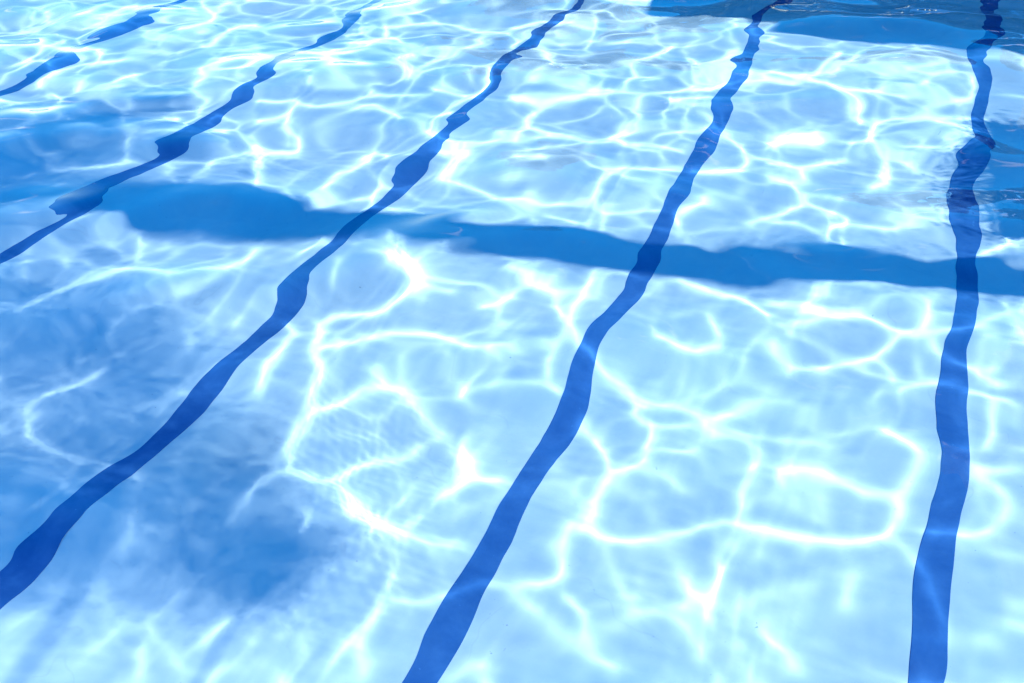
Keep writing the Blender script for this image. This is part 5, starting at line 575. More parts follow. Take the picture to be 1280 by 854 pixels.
-1,-1,1008,1,1003,1,1006,1,0,-1,1003,-1,1005,-1,1,0,0,-1,-1,1,0,0,1,-1,-1,0,0,1,1,1,0,-1,1,1003,-1,0,0,1,-1,1,0,0,-1,1,-1,-1,0,1,-1,
1,1004,1,0,0,-1,-2,0,-1,-1,-1,1,0,-1,1,0,1,1004,1,1,1,1003,1,0,-1,1003,1,0,1,0,-1,1,0,-1,1005,-1,0,1,1003,-1,1,-1,0,0,-2,1,1,1004,
-1,0,0,1,0,0,1,0,0,1,0,1,-1,0,1,-1,0,1,1,0,0,-1,1003,1,0,0,1,0,1,0,0,1,0,1,0,1,0,0,-1,0,1,-1,0,0,1,0,-1,-2,0,1,-1,1,1005,1,1,
0,-1,1,1003,1,1003,1,-2,2,3,0,1,1,0,-1,1,0,-1,-1,0,0,-2,0,-1,1003,-1,-1,0,5,2,-3,1,1,-2,3,1,-4,-2,1,4,3,0,-2,0,0,-1,2,-1,1,0,-2,
1003,-1,1,-1,-1,1,1,1,-1,1,0,0,1,-1,-1,0,0,-1,1,0,-1,0,1,1,1,0,1,0,1,-1,-1,-1,0,0,1,0,-1,1,0,1,0,-1,-1,1,0,0,-2,1,1004,-1,0,0,
-1,1,0,0,-1,1,-1,-1,1,0,0,-1,1,0,-1,0,0,-1,1,1,1006,1,1004,1,0,0,1,1,1003,1,1,0,0,-1,0,-1,-1,0,-1,0,0,-1,0,-1,-1,-1,0,-1,0,-1,-1,
1,0,-1,1004,1,1003,1,-1,1003,-1,1,1,0,0,-1,0,0,1,0,0,-1,0,-1,-1,1004,1,0,-1,1003,1,1015,1,0,1,0,1,1003,1,0,1,0,-1,-1,1003,-1,1,0,-1,
1,0,0,-1,1004,1,0,0,1,-1,0,-2,-1,-2,0,-1,0,1,1,1006,1,0,-2,0,0,-3,8,2,-3,1,-1,3,-1,1,5,1,0,-4,-3,0,-3,-2,1,-2,1,0,-1,0,0,2,0,-1,
1004,-1,1003,-1,0,1,0,-1,0,1,-2,1,1003,1,1003,1,0,1,1,-1,-1,-1,-1,0,0,-1,-1,0,-2,0,-1,-1,-1,0,-1,-1,1,0,0,-1,1003,1,0,-1,-1,0,1,0,1,
1003,-1,0,0,-1,1,1,-2,0,-1,1004,-1,0,-1,2,0,0,-1,0,1,-1,0,-1,-1,0,-1,0,1,0,-1,-1,0,-1,1003,-1,1006,-1,-1,0,-1,0,1,0,0,1,1,0,0,1,1,
0,1,0,1,1003,1,0,0,1,1007,-1,0,-1,0,-1,0,0,1,0,0,1,-1,-1,0,1,1003,-1,0,0,1,0,2,1005,1,1003,1,-1,0,1,1,0,-1,0,-1,0,1,1003,1,0,-1,
-1,1,0,-1,2,1,0,0,1,-2,0,-1,1005,1,1,0,-1,0,1,0,-1,-1,1,-1,1003,1,1,1,0,1,-1,1003,-1,-1,-1,0,0,2,-1,2,1,1,1,0,0,1,-1,1,1,0,-1,0,
0,-1,-1,1003,1,0,1,5,4,-1,-1,-1,-1,4,0,-3,-2,1,5,4,0,-2,-1,0,0,1,1003,1,0,-1,0,0,1,1003,1,1,0,1,1003,1,-1,-1,0,0,-1,1003,-1,1,1,0,
1,0,0,-1,0,0,-2,0,1,1004,-1,1004,-1,1003,1,1,1004,-1,-1,-1,0,0,-1,1,1,0,1,1004,1,-1,1003,1,0,1,-1,-1,0,0,-1,0,1,1005,1,0,0,1,1005,-1,
0,-1,-1,0,1,1006,1,1,0,1,0,0,-1,1,-1,1,-1,-1,0,0,1,0,-1,1,0,1,1,-1,0,1,0,0,-1,1003,-1,1,1004,1,-1,1005,1,0,0,-1,0,0,1,1004,1,1,0,
0,-1,0,0,-2,1,0,0,1,1005,1,-1,0,-1,1007,-1,0,-1,1,1003,-1,1,1,0,0,1,1,-1,1003,-1,1,-1,0,0,-1,1003,1,0,0,3,2,0,-2,1,1005,1,1,0,1,-2,
8,2,-3,0,0,3,-2,0,4,1,0,-4,-3,0,-3,-1,0,-2,1,-1,0,2,-1,-1,0,1,1003,-1,1,-1,0,1,1,0,-1,-1,1,0,1,-1,2,-1,1003,-1,1,0,1,0,0,-1,0,-1,
0,0,-1,0,-1,-1,1003,-1,1,0,-1,-1,1,1004,1,1005,1,0,0,1,1006,1,0,-1,0,1,-1,-1,-1,0,1,1005,-1,0,0,1,1003,-1,0,0,-1,-1,1003,1,0,-1,1004,
2,0,-1,1,0,-1,0,0,1,0,0,-1,1,0,0,1,0,-1,1,0,0,1,0,1,-1,1004,-2,-1,0,-1,1007,1,1005,2,0,-1,0,-1,1003,-1,0,1,-2,1,0,1,0,-1,1004,-1,
1003,1,0,1,1,-1,1,0,1,0,1,1,0,1,0,0,1,0,-2,1,1003,2,0,-2,1007,1,1003,-1,0,0,-1,-1,1004,1,1,-2,0,1,0,-1,-1,1,0,0,1,1003,1,-1,-1,0,
2,1004,2,1,-1,-1,0,0,1,1,1,1003,1,1,0,0,1,-1,0,1,-1,1,-1,-1,0,-1,0,-1,5,3,-3,-1,1,-1,3,1,-3,-3,-1,5,4,-1,-2,-1,1,1012,1,1,0,0,-1,
1,0,0,-1,1003,-1,1,1003,-1,1,2,0,1,0,1,1003,1,0,-1,1,1005,-1,0,1,1,1,0,1,0,0,1,1,-1,1007,-1,0,1,1007,-1,0,0,-1,0,1,0,0,-1,0,0,-1,
1,-1,1007,1,1008,-1,1003,-1,1003,1,1004,1,0,1,1007,-1,1,0,0,1,0,0,1,0,0,1,1,1003,1,-1,-1,0,-1,1003,1,0,1,-1,-1,1003,-1,-1,1003,-1,-1,1,
1004,1,0,0,1,1006,1,1003,1,0,-1,1,1,1003,-1,1,1,1003,-2,0,0,-1,1004,-1,0,-1,1,0,1,-1,-1,1005,1,1,1004,-1,1,0,1,1,0,0,-2,8,3,-2,1,-2,
3,0,-1,5,1,0,-5,-2,0,-4,-1,0,-2,0,-1,1005,-2,-1,0,1,1003,1,0,-1,0,1,-1,1,0,1,-2,2,0,-1,1007,1,0,-1,-2,-1,0,1,-1,0,0,-1,0,1,-1,1006,
1,0,-1,0,0,1,1,0,-1,1003,-1,-1,0,0,1,0,1,1,0,0,-1,1003,-1,0,0,1,-1,1,0,1,1003,-1,1,0,0,1,0,1,1003,-1,2,0,-1,1006,1,-1,-1,1,1004,1,
1003,-1,1,1008,1,-1,0,1,0,1,0,-1,1,1,1,-1,0,-1,-1,0,0,-1,0,0,-1,0,1,0,-1,-1,1,-1,1005,1,-1,1003,-1,-1,-1,1,-1,-1,0,-1,0,1,1,0,0,-1,
3,0,-1,-1,-1,0,0,-1,1004,-1,0,0,1,0,0,1,-1,0,1,0,-1,-1,1003,1,1,1,0,0,1,-2,-2,1,2,0,-1,0,1,1,0,-1,1003,-1,0,0,-1,-1,1003,-1,1003,
-2,0,2,0,1,0,-1,-2,-1,0,2,-1,0,2,0,0,1,0,-1,1003,-1,-1,-1,-1,1,-1,1003,-1,0,0,6,3,-3,-1,-1,-2,3,2,-2,-3,-1,4,4,-1,-3,0,1,0,2,0,0,
1,0,-1,1003,1,0,0,1,1,1,1,0,-1,0,2,-1,1,-1,0,-1,1003,1,1,1006,-1,0,0,1,1004,-1,0,-1,0,0,1,0,0,-1,1,1,1,0,0,1,0,-1,-1,1,1,0,0,1,
1005,-1,1,-1,-1,1,1003,1,0,-1,-1,1007,1,-1,1006,1,1,1006,-1,1,1005,-1,0,-2,0,0,-1,1006,-1,1005,-1,-1,0,-1,0,0,-2,0,-1,0,1,-1,1,-1,0,-1,
-1,1,0,0,-1,1004,-1,-1,0,0,1,0,-1,0,0,1,0,1,1,0,0,-1,1003,1,0,1,-1,1,1,-1,1006,-1,0,1,0,-1,1,2,0,0,-1,0,-1,1,1004,-1,1,-1,1,0,-1,
1,1,1,-2,1,1004,1,0,0,-1,0,2,0,1,1003,1,0,1,-2,7,1,-3,0,-2,4,-1,0,4,0,-1,-4,-3,0,-3,-2,1,-3,0,-1,0,2,-1,0,1,1003,-1,0,1,1,1004,-1,
0,1,-1,1,-1,1,1007,-1,1,0,0,-1,-1,-1,-1,1003,-1,1,1,1003,1,0,0,-1,0,-1,0,1,1,0,1,-1,-1,1004,-1,1005,1,0,0,1,0,1,0,-1,-1,1,1,-1,1009,
1,1005,1,1003,1,0,0,1,1008,-1,1004,1,-1,-1,1006,-1,0,-1,1003,1,0,-1,1,1003,1,0,0,1,-1,-1,0,-1,-1,1003,-1,0,-1,1,0,0,1,-1,0,0,1,1005,1,
1,1,1,2,0,-1,0,-1,0,0,1,-1,-1,1003,1,-1,1,-1,1005,-1,-1,1005,1,0,0,-1,1003,1,-1,1,0,0,-1,1004,1,0,0,-1,0,0,1,0,0,-1,0,0,1,0,-1,1,
0,0,1,1005,-1,0,0,-1,1004,1,0,0,-1,0,-1,0,0,1,1004,2,-1,1,1,0,1,1003,-1,1,-1,0,-1,-1,0,0,-1,0,-1,1,1,0,2,5,2,-2,-1,0,-1,3,0,-3,-2,
1,5,4,0,-1,-1,-1,-1,1,0,0,-1,1008,1,0,0,-1,0,0,-1,0,-1,-1,-1,1003,1,1,-1,-1,1,0,-1,1,0,-1,1008,1,1003,1,0,1,-1,0,-1,0,1,1,0,0,-1,
1008,-1,0,0,1,-1,1,1,0,1,1,0,0,1,0,0,1,1003,1,0,0,1,1005,-1,0,-1,1004,-1,1008,-1,0,-1,0,1,0,0,-1,-1,-1,1,-1,0,0,-1,1005,1,1005,-1,0,
0,1,0,0,-1,0,1,1005,1,0,0,1,1005,-1,-1,0,0,1,-1,-1,0,0,1,0,0,-1,0,0,-1,1003,-1,1,0,-1,1,0,0,-1,1,0,-1,1,-1,1,1005,1,-1,1,0,0,1,0,
0,1,-1,0,0,-1,-1,1,1,0,0,-1,-1,0,1,1004,-1,0,-1,-2,-1,0,0,-2,1,2,2,0,0,1,1,0,-1,-1,0,-1,-1,0,1,-4,8,2,-3,0,-1,3,-1,0,5,1,-1,-5,
-3,0,-4,-1,1,-2,1008,1,0,0,1,0,-1,-1,0,1,1003,1,0,0,-2,1,0,1,-1,1006,-1,1007,-1,1004,-1,1,1003,1,1005,-1,0,1,-1,1,1004,-1,0,0,-1,-1,
-1,-1,1003,-1,0,1,-1,0,-1,-1,0,0,-1,0,-1,1,-1,0,-1,-1,0,0,-1,1,0,0,1,1007,1,0,0,1,1004,-2,0,-1,1007,1,1010,1,0,-1,0,0,1,0,1,-1,-1,
1,1004,1,1005,-1,0,1,-1,-1,-1,-1,0,0,-2,1,0,1,0,1,-1,0,0,1,0,1,1,1004,-1,1005,1,1,0,-1,1,1,1005,1,-1,0,0,-1,-1,1,0,1,1004,-1,1004,
-1,0,-1,0,0,1,1003,1,1003,1,0,1,0,0,-1,1,0,0,1,-1,-1,0,0,1,1,-2,1004,1,1,1,1,2,-1,0,0,1,1,1,0,0,1,0,1,0,-1,1004,1,0,0,5,3,-3,0,
-1,-1,2,1,-3,-2,0,5,3,0,-2,-1,1,0,2,-1,-1,1,0,1,-1,0,1,-1,2,1003,1,1,1003,-1,-1,-1,-1,-1,-1,0,-1,-1,0,0,1,1,0,0,1,0,-1,-1,-1,0,-1,
0,0,-1,0,0,1,1004,1,0,-1,0,1,0,0,-1,0,-1,1,1006,1,0,0,1,1003,1,1004,-1,0,1,0,1,1,0,1,-1,0,-1,0,-1,-1,1004,-1,0,0,-1,1,0,-1,1004,-1,
-1,1012,1,1008,1,1005,1,1004,1,0,1,0,0,-1,1,0,1,0,0,1,0,1,-1,1008,-1,0,-1,-1,0,-1,1,0,0,-1,0,-1,0,-1,-1,0,0,1,1009,1,1,0,1,1003,1,
0,1,0,1,0,0,1,-1,0,-1,-1,0,0,1,-1,1006,1,1,0,1,1005,1,-1,1005,-1,1003,-1,1,0,-2,0,1,0,-2,8,2,-3,0,-2,3,-1,0,5,1,0,-4,-3,-1,-3,-2,
1,-2,0,1,1,0,0,-1,-1,0,1,1007,1,1006,1,-1,2,0,-1,0,1,-1,-1,0,0,1,0,-1,-1,0,1,-1,1005,-1,1,0,1,-1,0,1,0,0,1,0,0,1,1003,-1,0,0,-1,
1,0,-1,1003,-1,0,0,1,1003,-1,1003,1,0,0,2,0,-1,0,0,1,1004,1,-1,1003,-1,1003,1,0,1,1004,-1,1004,-1,1003,1,1003,-1,1003,1,0,1,0,-1,0,1,
1008,-1,1008,-1,0,0,1,0,1,0,0,-1,1,0,0,-1,-1,0,0,-1,1,1,-1,1015,-1,1003,1,-1,0,0,1,0,-1,0,-1,-1,1003,1,-1,1006,-1,1004,-1,1003,-1,0,1,
-1,1003,1,0,-1,-1,1,1006,-1,1,0,0,-1,0,0,1,1007,-1,1,1,0,0,1,-1,0,-1,1,0,-1,1,0,2,0,1,1,1,1,1,0,0,1,1,-1,0,-1,-1,1003,-1,1,0,-2,
-1,1,0,5,2,-2,1003,4,0,-3,-1,1,5,3,-1,-2,-1,1,0,1,1011,1,1,1004,-1,-1,1004,1,0,-1,0,0,1,1005,-1,1003,-1,-1,0,-1,0,0,-1,0,-1,0,0,-1,
1004,-1,0,-1,1003,-1,1006,-1,0,-1,-1,1008,1,-1,1,1004,1,0,0,-1,1004,1,0,0,-1,-1,0,0,-1,0,-1,1005,-1,1006,1,0,-1,0,-1,1,1003,1,0,1,-1,1,
1005,1,1,0,-1,0,1,-1,-1,0,-1,1,-1,1,0,0,1,-1,0,0,1,0,-1,-1,1005,1,1,0,0,-1,-2,1,0,1,1008,1,0,-1,-1,1,1004,-1,1,0,1,-1,1,0,-1,-1,
1003,-1,0,0,-1,1,0,-1,1003,-1,0,1,1003,-1,0,0,1,1003,-1,-1,1006,1,-1,0,0,-1,1007,-2,0,1,0,-1,1007,-2,7,2,-3,0,-2,3,-1,0,6,1,-1,-5,-3,
1,-3,0,1,-1,1,1,1,0,-1,0,-1,1009,1,0,0,1,0,1,0,1,-2,1,0,0,1,1003,1,1006,-1,0,0,1,1008,-1,1007,1,1,0,1,1,1003,1,-1,0,-1,-1,1005,1,
1003,1,0,1,1,1003,1,1,0,-1,0,1,-1,1004,-1,1003,-1,-1,0,0,-1,1,1005,-1,0,0,-1,0,0,-1,0,-1,1008,-1,0,1,1005,1,1005,1,-1,1,0,1,-1,0,0,1,
1003,-1,0,0,1,0,-1,1005,-1,1,1003,1,1,0,-1,-1,0,0,1,1,1,1004,-1,1,0,1,-1,0,0,1,-1,1003,-1,1005,1,1003,-1,0,-1,0,1,0,1,0,0,-1,0,0,1,
-2,-1,1,0,0,1,0,-1,0,0,1,1003,-1,-2,-1,1003,1,-1,-1,1,1,0,0,-1,-1,1,0,-1,1,1,0,2,1,0,1,0,1,1,1,1,1,1,0,1,-1,-1,1,0,0,-1,0,1,1,
0,-1,6,2,-3,-1,0,-1,3,1,-3,-2,0,4,4,-1,-2,1,1,-1,2,-2,0,-1,1005,-1,-1,1003,1,1,0,0,-1,-1,1,1008,1,1003,1,0,-1,-1,0,1,1,1005,-1,1003,
-1,1007,-1,0,1,0,-1,-1,0,-1,1006,1,1005,1,1003,-1,1003,-1,0,1,1,1,1006,-1,1004,1,0,1,0,0,1,-1,0,0,-1,-1,0,-1,0,0,-1,-1,1,0,1,1004,-1,
1,0,0,-1,1,0,1,1,0,1,-1,-1,0,1,0,1,1,1005,1,0,0,1,1003,1,0,1,-1,0,-1,1,0,-1,0,1,1,1003,1,-1,1,0,1,1005,-1,-1,1,1,0,-1,0,1,1,0,
-1,0,-1,0,0,1,-1,0,1,0,0,1,0,1,0,1,1003,1,0,0,-1,0,1,0,0,-1,1,1007,-1,0,0,1,-1,1,1003,-1,0,1,0,-1,1,2,-1,0,0,1,1004,-1,1004,-3,9,
3,-4,1,0,2,-2,0,6,1,0,-5,-3,-1,-2,-1,1,-1,1004,-1,0,0,1,1005,-1,0,1,-1,-1,1005,1,-1,1,1,1005,-1,0,1,1,-2,-1,1,-1,1005,-1,1006,-1,-1,
1006,-1,0,1,1007,-1,-1,0,1,1006,1,0,1,-1,0,1,1007,-1,1003,-1,1,1003,1,1,1,1003,1,1006,1,1004,1,1003,1,0,-1,1005,-1,0,0,1,1,0,-1,0,-1,
-1,0,0,-1,1003,-1,0,1,0,1,1005,1,0,0,1,0,0,-1,-1,0,-1,0,-1,-1,1013,1,1,1,0,1,0,-1,1,-1,1003,1,1,1003,1,1,1009,1,1005,1,-1,-1,1003,1,
-1,1,1004,-1,1,0,0,1,1,-1,-1,0,0,1,-1,-1,0,1,1004,1,1,-1,1,0,-1,0,0,-1,1,0,0,1,0,0,-1,0,1,1,1,0,0,-1,1003,1,0,1,1,0,1,1,1,1,-1,
1,1,1003,1,1,1,-1,1003,1,0,1,-1,5,2,-2,1,0,-2,3,1,-4,-3,1,5,4,0,-3,0,1,-1,1,-1,1,0,-1,0,1,-1,0,1,1003,1,1,0,-1,0,1,0,0,-1,1,1007,
1,0,1,-1,-1,-1,0,0,-1,0,-1,1006,1,0,1,-1,1006,-1,1007,-1,1,0,0,1,0,0,-1,-1,1005,-1,0,1,1,0,0,-1,0,0,1,1005,-1,-1,1007,-1,0,1,0,1,0,
0,-1,0,0,1,-1,1,1003,1,1,-1,1,1,1004,-1,-1,-1,1003,1,1005,1,1003,1,0,1,1,1003,-1,1008,-1,1004,1,0,-1,0,0,-1,-1,1006,1,1006,1,1003,1,
1003,-1,0,0,1,-1,-1,1004,1,0,-1,1009,-1,-1,0,1,1006,1,1,-1,0,0,1,1003,-1,-1,0,-1,0,1,0,0,1,-1,-1,0,0,-1,0,1,-1,0,0,-1,1,0,-2,7,1,
-2,-1,-3,3,-2,0,5,0,0,-5,-3,0,-3,-2,1,-2,0,0,-1,1011,-1,1005,1,1,-1,0,-1,2,1004,-1,-1,0,0,-1,-1,0,-2,-1,-1,1005,-1,-1,0,1,-1,1009,1,
-1,0,0,-1,0,-1,-1,1003,-1,1003,2,0,1,1008,1,-1,1,-1,1,1004,-1,0,-1,1003,1,1,0,-1,0,-1,1003,-1,-1,1005,1,0,1,1,1005,-1,0,0,-1,1003,-1,0,
-1,1,1004,1,-1,0,1,1005,-1,1003,-1,0,1,0,-1,1,1,-1,0,1,1014,-1,-1,1,1007,-1,-1,0,0,-1,0,-1,0,0,1,0,-1,1,-1,-1,1004,1,0,-1,1,-1,1007,
1,-1,-1,1,1,-1,0,0,-1,1,0,0,1,-1,0,1,1007,-1,0,1,1007,-1,-1,-1,0,-1,1003,1,0,0,-1,0,-1,1005,1,1,2,0,2,1,1011,-1,-1,1,-1,-1,1,-1,0,
0,-1,1,5,3,-3,-1,0,-1,3,1,-3,-1,1,5,3,-1,-2,0,0,-1,2,-1,1009,1,1003,1,1,0,-1,1,0,1,1003,-1,1005,1,0,1,0,1,0,1,-1,0,-1,1003,-1,0,0,
1,1003,-1,1006,-1,-1,1005,1,0,0,-1,1005,1,1009,-1,0,-1,1003,-1,0,0,-1,1004,1,0,0,1,0,1,0,1,0,1,0,1,0,0,-1,0,0,1,0,-1,-1,1003,1,0,0,
-1,1,-1,1,0,0,1,-1,0,-1,-1,-1,1,1007,1,0,0,1,1,1012,1,0,-1,1,1008,1,0,1,0,-1,1,0,0,1,1003,1,-1,-1,1003,1,-1,0,-1,1004,1,1,0,0,1,
1003,-1,-1,0,0,-1,0,1,-1,1,0,-1,-1,-1,1003,1,1,1,0,-1,1,0,0,1,-1,0,0,1,1004,1,1003,1,1,1003,-1,0,1,1,1,-3,8,2,-3,0,0,3,-1,0,5,1,
-1,-5,-2,-1,-2,-1,0,-2,1004,1,0,1,0,0,-1,0,-1,-1,1,1,0,-1,0,1,1,0,0,1,2,-2,1,0,0,1,-1,1003,1,0,0,-1,-1,0,-1,1004,1,0,1,0,1,0,0,
-1,1006,1,0,-1,1,0,0,1,0,0,1,0,1,1004,-1,1005,1,0,1,1003,1,1,1008,-1,-1,-1,1004,1,1003,1,1010,1,0,-1,1004,-1,1006,1,1009,1,1,1004,-1,-1,
-1,1,1003,1,0,1,1003,1,1,0,0,-1,-1,-1,0,0,1,0,-1,0,0,1,0,-1,1003,-1,1003,-1,0,1,1005,-1,-1,-1,0,0,-2,1,1,1,0,0,-1,0,1,1009,1,1008,
-1,1,0,0,1,1,0,0,1,0,-1,1004,-1,1014,1,-1,0,0,-1,0,1,0,0,1,0,0,-1,1004,-1,0,2,-1,1,0,0,2,1006,-1,1,-1,0,0,-1,0,-1,-1,0,1,0,1,0,5,
3,-2,0,0,-2,3,1,-3,-2,0,5,3,-1,-3,1,1,-1,1,-1,1005,1,1,0,1,1,1003,-1,-1,0,1,1008,1,1005,-1,1,0,1,1,1,-1,1011,-1,1006,1,-1,1004,1,
1003,-1,1004,-1,1006,1,1,0,1,-1,0,-1,1008,1,1,0,0,-1,1004,1,-1,1,0,1,1,0,0,-1,-1,-1,-1,1003,-1,1003,1,0,0,1,1,-1,1010,-1,1,1003,-1,1,
-1,-1,0,0,-1,0,-1,1,-1,1,0,1,1006,1,1004,-1,0,1,1006,-1,0,0,-1,1006,-1,-1,0,-1,1,1005,-1,-1,1006,1,1,1006,1,0,0,-1,0,0,-1,0,1,0,1,
1004,1,1,0,-1,1003,-1,0,0,-1,2,0,0,-1,0,1,-1,1,-1,-1,1006,2,0,-1,2,1,-2,1004,-1,1,0,0,-3,9,2,-3,1,-2,2,0,0,5,0,-1,-5,-3,0,-4,-1,0,
-3,0,1,1003,1,0,-1,0,0,-1,0,1,0,-1,0,0,-1,1003,2,1,0,-1,1,-1,-1,1,1003,-1,1,1003,-1,-1,1003,-1,1003,-1,0,0,1,0,1,1006,-1,0,0,1,-1,-1,
0,-1,1004,1,-1,1003,-1,0,1,1004,-1,0,1,0,1,0,1,1003,-1,1,1006,-1,-1,1003,-1,0,0,-1,1,1003,-1,-1,0,1,0,1,-1,1009,1,1011,-1,0,-1,1,0,1,
-1,0,-1,1008,1,1004,-1,1009,1,1,1011,1,0,-1,-1,1003,1,0,0,1,0,-1,-1,1008,-1,-1,0,0,-1,0,-1,0,0,1,0,1,0,0,-1,-1,1006,-1,0,1,-1,0,1,1,
1003,-1,1003,1,1,0,0,-1,-1,-1,-1,-1,0,-1,1003,-1,0,1,1003,-1,0,1,-1,0,0,1,0,1,2,1003,-1,-1,0,-1,0,-1,-1,0,0,1,1009,6,3,-3,-1,0,-1,3,
1,-2,-2,0,4,3,-1,-2,1003,1,0,1,1004,1,1004,1,1,1005,-1,1003,-1,1,-1,1007,1,1004,-1,1,1004,-1,0,0,-1,1003,-1,-1,0,0,1,1006,-1,-1,1,0,0,
1,1,0,0,-1,1,0,1,1,1003,-2,-1,1,0,0,1,0,0,-1,1004,1,1,-1,1019,-1,1005,1,1006,1,1,1005,-1,0,0,-1,1005,1,1009,1,0,-1,1006,-1,1004,-1,
1016,1,0,1,-1,0,-1,1,1003,1,0,0,-1,0,1,0,0,-1,1007,1,1007,1,-1,0,0,-1,0,-1,1005,1,1003,-1,1003,-1,-1,0,-1,0,1,0,0,1,0,1,-1,0,0,-1,
1003,-1,0,0,1,0,1,1004,-1,0,1,0,1,0,0,1,-1,-1,8,3,-2,-1,-1,4,-1,-1,5,0,1,-5,-3,-1,-2,-1,0,-2,-2,0,-1,0,1,0,-1,1,-1,-1,1005,-1,0,1,
0,-1,1003,2,-1,2,0,0,1,1,1005,1,1,-1,-1,0,-1,0,1,-1,0,1,1004,1,1005,-1,0,0,1,0,-1,1003,1,1,1006,-1,1,1,1009,-1,1003,1,0,0,1,0,-1,
1003,-1,1,1005,1,1004,1,0,0,1,0,0,-1,1005,-1,0,-1,0,0,-1,-1,1004,-1,1003,1,-1,0,0,1,1010,1,1003,-1,1,0,-1,1003,1,1,-1,1,1,1008,1,-1,-1,
0,-1,1006,1,1006,1,1003,1,0,0,1,0,0,-1,0,0,1,0,-1,0,1,-1,1005,-1,0,0,1,0,0,1,0,0,-1,0,0,1,0,1,1004,-1,0,-1,0,1,1004,-1,0,1,1,-1,2,
0,-1,-1,-1,1,0,1,0,1,0,0,-1,1,0,0,1,1005,-1,0,2,0,1,1,1003,1,1004,1,-1,-1,-1,1,1,-1,1,1,1,0,-1,0,-1,5,3,-2,-1,-1,-1,3,1,-2,-2,1,
5,3,-1,-2,-1,-1,0,2,-1,1007,-1,-1,1003,1,1007,-1,1005,-1,-1,1,0,0,-1,0,0,-1,0,1,1004,-1,1004,-1,0,0,-1,0,1,0,0,-1,1006,1,0,0,1,0,-1,
1,0,1,-1,1004,1,0,0,1,1003,-1,0,0,-1,0,0,-1,-1,0,0,1,1011,-1,1,0,1,1,0,1,-1,1,1006,-1,0,-1,-1,1004,1,0,0,-1,1,0,0,-1,0,-1,0,-1,
1003,-1,1007,1,-1,1,1011,-1,1,1007,1,1003,-1,1005,1,1,1,1004,1,0,0,1,0,0,1,0,-1,0,-1,0,0,-1,1005,-1,0,1,-1,0,1,0,1,1,0,0,1,0,-1,1003,
-1,1,0,0,-1,1,1008,-1,0,0,-1,1003,1,-1,0,0,-1,1,1004,1,1,-1,-1,-1,1,-1,1,-1,-1,1,0,0,1,0,1,-2,9,2,-4,0,-1,3,-1,1,5,1,-2,-4,-3,0,
-2,-2,1,-2,1004,-1,1005,1,1012,1,-1,1,0,0,1,1003,1,0,1,0,-1,-1,-1,-1,-1,1004,-1,0,-1,1,1003,1,0,1,1003,-1,-1,-1,-1,-1,-1,-1,1003,1,0,0,
-1,1006,1,-1,-1,0,-1,1,0,-1,-1,0,-1,1,1010,-1,1004,1,-1,-1,1,0,0,1,0,0,-1,0,0,1,0,-1,0,-1,1004,1,-1,1004,-1,0,-1,1011,-1,1,1004,-1,
1003,-1,1005,-1,1,0,-1,1006,-1,1003,-1,1,-1,0,0,1,-1,1021,-1,1007,1,0,-1,0,0,-1,0,-1,1005,-1,1004,1,1013,-1,0,-1,-1,1,-1,1004,-1,1011,-1,
1003,1,-1,0,1,0,-1,1,1,-1,1,0,0,1,0,-1,1003,1,-1,1,1,1003,1,0,1,1005,1,-1,-1,1003,-1,1004,5,2,-2,0,0,-1,4,1,-3,-2,0,4,4,-1,-2,1003,
1,-1,0,1,-1,1010,1,0,1,0,-1,-1,1,1003,-1,0,-1,1005,1,0,1,-1,0,1,0,1,0,0,-1,0,-1,1013,1,0,0,-1,0,0,-1,0,0,1,0,1,0,0,1,0,1,0,-1,0,
0,-1,1,0,0,1,1,-1,1003,1,1004,1,1003,1,-1,1,1,-1,1,1003,-1,-1,1006,-1,1003,1,-1,1004,-1,1004,1,1005,1,0,0,-1,-1,1006,-1,1,0,1,1003,-1,
-1,0,1,1004,-1,1,1011,1,1004,-1,1007,1,0,0,1,1,0,0,1,1,0,1,-1,0,0,-1,1004,-1,0,0,1,-1,0,1,1005,1,0,0,1,0,0,1,1003,-1,1004,-1,1,1004,
-1,1,0,-1,1,1007,1,0,-1,1,0,-1,0,-1,1,-1,0,-1,1004,-3,7,3,-3,0,-2,3,-1,0,5,1,0,-5,-3,0,-3,-1,0,-3,0,1,0,-1,0,-1,0,0,1,1,-1,1,1008,
1,0,0,1,-1,1,1,1,-2,-1,1003,-1,1003,-1,0,-1,0,-1,1003,-1,1003,1,-1,-1,0,0,-1,0,-1,1006,-1,1004,1,0,0,1,1,0,0,-1,0,0,-1,1009,-1,-1,
1004,1,1,1006,-1,1010,1,1,1,1003,-1,1,0,0,-1,1007,1,1,1006,1,1005,-1,0,-1,1005,-1,1003,-1,1010,-1,0,0,-1,-1,1007,-1,1,-1,0,0,1,1,0,0,1,
0,-1,1012,-1,0,-1,1010,1,1011,1,1,1003,-1,0,0,-1,-1,0,1,1,1010,1,0,-1,1008,1,1005,-1,-1,-1,1004,-1,0,0,-2,1,1,-1,0,-1,1004,1,2,-1,2,0,
-1,1,0,1,1003,1,1,0,0,-1,0,1,0,-1,1003,-1,1003,5,2,-3,1,0,0,3,1,-3,-2,0,5,4,-1,-3,0,1,1003,-1,1004,-1,1003,1,0,0,1,1,1,1011,1,1006,
1,1,0,0,1,1005,-1,0,1,0,0,1,-1,0,-1,0,1,0,1,0,0,-1,0,0,-1,1005,1,1011,-1,0,0,-1,1,-1,1,1004,1,1004,-1,1005,-1,1003,-1,1006,1,0,1,
1003,1,1006,-1,1,1005,1,1010,-1,1004,1,1008,1,0,1,1,1,-1,0,1,0,-1,0,-1,1003,-1,0,1,1003,1,1003,-1,0,0,1,1006,-2,0,1,0,-1,0,-1,1,-1,0,
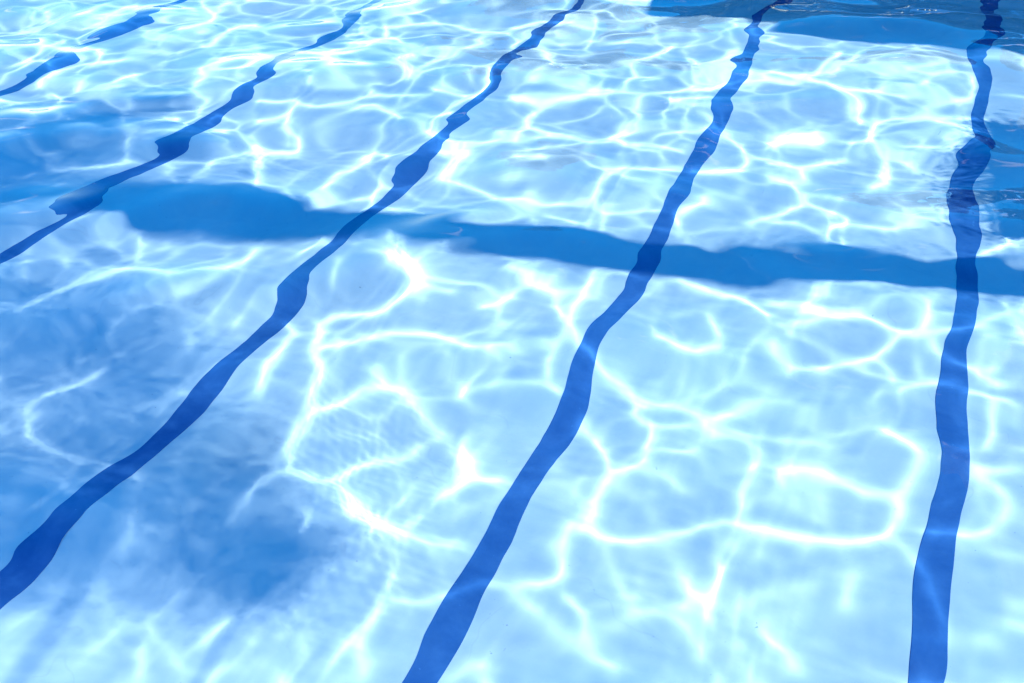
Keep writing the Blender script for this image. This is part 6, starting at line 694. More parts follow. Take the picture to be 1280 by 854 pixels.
1,-1,1,1,1003,-2,-1,0,-1,1004,1,-1,1,1004,1,1013,1,1003,-1,-1,0,-1,1003,-1,1004,-1,-1,-1,1,0,1,1,-1,1005,-1,0,-2,8,2,-2,0,-2,3,-1,0,5,
1,-1,-5,-3,0,-3,-1,0,-1,1007,-1,1006,-1,0,1,-1,1,0,-1,2,0,-1,0,-1,3,0,0,1,0,1,0,-1,1,0,0,-1,-1,1005,-1,1004,1,1006,-1,0,-1,0,0,1,0,
0,-2,-1,1016,-1,0,-1,1,1,1003,-1,0,1,1009,-1,0,-1,1012,-1,1009,-1,1008,-1,0,0,-1,1020,1,0,-1,1005,-1,1003,-1,1006,1,0,-1,1003,-1,0,1,1007,
1,1003,-1,1,0,1,1005,1,1004,-1,1018,-1,1003,-1,1,1,1,1006,-1,0,0,1,1003,-1,0,1,0,1,0,1,1,1008,-1,1005,1,1003,-1,0,1,1004,-1,1,0,-1,0,0,
-1,1003,-1,1,2,0,1,1,1,-1,1,1003,1,0,-1,-1,1,0,0,-1,1005,1,1004,6,2,-2,-1,-1,-1,3,1,-2,-2,0,5,4,-1,-2,1003,1,-1,1003,-1,0,1,1003,-2,
1003,-1,0,-1,1005,-1,0,-1,1013,1,0,-1,1007,-1,1005,-1,0,0,1,1006,-1,1003,-1,1003,1,1006,1,-1,1,1006,-1,1016,1,0,0,1,0,1,1003,1,1,1003,2,
0,0,1,1003,1,1007,1,0,1,1006,-1,1009,1,0,-1,-1,1003,-1,0,0,-1,-1,1004,-1,1003,1,0,-1,0,0,1,-1,1003,-1,0,-1,-1,1006,-1,0,0,1,-1,1005,-1,
0,0,-1,-1,1009,-1,-1,0,-1,-1,-1,1005,-1,1,0,-1,1005,-1,1,1,0,-1,0,0,1,1,1,0,-1,1004,1,0,1,0,-1,1005,1,0,0,-1,0,1,-1,-2,8,2,-3,0,-1,
3,-2,1,6,1,-1,-5,-3,0,-2,-1,1,-2,0,-1,1006,1,-1,0,1,1004,-1,1005,-1,0,1,-1,1,-1,-1,0,0,-1,-1,1,0,-1,1004,-1,1003,-1,1004,-1,0,1,0,0,
-1,1010,1,0,-1,0,-1,0,0,1,1009,-1,1,0,-1,0,1,1,1004,1,1008,1,0,1,1014,-1,0,-1,0,1,0,1,1003,-1,1003,-1,0,0,1,1011,-1,1008,-1,1,1003,1,
1,0,0,-1,1003,1,0,0,1,1005,-1,1,0,0,1,0,1,1004,1,0,0,-1,1004,1,1005,1,0,-1,1003,-1,1,1004,-1,0,-1,0,1,0,1,0,1,0,-1,0,0,-1,-1,0,0,
-1,1003,1,1,1004,1,1005,-1,0,0,1,0,-1,-1,0,0,-1,1003,-1,1003,1,-1,-1,1,-1,1003,-1,1,0,0,1,0,0,1,0,0,-1,1,0,1,0,-1,1,1,1003,-1,1004,
-1,-1,1,1006,1,-1,0,0,5,3,-3,0,0,-2,3,1,-3,-2,1,5,4,-1,-2,0,0,-1,2,1,1,0,1,0,-1,1,1004,1,1,1,0,0,1,1005,-1,1,1,0,0,1,1,0,0,-1,0,
-1,1,1004,1,-1,1004,1,0,-1,0,1,0,0,-1,-1,1,1,0,0,1,1008,1,1,0,-1,1004,-1,0,-1,1003,1,-1,-1,1003,1,1,1006,-1,0,0,-1,1015,1,0,1,1007,-1,
0,0,-1,1009,1,-1,0,0,1,0,-1,0,1,-1,0,0,-1,0,0,1,1005,-1,1005,-1,1,1004,1,0,0,1,1003,1,0,1,1004,1,-1,1007,1,1007,-1,0,-1,1005,1,1003,
-1,0,0,-1,1006,1,-1,0,1,1006,-1,-1,1004,1,-1,-1,1003,-1,1003,1,-1,-1,1,1004,1,-1,0,0,1,0,0,-1,1004,-1,1011,1,1,-1,1,1003,-1,1,-1,-1,1,
-2,8,2,-3,0,-2,2,0,-1,5,1,0,-4,-4,0,-3,-1,1,-1,1007,-1,1003,-1,0,0,1,1003,1,0,-1,0,1,-1,0,-1,2,0,0,1,1,0,1,0,-1,1,0,-1,-1,-1,-1,
1004,-1,1,-1,0,0,1,0,1,1004,1,0,-1,0,-1,0,1,1,1022,1,0,0,-1,0,0,1,0,-1,1,0,1,0,0,-1,1,1003,-1,1007,-1,0,-1,0,-1,1012,-1,1,1003,-1,0,
1,1013,1,-1,1006,1,1003,-1,0,0,-1,1003,-1,1003,-1,0,-1,1004,-1,1003,1,0,0,1,0,0,-1,-1,1008,-1,1,1004,1,1006,-1,1009,-1,1005,1,1008,1,-1,0,
-1,1,0,0,-1,0,0,-1,1,1003,-1,0,1,0,1,1004,-1,1004,1,0,-1,1003,1,-1,1004,-1,0,-1,0,-1,1005,1,2,-1,1,1,1003,1,0,-1,1003,-1,0,0,-1,-1,0,
-1,0,0,1,0,0,1,0,0,5,2,-3,-1,0,-1,2,1,-3,-2,0,6,3,-2,-2,0,1,-1,1,-1,1,1008,1,1003,1,0,0,-1,-1,1006,-1,-1,1,1,1005,-1,1,1006,1,-1,1,
1004,-1,0,1,1006,-1,0,0,1,1003,1,0,0,-1,1003,1,1004,1,0,-1,0,0,-1,0,-1,0,0,1,0,0,-1,1006,1,1010,-1,0,1,0,0,1,0,1,0,1,1003,-1,1003,-1,
0,0,-1,0,0,1,0,-1,0,0,-1,1004,1,1010,1,1,1,0,1,-1,1008,1,1,0,1,1,0,-1,0,-1,0,-1,-1,1010,1,1007,1,0,0,1,1,1003,-1,1003,-1,1005,1,0,1,
1004,-1,-1,0,0,1,1003,1,1006,1,1004,1,1003,1,0,1,-1,1004,-1,0,0,1,1003,-1,1,-1,-1,0,-2,1005,-1,0,-1,1003,-1,0,1,-1,1,1005,-1,1,0,-1,-2,
8,2,-3,1,-2,3,-1,0,5,0,-1,-4,-2,-1,-3,-1,1,-2,-1,0,1,1004,-1,0,1,0,0,-1,0,0,1,1,1006,1,1,-2,2,0,0,1,1003,1,0,1,0,0,-1,0,-1,0,0,1,
1004,1,0,0,1,0,0,1,0,0,-1,0,0,1,-1,-1,-1,1,1,1012,1,1012,-1,-1,1005,1,0,0,1,1003,1,-1,0,0,1,1003,-1,1004,1,0,-1,1004,1,0,0,1,1,-1,
1004,-1,1006,-1,1,-1,1007,1,0,0,1,-1,0,0,-1,0,0,1,1,1004,1,1009,-1,1003,-1,1,1005,1,1012,-1,1009,1,1,-1,1012,1,0,0,1,1,1003,-1,0,1,1,
1003,-1,1004,1,0,0,1,1,1003,1,0,-1,-1,1004,1,-1,1004,1,-1,-1,1,1003,1,1003,1,-1,0,1,1,1006,1,0,1,0,-1,1,1,0,0,1,0,0,1,1004,-1,-1,0,
-1,-1,0,0,-1,0,1,0,5,1,-2,1,0,-1,3,1,-3,-1,0,4,4,0,-3,-1,1,0,2,0,1,1007,1,0,0,1,0,0,1,-1,0,0,-1,-1,0,-1,-1,1,0,0,-1,0,-1,1,0,
-1,0,0,-1,0,1,0,-1,1004,-1,1,-1,0,1,1008,-1,1010,1,-1,1005,-1,0,-1,1003,1,1003,-1,-1,1,1004,-1,1021,1,0,1,1,0,-1,1007,-1,1004,-1,1003,1,
1015,1,1006,-1,1006,1,1016,1,1005,1,0,-1,1005,1,1004,1,0,1,0,-1,1013,1,1005,-1,1009,-1,0,-1,0,0,1,1003,1,-1,-1,0,-1,1003,1,0,1,-1,1,1004,
-1,-1,0,1,-1,1005,-1,0,1,1,0,1,0,-1,0,-1,1004,1,-2,9,2,-3,1,-2,3,-3,0,5,1,0,-5,-3,0,-3,-1,0,-2,1004,1,-1,0,1,1005,1,1,-1,1003,-1,
1004,1,-1,1,1008,-1,0,1,0,0,-1,0,0,1,1004,-1,1,1,1018,1,-1,0,0,1,0,-1,0,0,-1,1009,-1,0,-1,1003,-1,-1,-1,1009,1,0,1,1008,1,1,1003,1,1,
0,1,0,1,1008,1,-1,-1,0,-1,0,1,1004,1,0,0,1,1008,-1,1004,-1,1019,1,1003,1,1003,-1,1007,1,0,0,1,1006,1,0,-1,-1,1003,-1,1016,-1,1,1,0,0,1,
-1,0,-1,0,1,1003,1,1003,-1,1010,-1,1007,1,1,1004,-1,1,-1,1004,-1,0,-1,1004,-1,0,-1,-1,1,1003,-1,1,0,-1,-1,0,1,1,0,1,1014,-1,0,0,-1,0,0,
-1,0,-1,-1,0,5,3,-3,0,-1,-1,3,1,-2,-1,0,4,3,-1,-2,1003,2,-2,0,0,-1,-1,0,1,0,-1,0,1,1,0,1,0,1,-1,0,-1,1,0,-1,1003,-1,1008,-1,0,-1,
0,1,1009,-1,0,0,1,0,0,-1,1009,-1,1009,-1,1,1020,-1,1009,-1,1019,-1,1004,-1,1011,-1,0,-1,0,1,1003,1,1003,1,0,-1,1004,-1,1011,-1,0,1,1017,1,
1003,-1,0,1,1007,-1,1008,1,-1,1013,-1,-1,1003,1,-1,0,1,1003,1,1005,1,1003,1,1,0,-1,1003,1,-1,0,0,-1,-1,1006,-1,1,1,1003,1,1003,1,1003,-2,
8,2,-3,-1,-3,2,-1,0,6,1,-1,-4,-3,-1,-3,-2,1,-2,-1,0,1,0,-1,0,1,-1,0,1,0,-1,1005,-1,0,1,1004,1,-1,1,-1,0,2,-1,0,0,-1,1003,-1,0,0,-1,
-1,1005,1,0,1,1011,1,1014,1,1003,-1,1006,1,1009,-1,1008,1,1003,-1,1008,-1,1011,1,1005,-1,-1,1,0,0,-1,1007,-1,1003,1,1003,1,1007,-1,1003,-1,
0,1,1003,-1,1008,-1,1004,-1,1003,1,1008,-1,0,1,1,1009,1,1006,-1,-1,1,1006,1,1004,1,0,1,1005,-1,1004,-1,1003,1,1003,-1,0,1,1003,1,0,0,1,-1,
1004,-1,0,-1,1005,-1,-1,0,-1,0,-1,1,0,0,1,0,1,0,1,-1,1,-1,1,1,0,0,1,2,-1,2,1,0,1,1003,1,1,1005,-1,0,1,-1,-1,1,0,0,-1,1,0,-1,5,2,
-2,0,0,-2,3,1,-3,-2,0,5,5,-1,-3,1,1,0,2,-1,1,1012,1,0,0,-1,1004,1,0,0,-1,0,1,-1,-1,0,0,-1,1,-1,1007,1,1008,-1,1,1004,1,1005,-1,1004,
1,-1,0,0,1,1011,1,0,1,1003,-1,0,-1,-1,0,1,1003,1,1005,1,1009,-1,0,-1,0,0,-1,-1,1004,1,1,0,1,1,0,0,-1,1004,-1,0,0,-1,1004,1,1009,1,
1007,1,1005,-1,0,1,1004,1,1004,-1,1003,1,1006,-1,1003,-1,1007,-1,0,1,1006,1,-1,1005,-1,1003,1,1008,1,-1,-1,1003,1,1012,1,1008,2,-1,1005,-1,
0,0,-1,-1,0,0,-1,1,1009,1,-1,-1,0,0,-1,1003,1,0,-2,8,2,-4,0,-1,3,-1,-1,5,1,0,-5,-3,0,-3,-2,0,-2,-1,-1,1007,-1,1007,1,1,-1,0,0,1,0,
1,-2,2,0,-1,1,0,1,1003,-1,0,1,0,0,-1,1003,1,0,1,1006,1,0,0,-1,1,1003,-1,1003,1,1003,-1,0,-1,1008,1,0,0,1,1011,1,-1,0,1,0,1,-1,0,-1,
1005,-1,1005,-1,-1,-1,-1,0,-1,1,0,1,1,1015,1,1003,-1,-1,1009,1,0,1,0,0,1,0,1,1005,-1,1004,1,1,0,0,1,0,0,-1,1008,1,1010,-1,0,1,1004,-1,
0,0,-1,1006,1,1003,1,1003,1,0,0,-1,0,1,0,0,-1,1011,-1,1004,-1,-1,0,0,1,1005,1,1006,-1,1004,1,1007,1,0,-1,1,0,-1,1003,1,1005,-1,0,1,1004,
1,0,-1,1003,2,0,1,1,0,0,2,0,1,1,0,0,-1,1006,-1,1,1003,1,1,-1,0,0,5,3,-2,-1,0,-1,3,1,-3,-2,0,3,3,-1,-2,0,1,-1,1,-1,1,0,0,1,0,-1,
0,1,1004,1,0,0,-1,-1,1003,-1,1003,-1,-1,0,1,0,-1,0,0,1,1008,-1,1008,1,1006,-1,0,0,1,0,0,-1,-1,1,1,0,1,1006,1,1004,-1,1008,1,1006,-1,1,
1003,1,0,-1,1004,-1,1006,-1,1006,-1,1005,1,0,0,1,1003,-1,1,-1,1006,1,1007,-1,1006,1,1,0,1,0,-1,1007,1,1003,1,1006,1,1007,-1,0,-1,0,0,1,
1004,1,0,0,-1,-1,0,0,-1,0,1,1006,-1,1005,-1,1,0,1,0,1,1006,-1,0,-1,0,1,1009,-1,1,0,0,1,0,-1,1005,-1,1,-1,1004,1,1004,1,-1,1006,-1,0,1,
-1,1006,-1,1,1003,-3,7,2,-3,-1,-2,2,-2,0,5,0,0,-5,-3,-1,-3,-1,0,-3,0,1,1,0,0,-1,1010,1,-1,0,1,1,-1,-1,0,1,-1,2,0,0,1,-1,1,1006,-1,
-1,-2,1,0,-1,0,-1,1,1003,1,1,1006,-1,0,1,1004,-1,0,0,-1,1012,1,0,0,-1,1012,-1,0,-1,0,0,-1,1009,-1,0,1,0,0,-1,1017,1,0,1,1,-1,1004,1,
1,1,1005,1,1005,-1,1006,1,0,1,1008,1,1003,1,1018,1,1003,-1,0,-1,1010,-1,1003,-1,-1,1003,-1,1003,-1,1004,1,1004,1,1010,1,0,-1,1,-1,-1,1003,
-1,1003,-1,0,0,-1,1004,-1,0,0,1,1004,-1,0,-1,1005,-1,1007,1,1003,1,0,0,-1,1006,1,2,0,1,1,1,0,1,0,1,0,1,1009,-1,1004,-1,1,0,0,5,2,-2,
0,-1,-1,3,1,-3,-2,0,4,4,0,-2,-1,1,0,1,0,1,0,1,1006,1,1,1004,-1,1007,1,1005,1,1005,1,1012,1,1004,1,1004,1,1010,1,1005,1,1,0,1,1,1008,1,
0,0,1,1009,1,1006,1,1003,-1,0,0,-1,1006,-1,1007,1,0,1,1017,-1,1007,1,1009,1,1006,-1,1007,-1,1004,1,0,0,1,1,1005,1,1,1012,1,1,1005,-1,0,1,
1005,1,1005,1,1007,-1,1011,1,-1,0,0,1,1003,-1,1004,1,-1,1004,-1,-1,1003,1,1,0,1,1,1007,-1,0,-3,9,2,-3,1,-2,3,-1,0,5,2,-1,-4,-2,0,-4,-1,
0,-2,0,-1,0,-1,0,1,1004,-1,1010,1,0,0,1,-2,2,0,0,1,1005,1,0,0,-1,0,-1,-1,1006,1,1015,-1,1004,1,1,0,-1,1007,-1,1012,1,-1,1014,-1,1009,
-1,1003,-1,1004,-1,1010,-1,0,-1,0,-1,0,1,1003,1,1003,1,1012,-1,1004,1,-1,0,0,-1,0,0,1,0,-1,1,0,0,1,1003,1,1005,-1,1008,1,1005,1,0,1,0,
1,1006,-1,1003,1,-1,1006,-1,0,1,1011,-1,1,1011,-2,1,1,1003,-1,1017,1,1,0,1,1005,-1,0,0,1,0,-1,0,-1,0,1,1003,-1,1,-1,0,1,0,0,-1,0,-1,
1004,1,2,-1,1,1,0,1,0,1,0,1,1005,1,0,1,1003,-1,0,1,0,0,-1,0,0,6,3,-3,-1,0,-1,2,1,-2,-2,0,5,3,-1,-2,0,0,-1,1,-1,1,0,-1,0,1,1008,
-1,1003,-1,-1,-1,1003,-1,1009,1,0,-1,-1,1007,-1,1,1003,-1,1011,1,0,0,-1,0,1,1,1004,1,0,1,0,0,-1,0,0,-1,1003,-1,1007,-1,1010,1,-1,1011,1,
0,0,1,1009,-1,1004,-1,-1,0,0,-1,1004,-1,0,1,0,0,-1,1009,-1,0,-1,0,0,-1,1004,-1,1013,1,1008,-1,1006,1,1005,1,1003,1,1003,-1,1005,-1,1,1008,
1,1004,-1,1008,-1,0,-1,1008,-1,-1,1008,1,1,0,1,1005,1,1,0,-1,0,0,-1,1,0,-1,0,-1,0,0,1,0,-1,0,1,-1,0,-1,1,-1,0,0,-1,1003,1,-1,-2,8,3,
-3,0,-1,3,-2,0,5,1,0,-5,-3,0,-2,-2,1,-2,-1,1,1008,-1,1003,1,0,-1,1005,-1,0,1,-1,2,0,0,1,1009,-1,0,-1,1003,1,1003,1,1,1003,-1,1,1003,1,
1006,1,0,-1,-1,-1,1011,1,-1,0,-1,1,0,0,-1,1005,-1,-1,1007,-1,1003,-1,1007,1,1005,1,1010,1,-1,1,1006,-1,0,0,-1,0,0,1,0,1,1004,1,1007,-1,
0,1,0,0,-1,1029,-1,0,-1,1005,-1,0,1,0,0,-1,1006,1,1005,1,1003,1,1004,1,1003,1,1005,-1,1006,1,1008,-1,0,1,1003,-1,1006,1,-1,1014,-1,0,1,
1003,1,0,1,0,1,1004,-1,-1,1003,-1,0,-1,0,0,1,-1,1,1,1006,1,0,-1,0,-1,-1,1003,-1,1004,-1,1004,4,2,-2,0,-1,-1,3,1,-2,-2,0,5,4,-1,-2,0,
0,-1,2,0,1,1,1005,-1,1004,1,0,0,-1,-1,1003,1,1003,-1,1005,1,-1,1007,-1,0,0,-1,-1,1005,1,1003,1,1020,1,1,1004,-1,1006,-1,1006,-1,0,-1,1003,
-1,1007,1,1011,1,1005,-1,1011,-1,0,-1,1,1004,-1,0,1,0,0,-1,1008,-1,0,0,1,1010,1,0,-1,0,0,-1,0,0,-1,1,1011,-1,1011,-1,1006,-1,1003,-1,
1003,-1,1012,1,1003,1,1013,1,1007,1,0,-1,0,1,0,-1,1007,-1,1007,-1,1006,-1,1,1,-1,0,0,-1,1,0,1,1003,-1,0,0,-2,8,2,-3,0,-2,3,0,0,5,2,0,
-4,-3,0,-3,-1,0,-2,-1,-1,1003,1,0,-1,1003,-1,1008,-1,-1,0,-1,1,-1,1,-1,0,1,1010,-1,-1,-1,0,-1,0,0,-1,0,0,1,0,0,-1,-1,1007,1,1010,-1,0,
-1,0,1,-1,-1,1015,-1,1004,1,1004,1,1015,1,1,1005,1,0,-1,0,-1,1015,-1,0,0,1,1007,-1,0,0,-1,-1,1006,1,1015,-1,-1,1017,1,1019,-1,1007,-1,
1007,-1,1005,1,1010,1,0,0,1,0,-1,0,-1,0,1,1005,-1,1009,1,1012,-1,1003,1,1,1,1005,2,0,1,1003,1,1004,1,2,-1,1,1004,-1,1003,-1,0,-1,-1,0,
-1,0,0,1,-1,-1,1003,1,1003,5,2,-2,-1,-1,-1,4,1,-3,-2,1,4,4,-1,-2,1003,2,-1,1,0,-1,1010,1,1007,1,0,0,-1,-1,1004,-1,1005,-1,0,0,1,0,-1,
0,-1,0,0,-1,-1,1003,-1,1010,1,1003,-1,1008,-1,1003,1,1006,-1,1006,1,0,0,-1,0,0,1,1003,-1,0,0,-1,1005,1,0,0,1,1,1004,-1,1007,-1,1006,-1,
1018,1,1006,1,1003,1,-1,0,0,1,0,0,-1,0,-1,1015,-1,1008,-1,1004,1,1003,1,1006,1,1,1010,-1,0,-1,1,1006,1,0,-1,0,-1,1007,1,1006,-1,1007,-1,
1,1006,-1,0,0,-1,1007,1,0,-1,0,-1,0,0,-1,1004,1,-1,0,1,1,1,1,-1,1004,-2,8,2,-3,0,-1,2,-2,0,5,0,-1,-4,-2,0,-3,-1,1,-2,-1,0,1,1,1,
1017,1,1,0,0,-1,2,1,1005,1,1004,-1,-1,-1,0,0,-1,0,-1,0,-1,1005,1,0,1,1004,1,1009,-1,0,-1,1003,1,1020,1,1009,-1,0,0,1,-1,1013,-1,0,0,-1,
1,0,0,-1,1004,-1,1008,1,1003,-1,0,0,-1,1009,1,1,1003,1,0,0,-1,1003,-1,1004,1,1013,-1,1010,-1,1009,1,-1,1010,1,0,0,-1,0,0,-1,-1,1003,-1,
1010,1,0,0,-1,0,0,1,0,-1,-1,-1,1003,1,-1,1,-1,1005,1,0,-1,1004,1,1012,1,1,1,1007,1,0,0,1,0,-1,1,1,1010,-1,1004,1,1003,1,-1,2,1003,1,0,
0,-1,0,0,-1,0,-1,0,0,-1,0,-1,1004,-1,-1,0,1,0,-1,5,2,-2,0,1,-1,3,0,-3,-2,0,5,4,0,-2,-1,0,0,2,-1,1012,1,0,0,-1,-1,1003,-1,1003,-1,0,
0,-1,1,1011,1,0,-1,-1,0,1,1,1004,1,1005,-1,1005,-1,1003,-1,0,-1,1,1012,1,1017,-1,1025,-1,0,1,1018,-1,1019,1,1014,1,1003,-1,1004,1,1003,-1,
1004,1,0,0,1,1,1004,-1,0,0,-1,1007,1,1006,-1,1014,-1,0,0,-1,0,0,1,1007,-1,0,0,1,-1,0,1,0,-1,-1,-1,1004,1,-1,1006,-1,1003,-1,0,1,-1,-1,
0,1,-1,1010,1,-2,8,2,-3,0,-2,2,-1,0,5,0,0,-5,-3,0,-3,-2,0,-2,0,0,1,1007,1,0,0,1,1,1010,1,-1,1,-1,1005,-1,0,1,1004,-1,1003,-1,1007,1,
0,1,0,0,1,1005,-1,0,1,1011,1,-1,1007,1,0,1,1017,1,1030,1,1006,1,0,0,1,1005,1,1006,-1,0,-1,1007,-1,0,1,1003,1,1005,1,1009,1,1008,1,1,
1004,-1,1017,1,1005,-1,0,0,-1,0,-1,0,0,-1,0,-1,1003,1,1010,1,1003,1,1,1006,1,0,-1,1008,1,-1,1005,1,1007,1,1004,-1,1003,-1,1003,1,0,0,-1,
1,1,0,0,-1,0,0,1,1,0,0,-1,-1,0,0,1,1004,2,-1,1,1,1003,1,1003,1,0,0,1,0,0,1,1,1006,1,-1,0,1,1,5,3,-3,-1,-1,-1,3,1,-3,-1,0,5,4,-1,
-3,0,1,-1,1,0,1,-1,1009,1,1004,-1,1018,-1,1005,-1,1003,-1,0,1,0,-1,-1,-1,1011,1,-1,1,-1,0,0,-1,1030,1,1022,1,1006,-1,1017,1,1054,-1,1,
1016,1,1011,1,0,-1,1015,1,-1,1021,-1,0,-1,1,0,-1,1003,1,-1,1004,1,1,0,0,-1,0,1,-1,1,1006,-1,1003,-2,8,2,-3,0,-2,3,-1,0,5,1,-1,-5,-3,0,
-3,-1,0,-3,0,0,1,1005,1,1004,-1,-1,0,0,1,1005,-1,0,0,-1,2,1003,1,1,0,0,1,0,0,-1,0,1,-1,-1,1006,-1,0,0,1,0,-1,-1,1005,1,1015,1,0,-1,
-1,-1,1011,1,1007,-1,1005,-1,0,1,0,1,1005,-1,1004,1,0,0,-1,1005,1,1016,-1,0,0,1,1008,1,0,0,-1,1009,-1,0,-1,1016,-1,1020,-1,1003,-1,1009,1,
1013,-1,1012,-1,1007,1,1003,-1,1008,1,1003,-1,1008,-1,1003,1,1007,-1,1,0,0,1,0,0,-1,1,1,0,1,-1,0,1,-1,-1,0,-1,0,-1,1003,1,1004,2,-1,1,1,
1004,-1,0,0,1,1003,-1,1005,-1,-1,1003,-1,1,1003,5,2,-3,0,0,-2,3,1,-3,-2,1,5,3,0,-2,-1,1,-1,1,-1,1,1,1,0,-1,1004,-1,0,0,1,0,0,-1,-1,
0,-1,0,1,1019,-1,0,-1,1016,1,1,1003,1,1004,1,1012,1,1003,-1,1008,-1,1004,1,0,0,1,1004,-1,1010,1,0,0,1,1006,1,1019,1,0,-1,1017,-1,1022,1,
1003,1,0,0,-1,1,1007,1,1004,-1,1004,-1,0,1,1003,1,1,1006,1,1012,1,0,-1,0,1,1006,-1,1003,-1,0,-1,1007,-1,1003,1,1018,-1,0,0,-1,1,1,1,1009,
-1,0,0,1,-2,8,3,-3,0,-1,3,-1,1,5,1,-1,-5,-2,-1,-3,-2,1,-2,-1,-1,1,1004,-1,1010,-1,0,1,-1,1003,1,-1,2,0,-1,0,0,1,1,1005,1,1008,1,1,
1005,-1,1017,1,-1,1016,1,0,0,-1,1003,-1,1020,-1,1,1007,-1,1038,1,1015,1,1004,1,0,0,1,0,-1,1011,1,1022,-1,1014,-1,0,0,1,1003,1,1005,-1,1005,
-1,1007,1,1006,1,1004,-1,1025,-1,1003,1,1004,1,-1,1003,-1,1005,-1,1007,1,-1,2,1,1003,-1,-1,0,1,1,1,0,1,1007,-1,-1,-1,0,0,-1,1003,5,2,-2,
-1,0,-1,3,0,-3,-1,0,4,3,-1,-3,0,1,-1,2,0,1,-1,1006,-1,1005,1,-1,-1,1011,1,1004,-1,0,-1,1009,1,1007,1,1014,-1,1004,1,1007,-1,1007,-1,1003,
-1,1006,-1,1015,-1,1003,1,1007,-1,1015,1,1010,1,1008,-1,1009,-1,1,1004,-1,1020,1,1006,1,1010,1,1003,1,1,1005,1,-1,0,-1,1027,-1,1,1013,1,1012,
-1,0,1,1004,1,1,0,-1,1005,-1,1006,1,1003,-1,0,0,-1,1004,1,1,-1,-1,1003,1,0,-2,8,2,-3,0,-1,3,-1,0,5,1,0,-4,-3,0,-2,-2,0,-2,0,0,1,1009,
1,1004,1,1007,1,-1,1,0,0,1,0,-1,1011,-1,1005,1,1003,-1,1012,-1,0,-1,0,1,1014,1,1006,1,0,1,0,0,-1,1017,1,0,0,1,1004,1,0,0,-1,0,1,-1,
1011,-1,0,0,1,0,0,-1,1008,-1,1009,-1,1005,1,1015,-1,1005,-1,1014,1,1014,1,0,-1,1004,1,0,0,1,0,1,-1,1003,-1,1021,-1,1011,1,-1,1007,1,0,1,
1003,-1,1006,1,0,-1,-1,0,0,1,1,0,1,1003,1,0,0,-1,1008,2,-1,1,1,0,1,1,-1,1004,-1,0,-1,1003,1,0,0,-1,-1,0,0,-1,1003,-1,0,5,2,-3,0,0,
-2,3,1,-2,-2,0,5,3,0,-2,-1,1,0,2,-1,1005,1,-1,0,1,0,0,1,1,0,0,-1,0,0,1,1025,-1,1024,-1,1010,-1,1003,1,1012,-1,1007,1,0,1,1006,-1,1015,
-1,1,1013,-1,1017,-1,0,0,1,1005,1,1007,-1,1003,1,1006,-1,0,-1,1008,-1,1,1010,-1,0,-1,1011,1,1007,1,1003,-1,1004,1,-1,1012,-1,1004,1,-1,-1,
1011,1,0,0,1,0,-1,0,0,1,1008,-1,-1,0,0,-1,-1,0,0,1,0,0,1,1004,-1,1006,1,-2,9,1,-3,0,-2,3,-1,0,5,1,-1,-5,-2,0,-3,-1,0,-2,0,0,1,1008,
-1,1006,1,1004,1,0,1,-1,1,0,-1,0,0,1,0,0,1,1005,-1,1004,-1,1010,-1,1010,1,1,1009,1,1004,-1,1016,-1,1029,-1,1010,1,1006,-1,0,-1,1009,1,0,
0,1,0,0,1,1003,1,0,0,1,1024,1,1,0,0,-1,1004,1,1,1007,1,0,0,-1,0,1,1,1015,-1,1012,-1,1,1006,-1,1010,-1,1025,1,1005,-1,0,-1,0,-1,-1,1003,
1,0,0,2,0,0,1,-1,1,1003,1,1004,1,0,1,0,0,1,-1,1,0,1,1,0,1,1,-1,-1,1006,-1,1006,-1,1008,5,2,-2,0,0,-1,3,0,-2,-2,0,5,3,-1,-2,0,1,0,
1,-1,1,0,-1,0,0,1,1005,-1,1004,-1,1008,-1,0,0,1,0,0,-1,0,0,-1,1003,1,0,-1,1004,-1,0,-1,0,-1,1005,-1,1008,1,0,0,-1,1012,-1,1010,-1,1011,
1,-1,1011,-1,1012,1,0,1,1017,-1,1008,1,1026,1,1006,-1,1007,1,0,0,-1,1013,-1,1007,-1,1006,1,0,-1,1014,-1,1015,-1,1006,1,0,0,1,1003,-1,0,1,
0,0,1,0,0,-1,-1,0,1,1,1004,1,1007,-1,-1,1,1007,1,-1,1011,-2,7,3,-3,0,-1,3,-2,0,5,1,0,-4,-3,0,-3,-1,1,-2,0,0,1,1010,1,1011,1,-1,2,-1,
0,1,1014,-1,1004,-1,1003,-1,1005,1,0,0,-1,1029,1,1023,-1,1005,1,1033,-1,1004,1,1013,-1,1007,1,1033,-1,1006,1,1008,1,1024,1,0,0,-1,1008,1,
1012,1,0,0,-1,0,0,1,1003,-1,1004,-1,1003,-1,0,1,1011,-1,1006,-1,1005,1,1,-1,1,1004,1,0,0,-1,0,0,-1,0,-1,0,0,-1,1,1,0,1,1,0,1,1,0,-1,
0,1,1007,1,1003,-1,1003,1,1004,5,2,-3,0,0,-1,3,1,-3,-2,0,4,4,0,-2,0,0,-1,1,0,1,1011,1,1,0,-1,-1,1010,1,1,1009,-1,-1,0,1,1016,1,1008,
1,1005,1,1012,-1,0,0,-1,1018,1,1009,1,1,1012,1,1052,1,0,0,-1,1007,1,1003,1,1004,-1,1008,1,1005,-1,-1,1010,1,0,0,1,1011,-1,1010,-1,0,-1,
1012,1,1004,1,0,0,1,1012,-1,-1,0,0,1,1005,1,1,-1,1,0,-1,1010,-2,8,2,-3,0,-2,2,-2,0,5,1,0,-5,-3,0,-3,-1,0,-2,0,0,1,1003,1,0,0,-1,
1006,-1,0,1,0,-1,0,1,-1,0,1,-1,1,0,0,1,1004,-1,-1,1004,-1,-1,0,0,1,1004,-1,1013,1,1003,-1,1011,1,-1,1009,1,1010,-1,1045,1,1008,-1,1005,
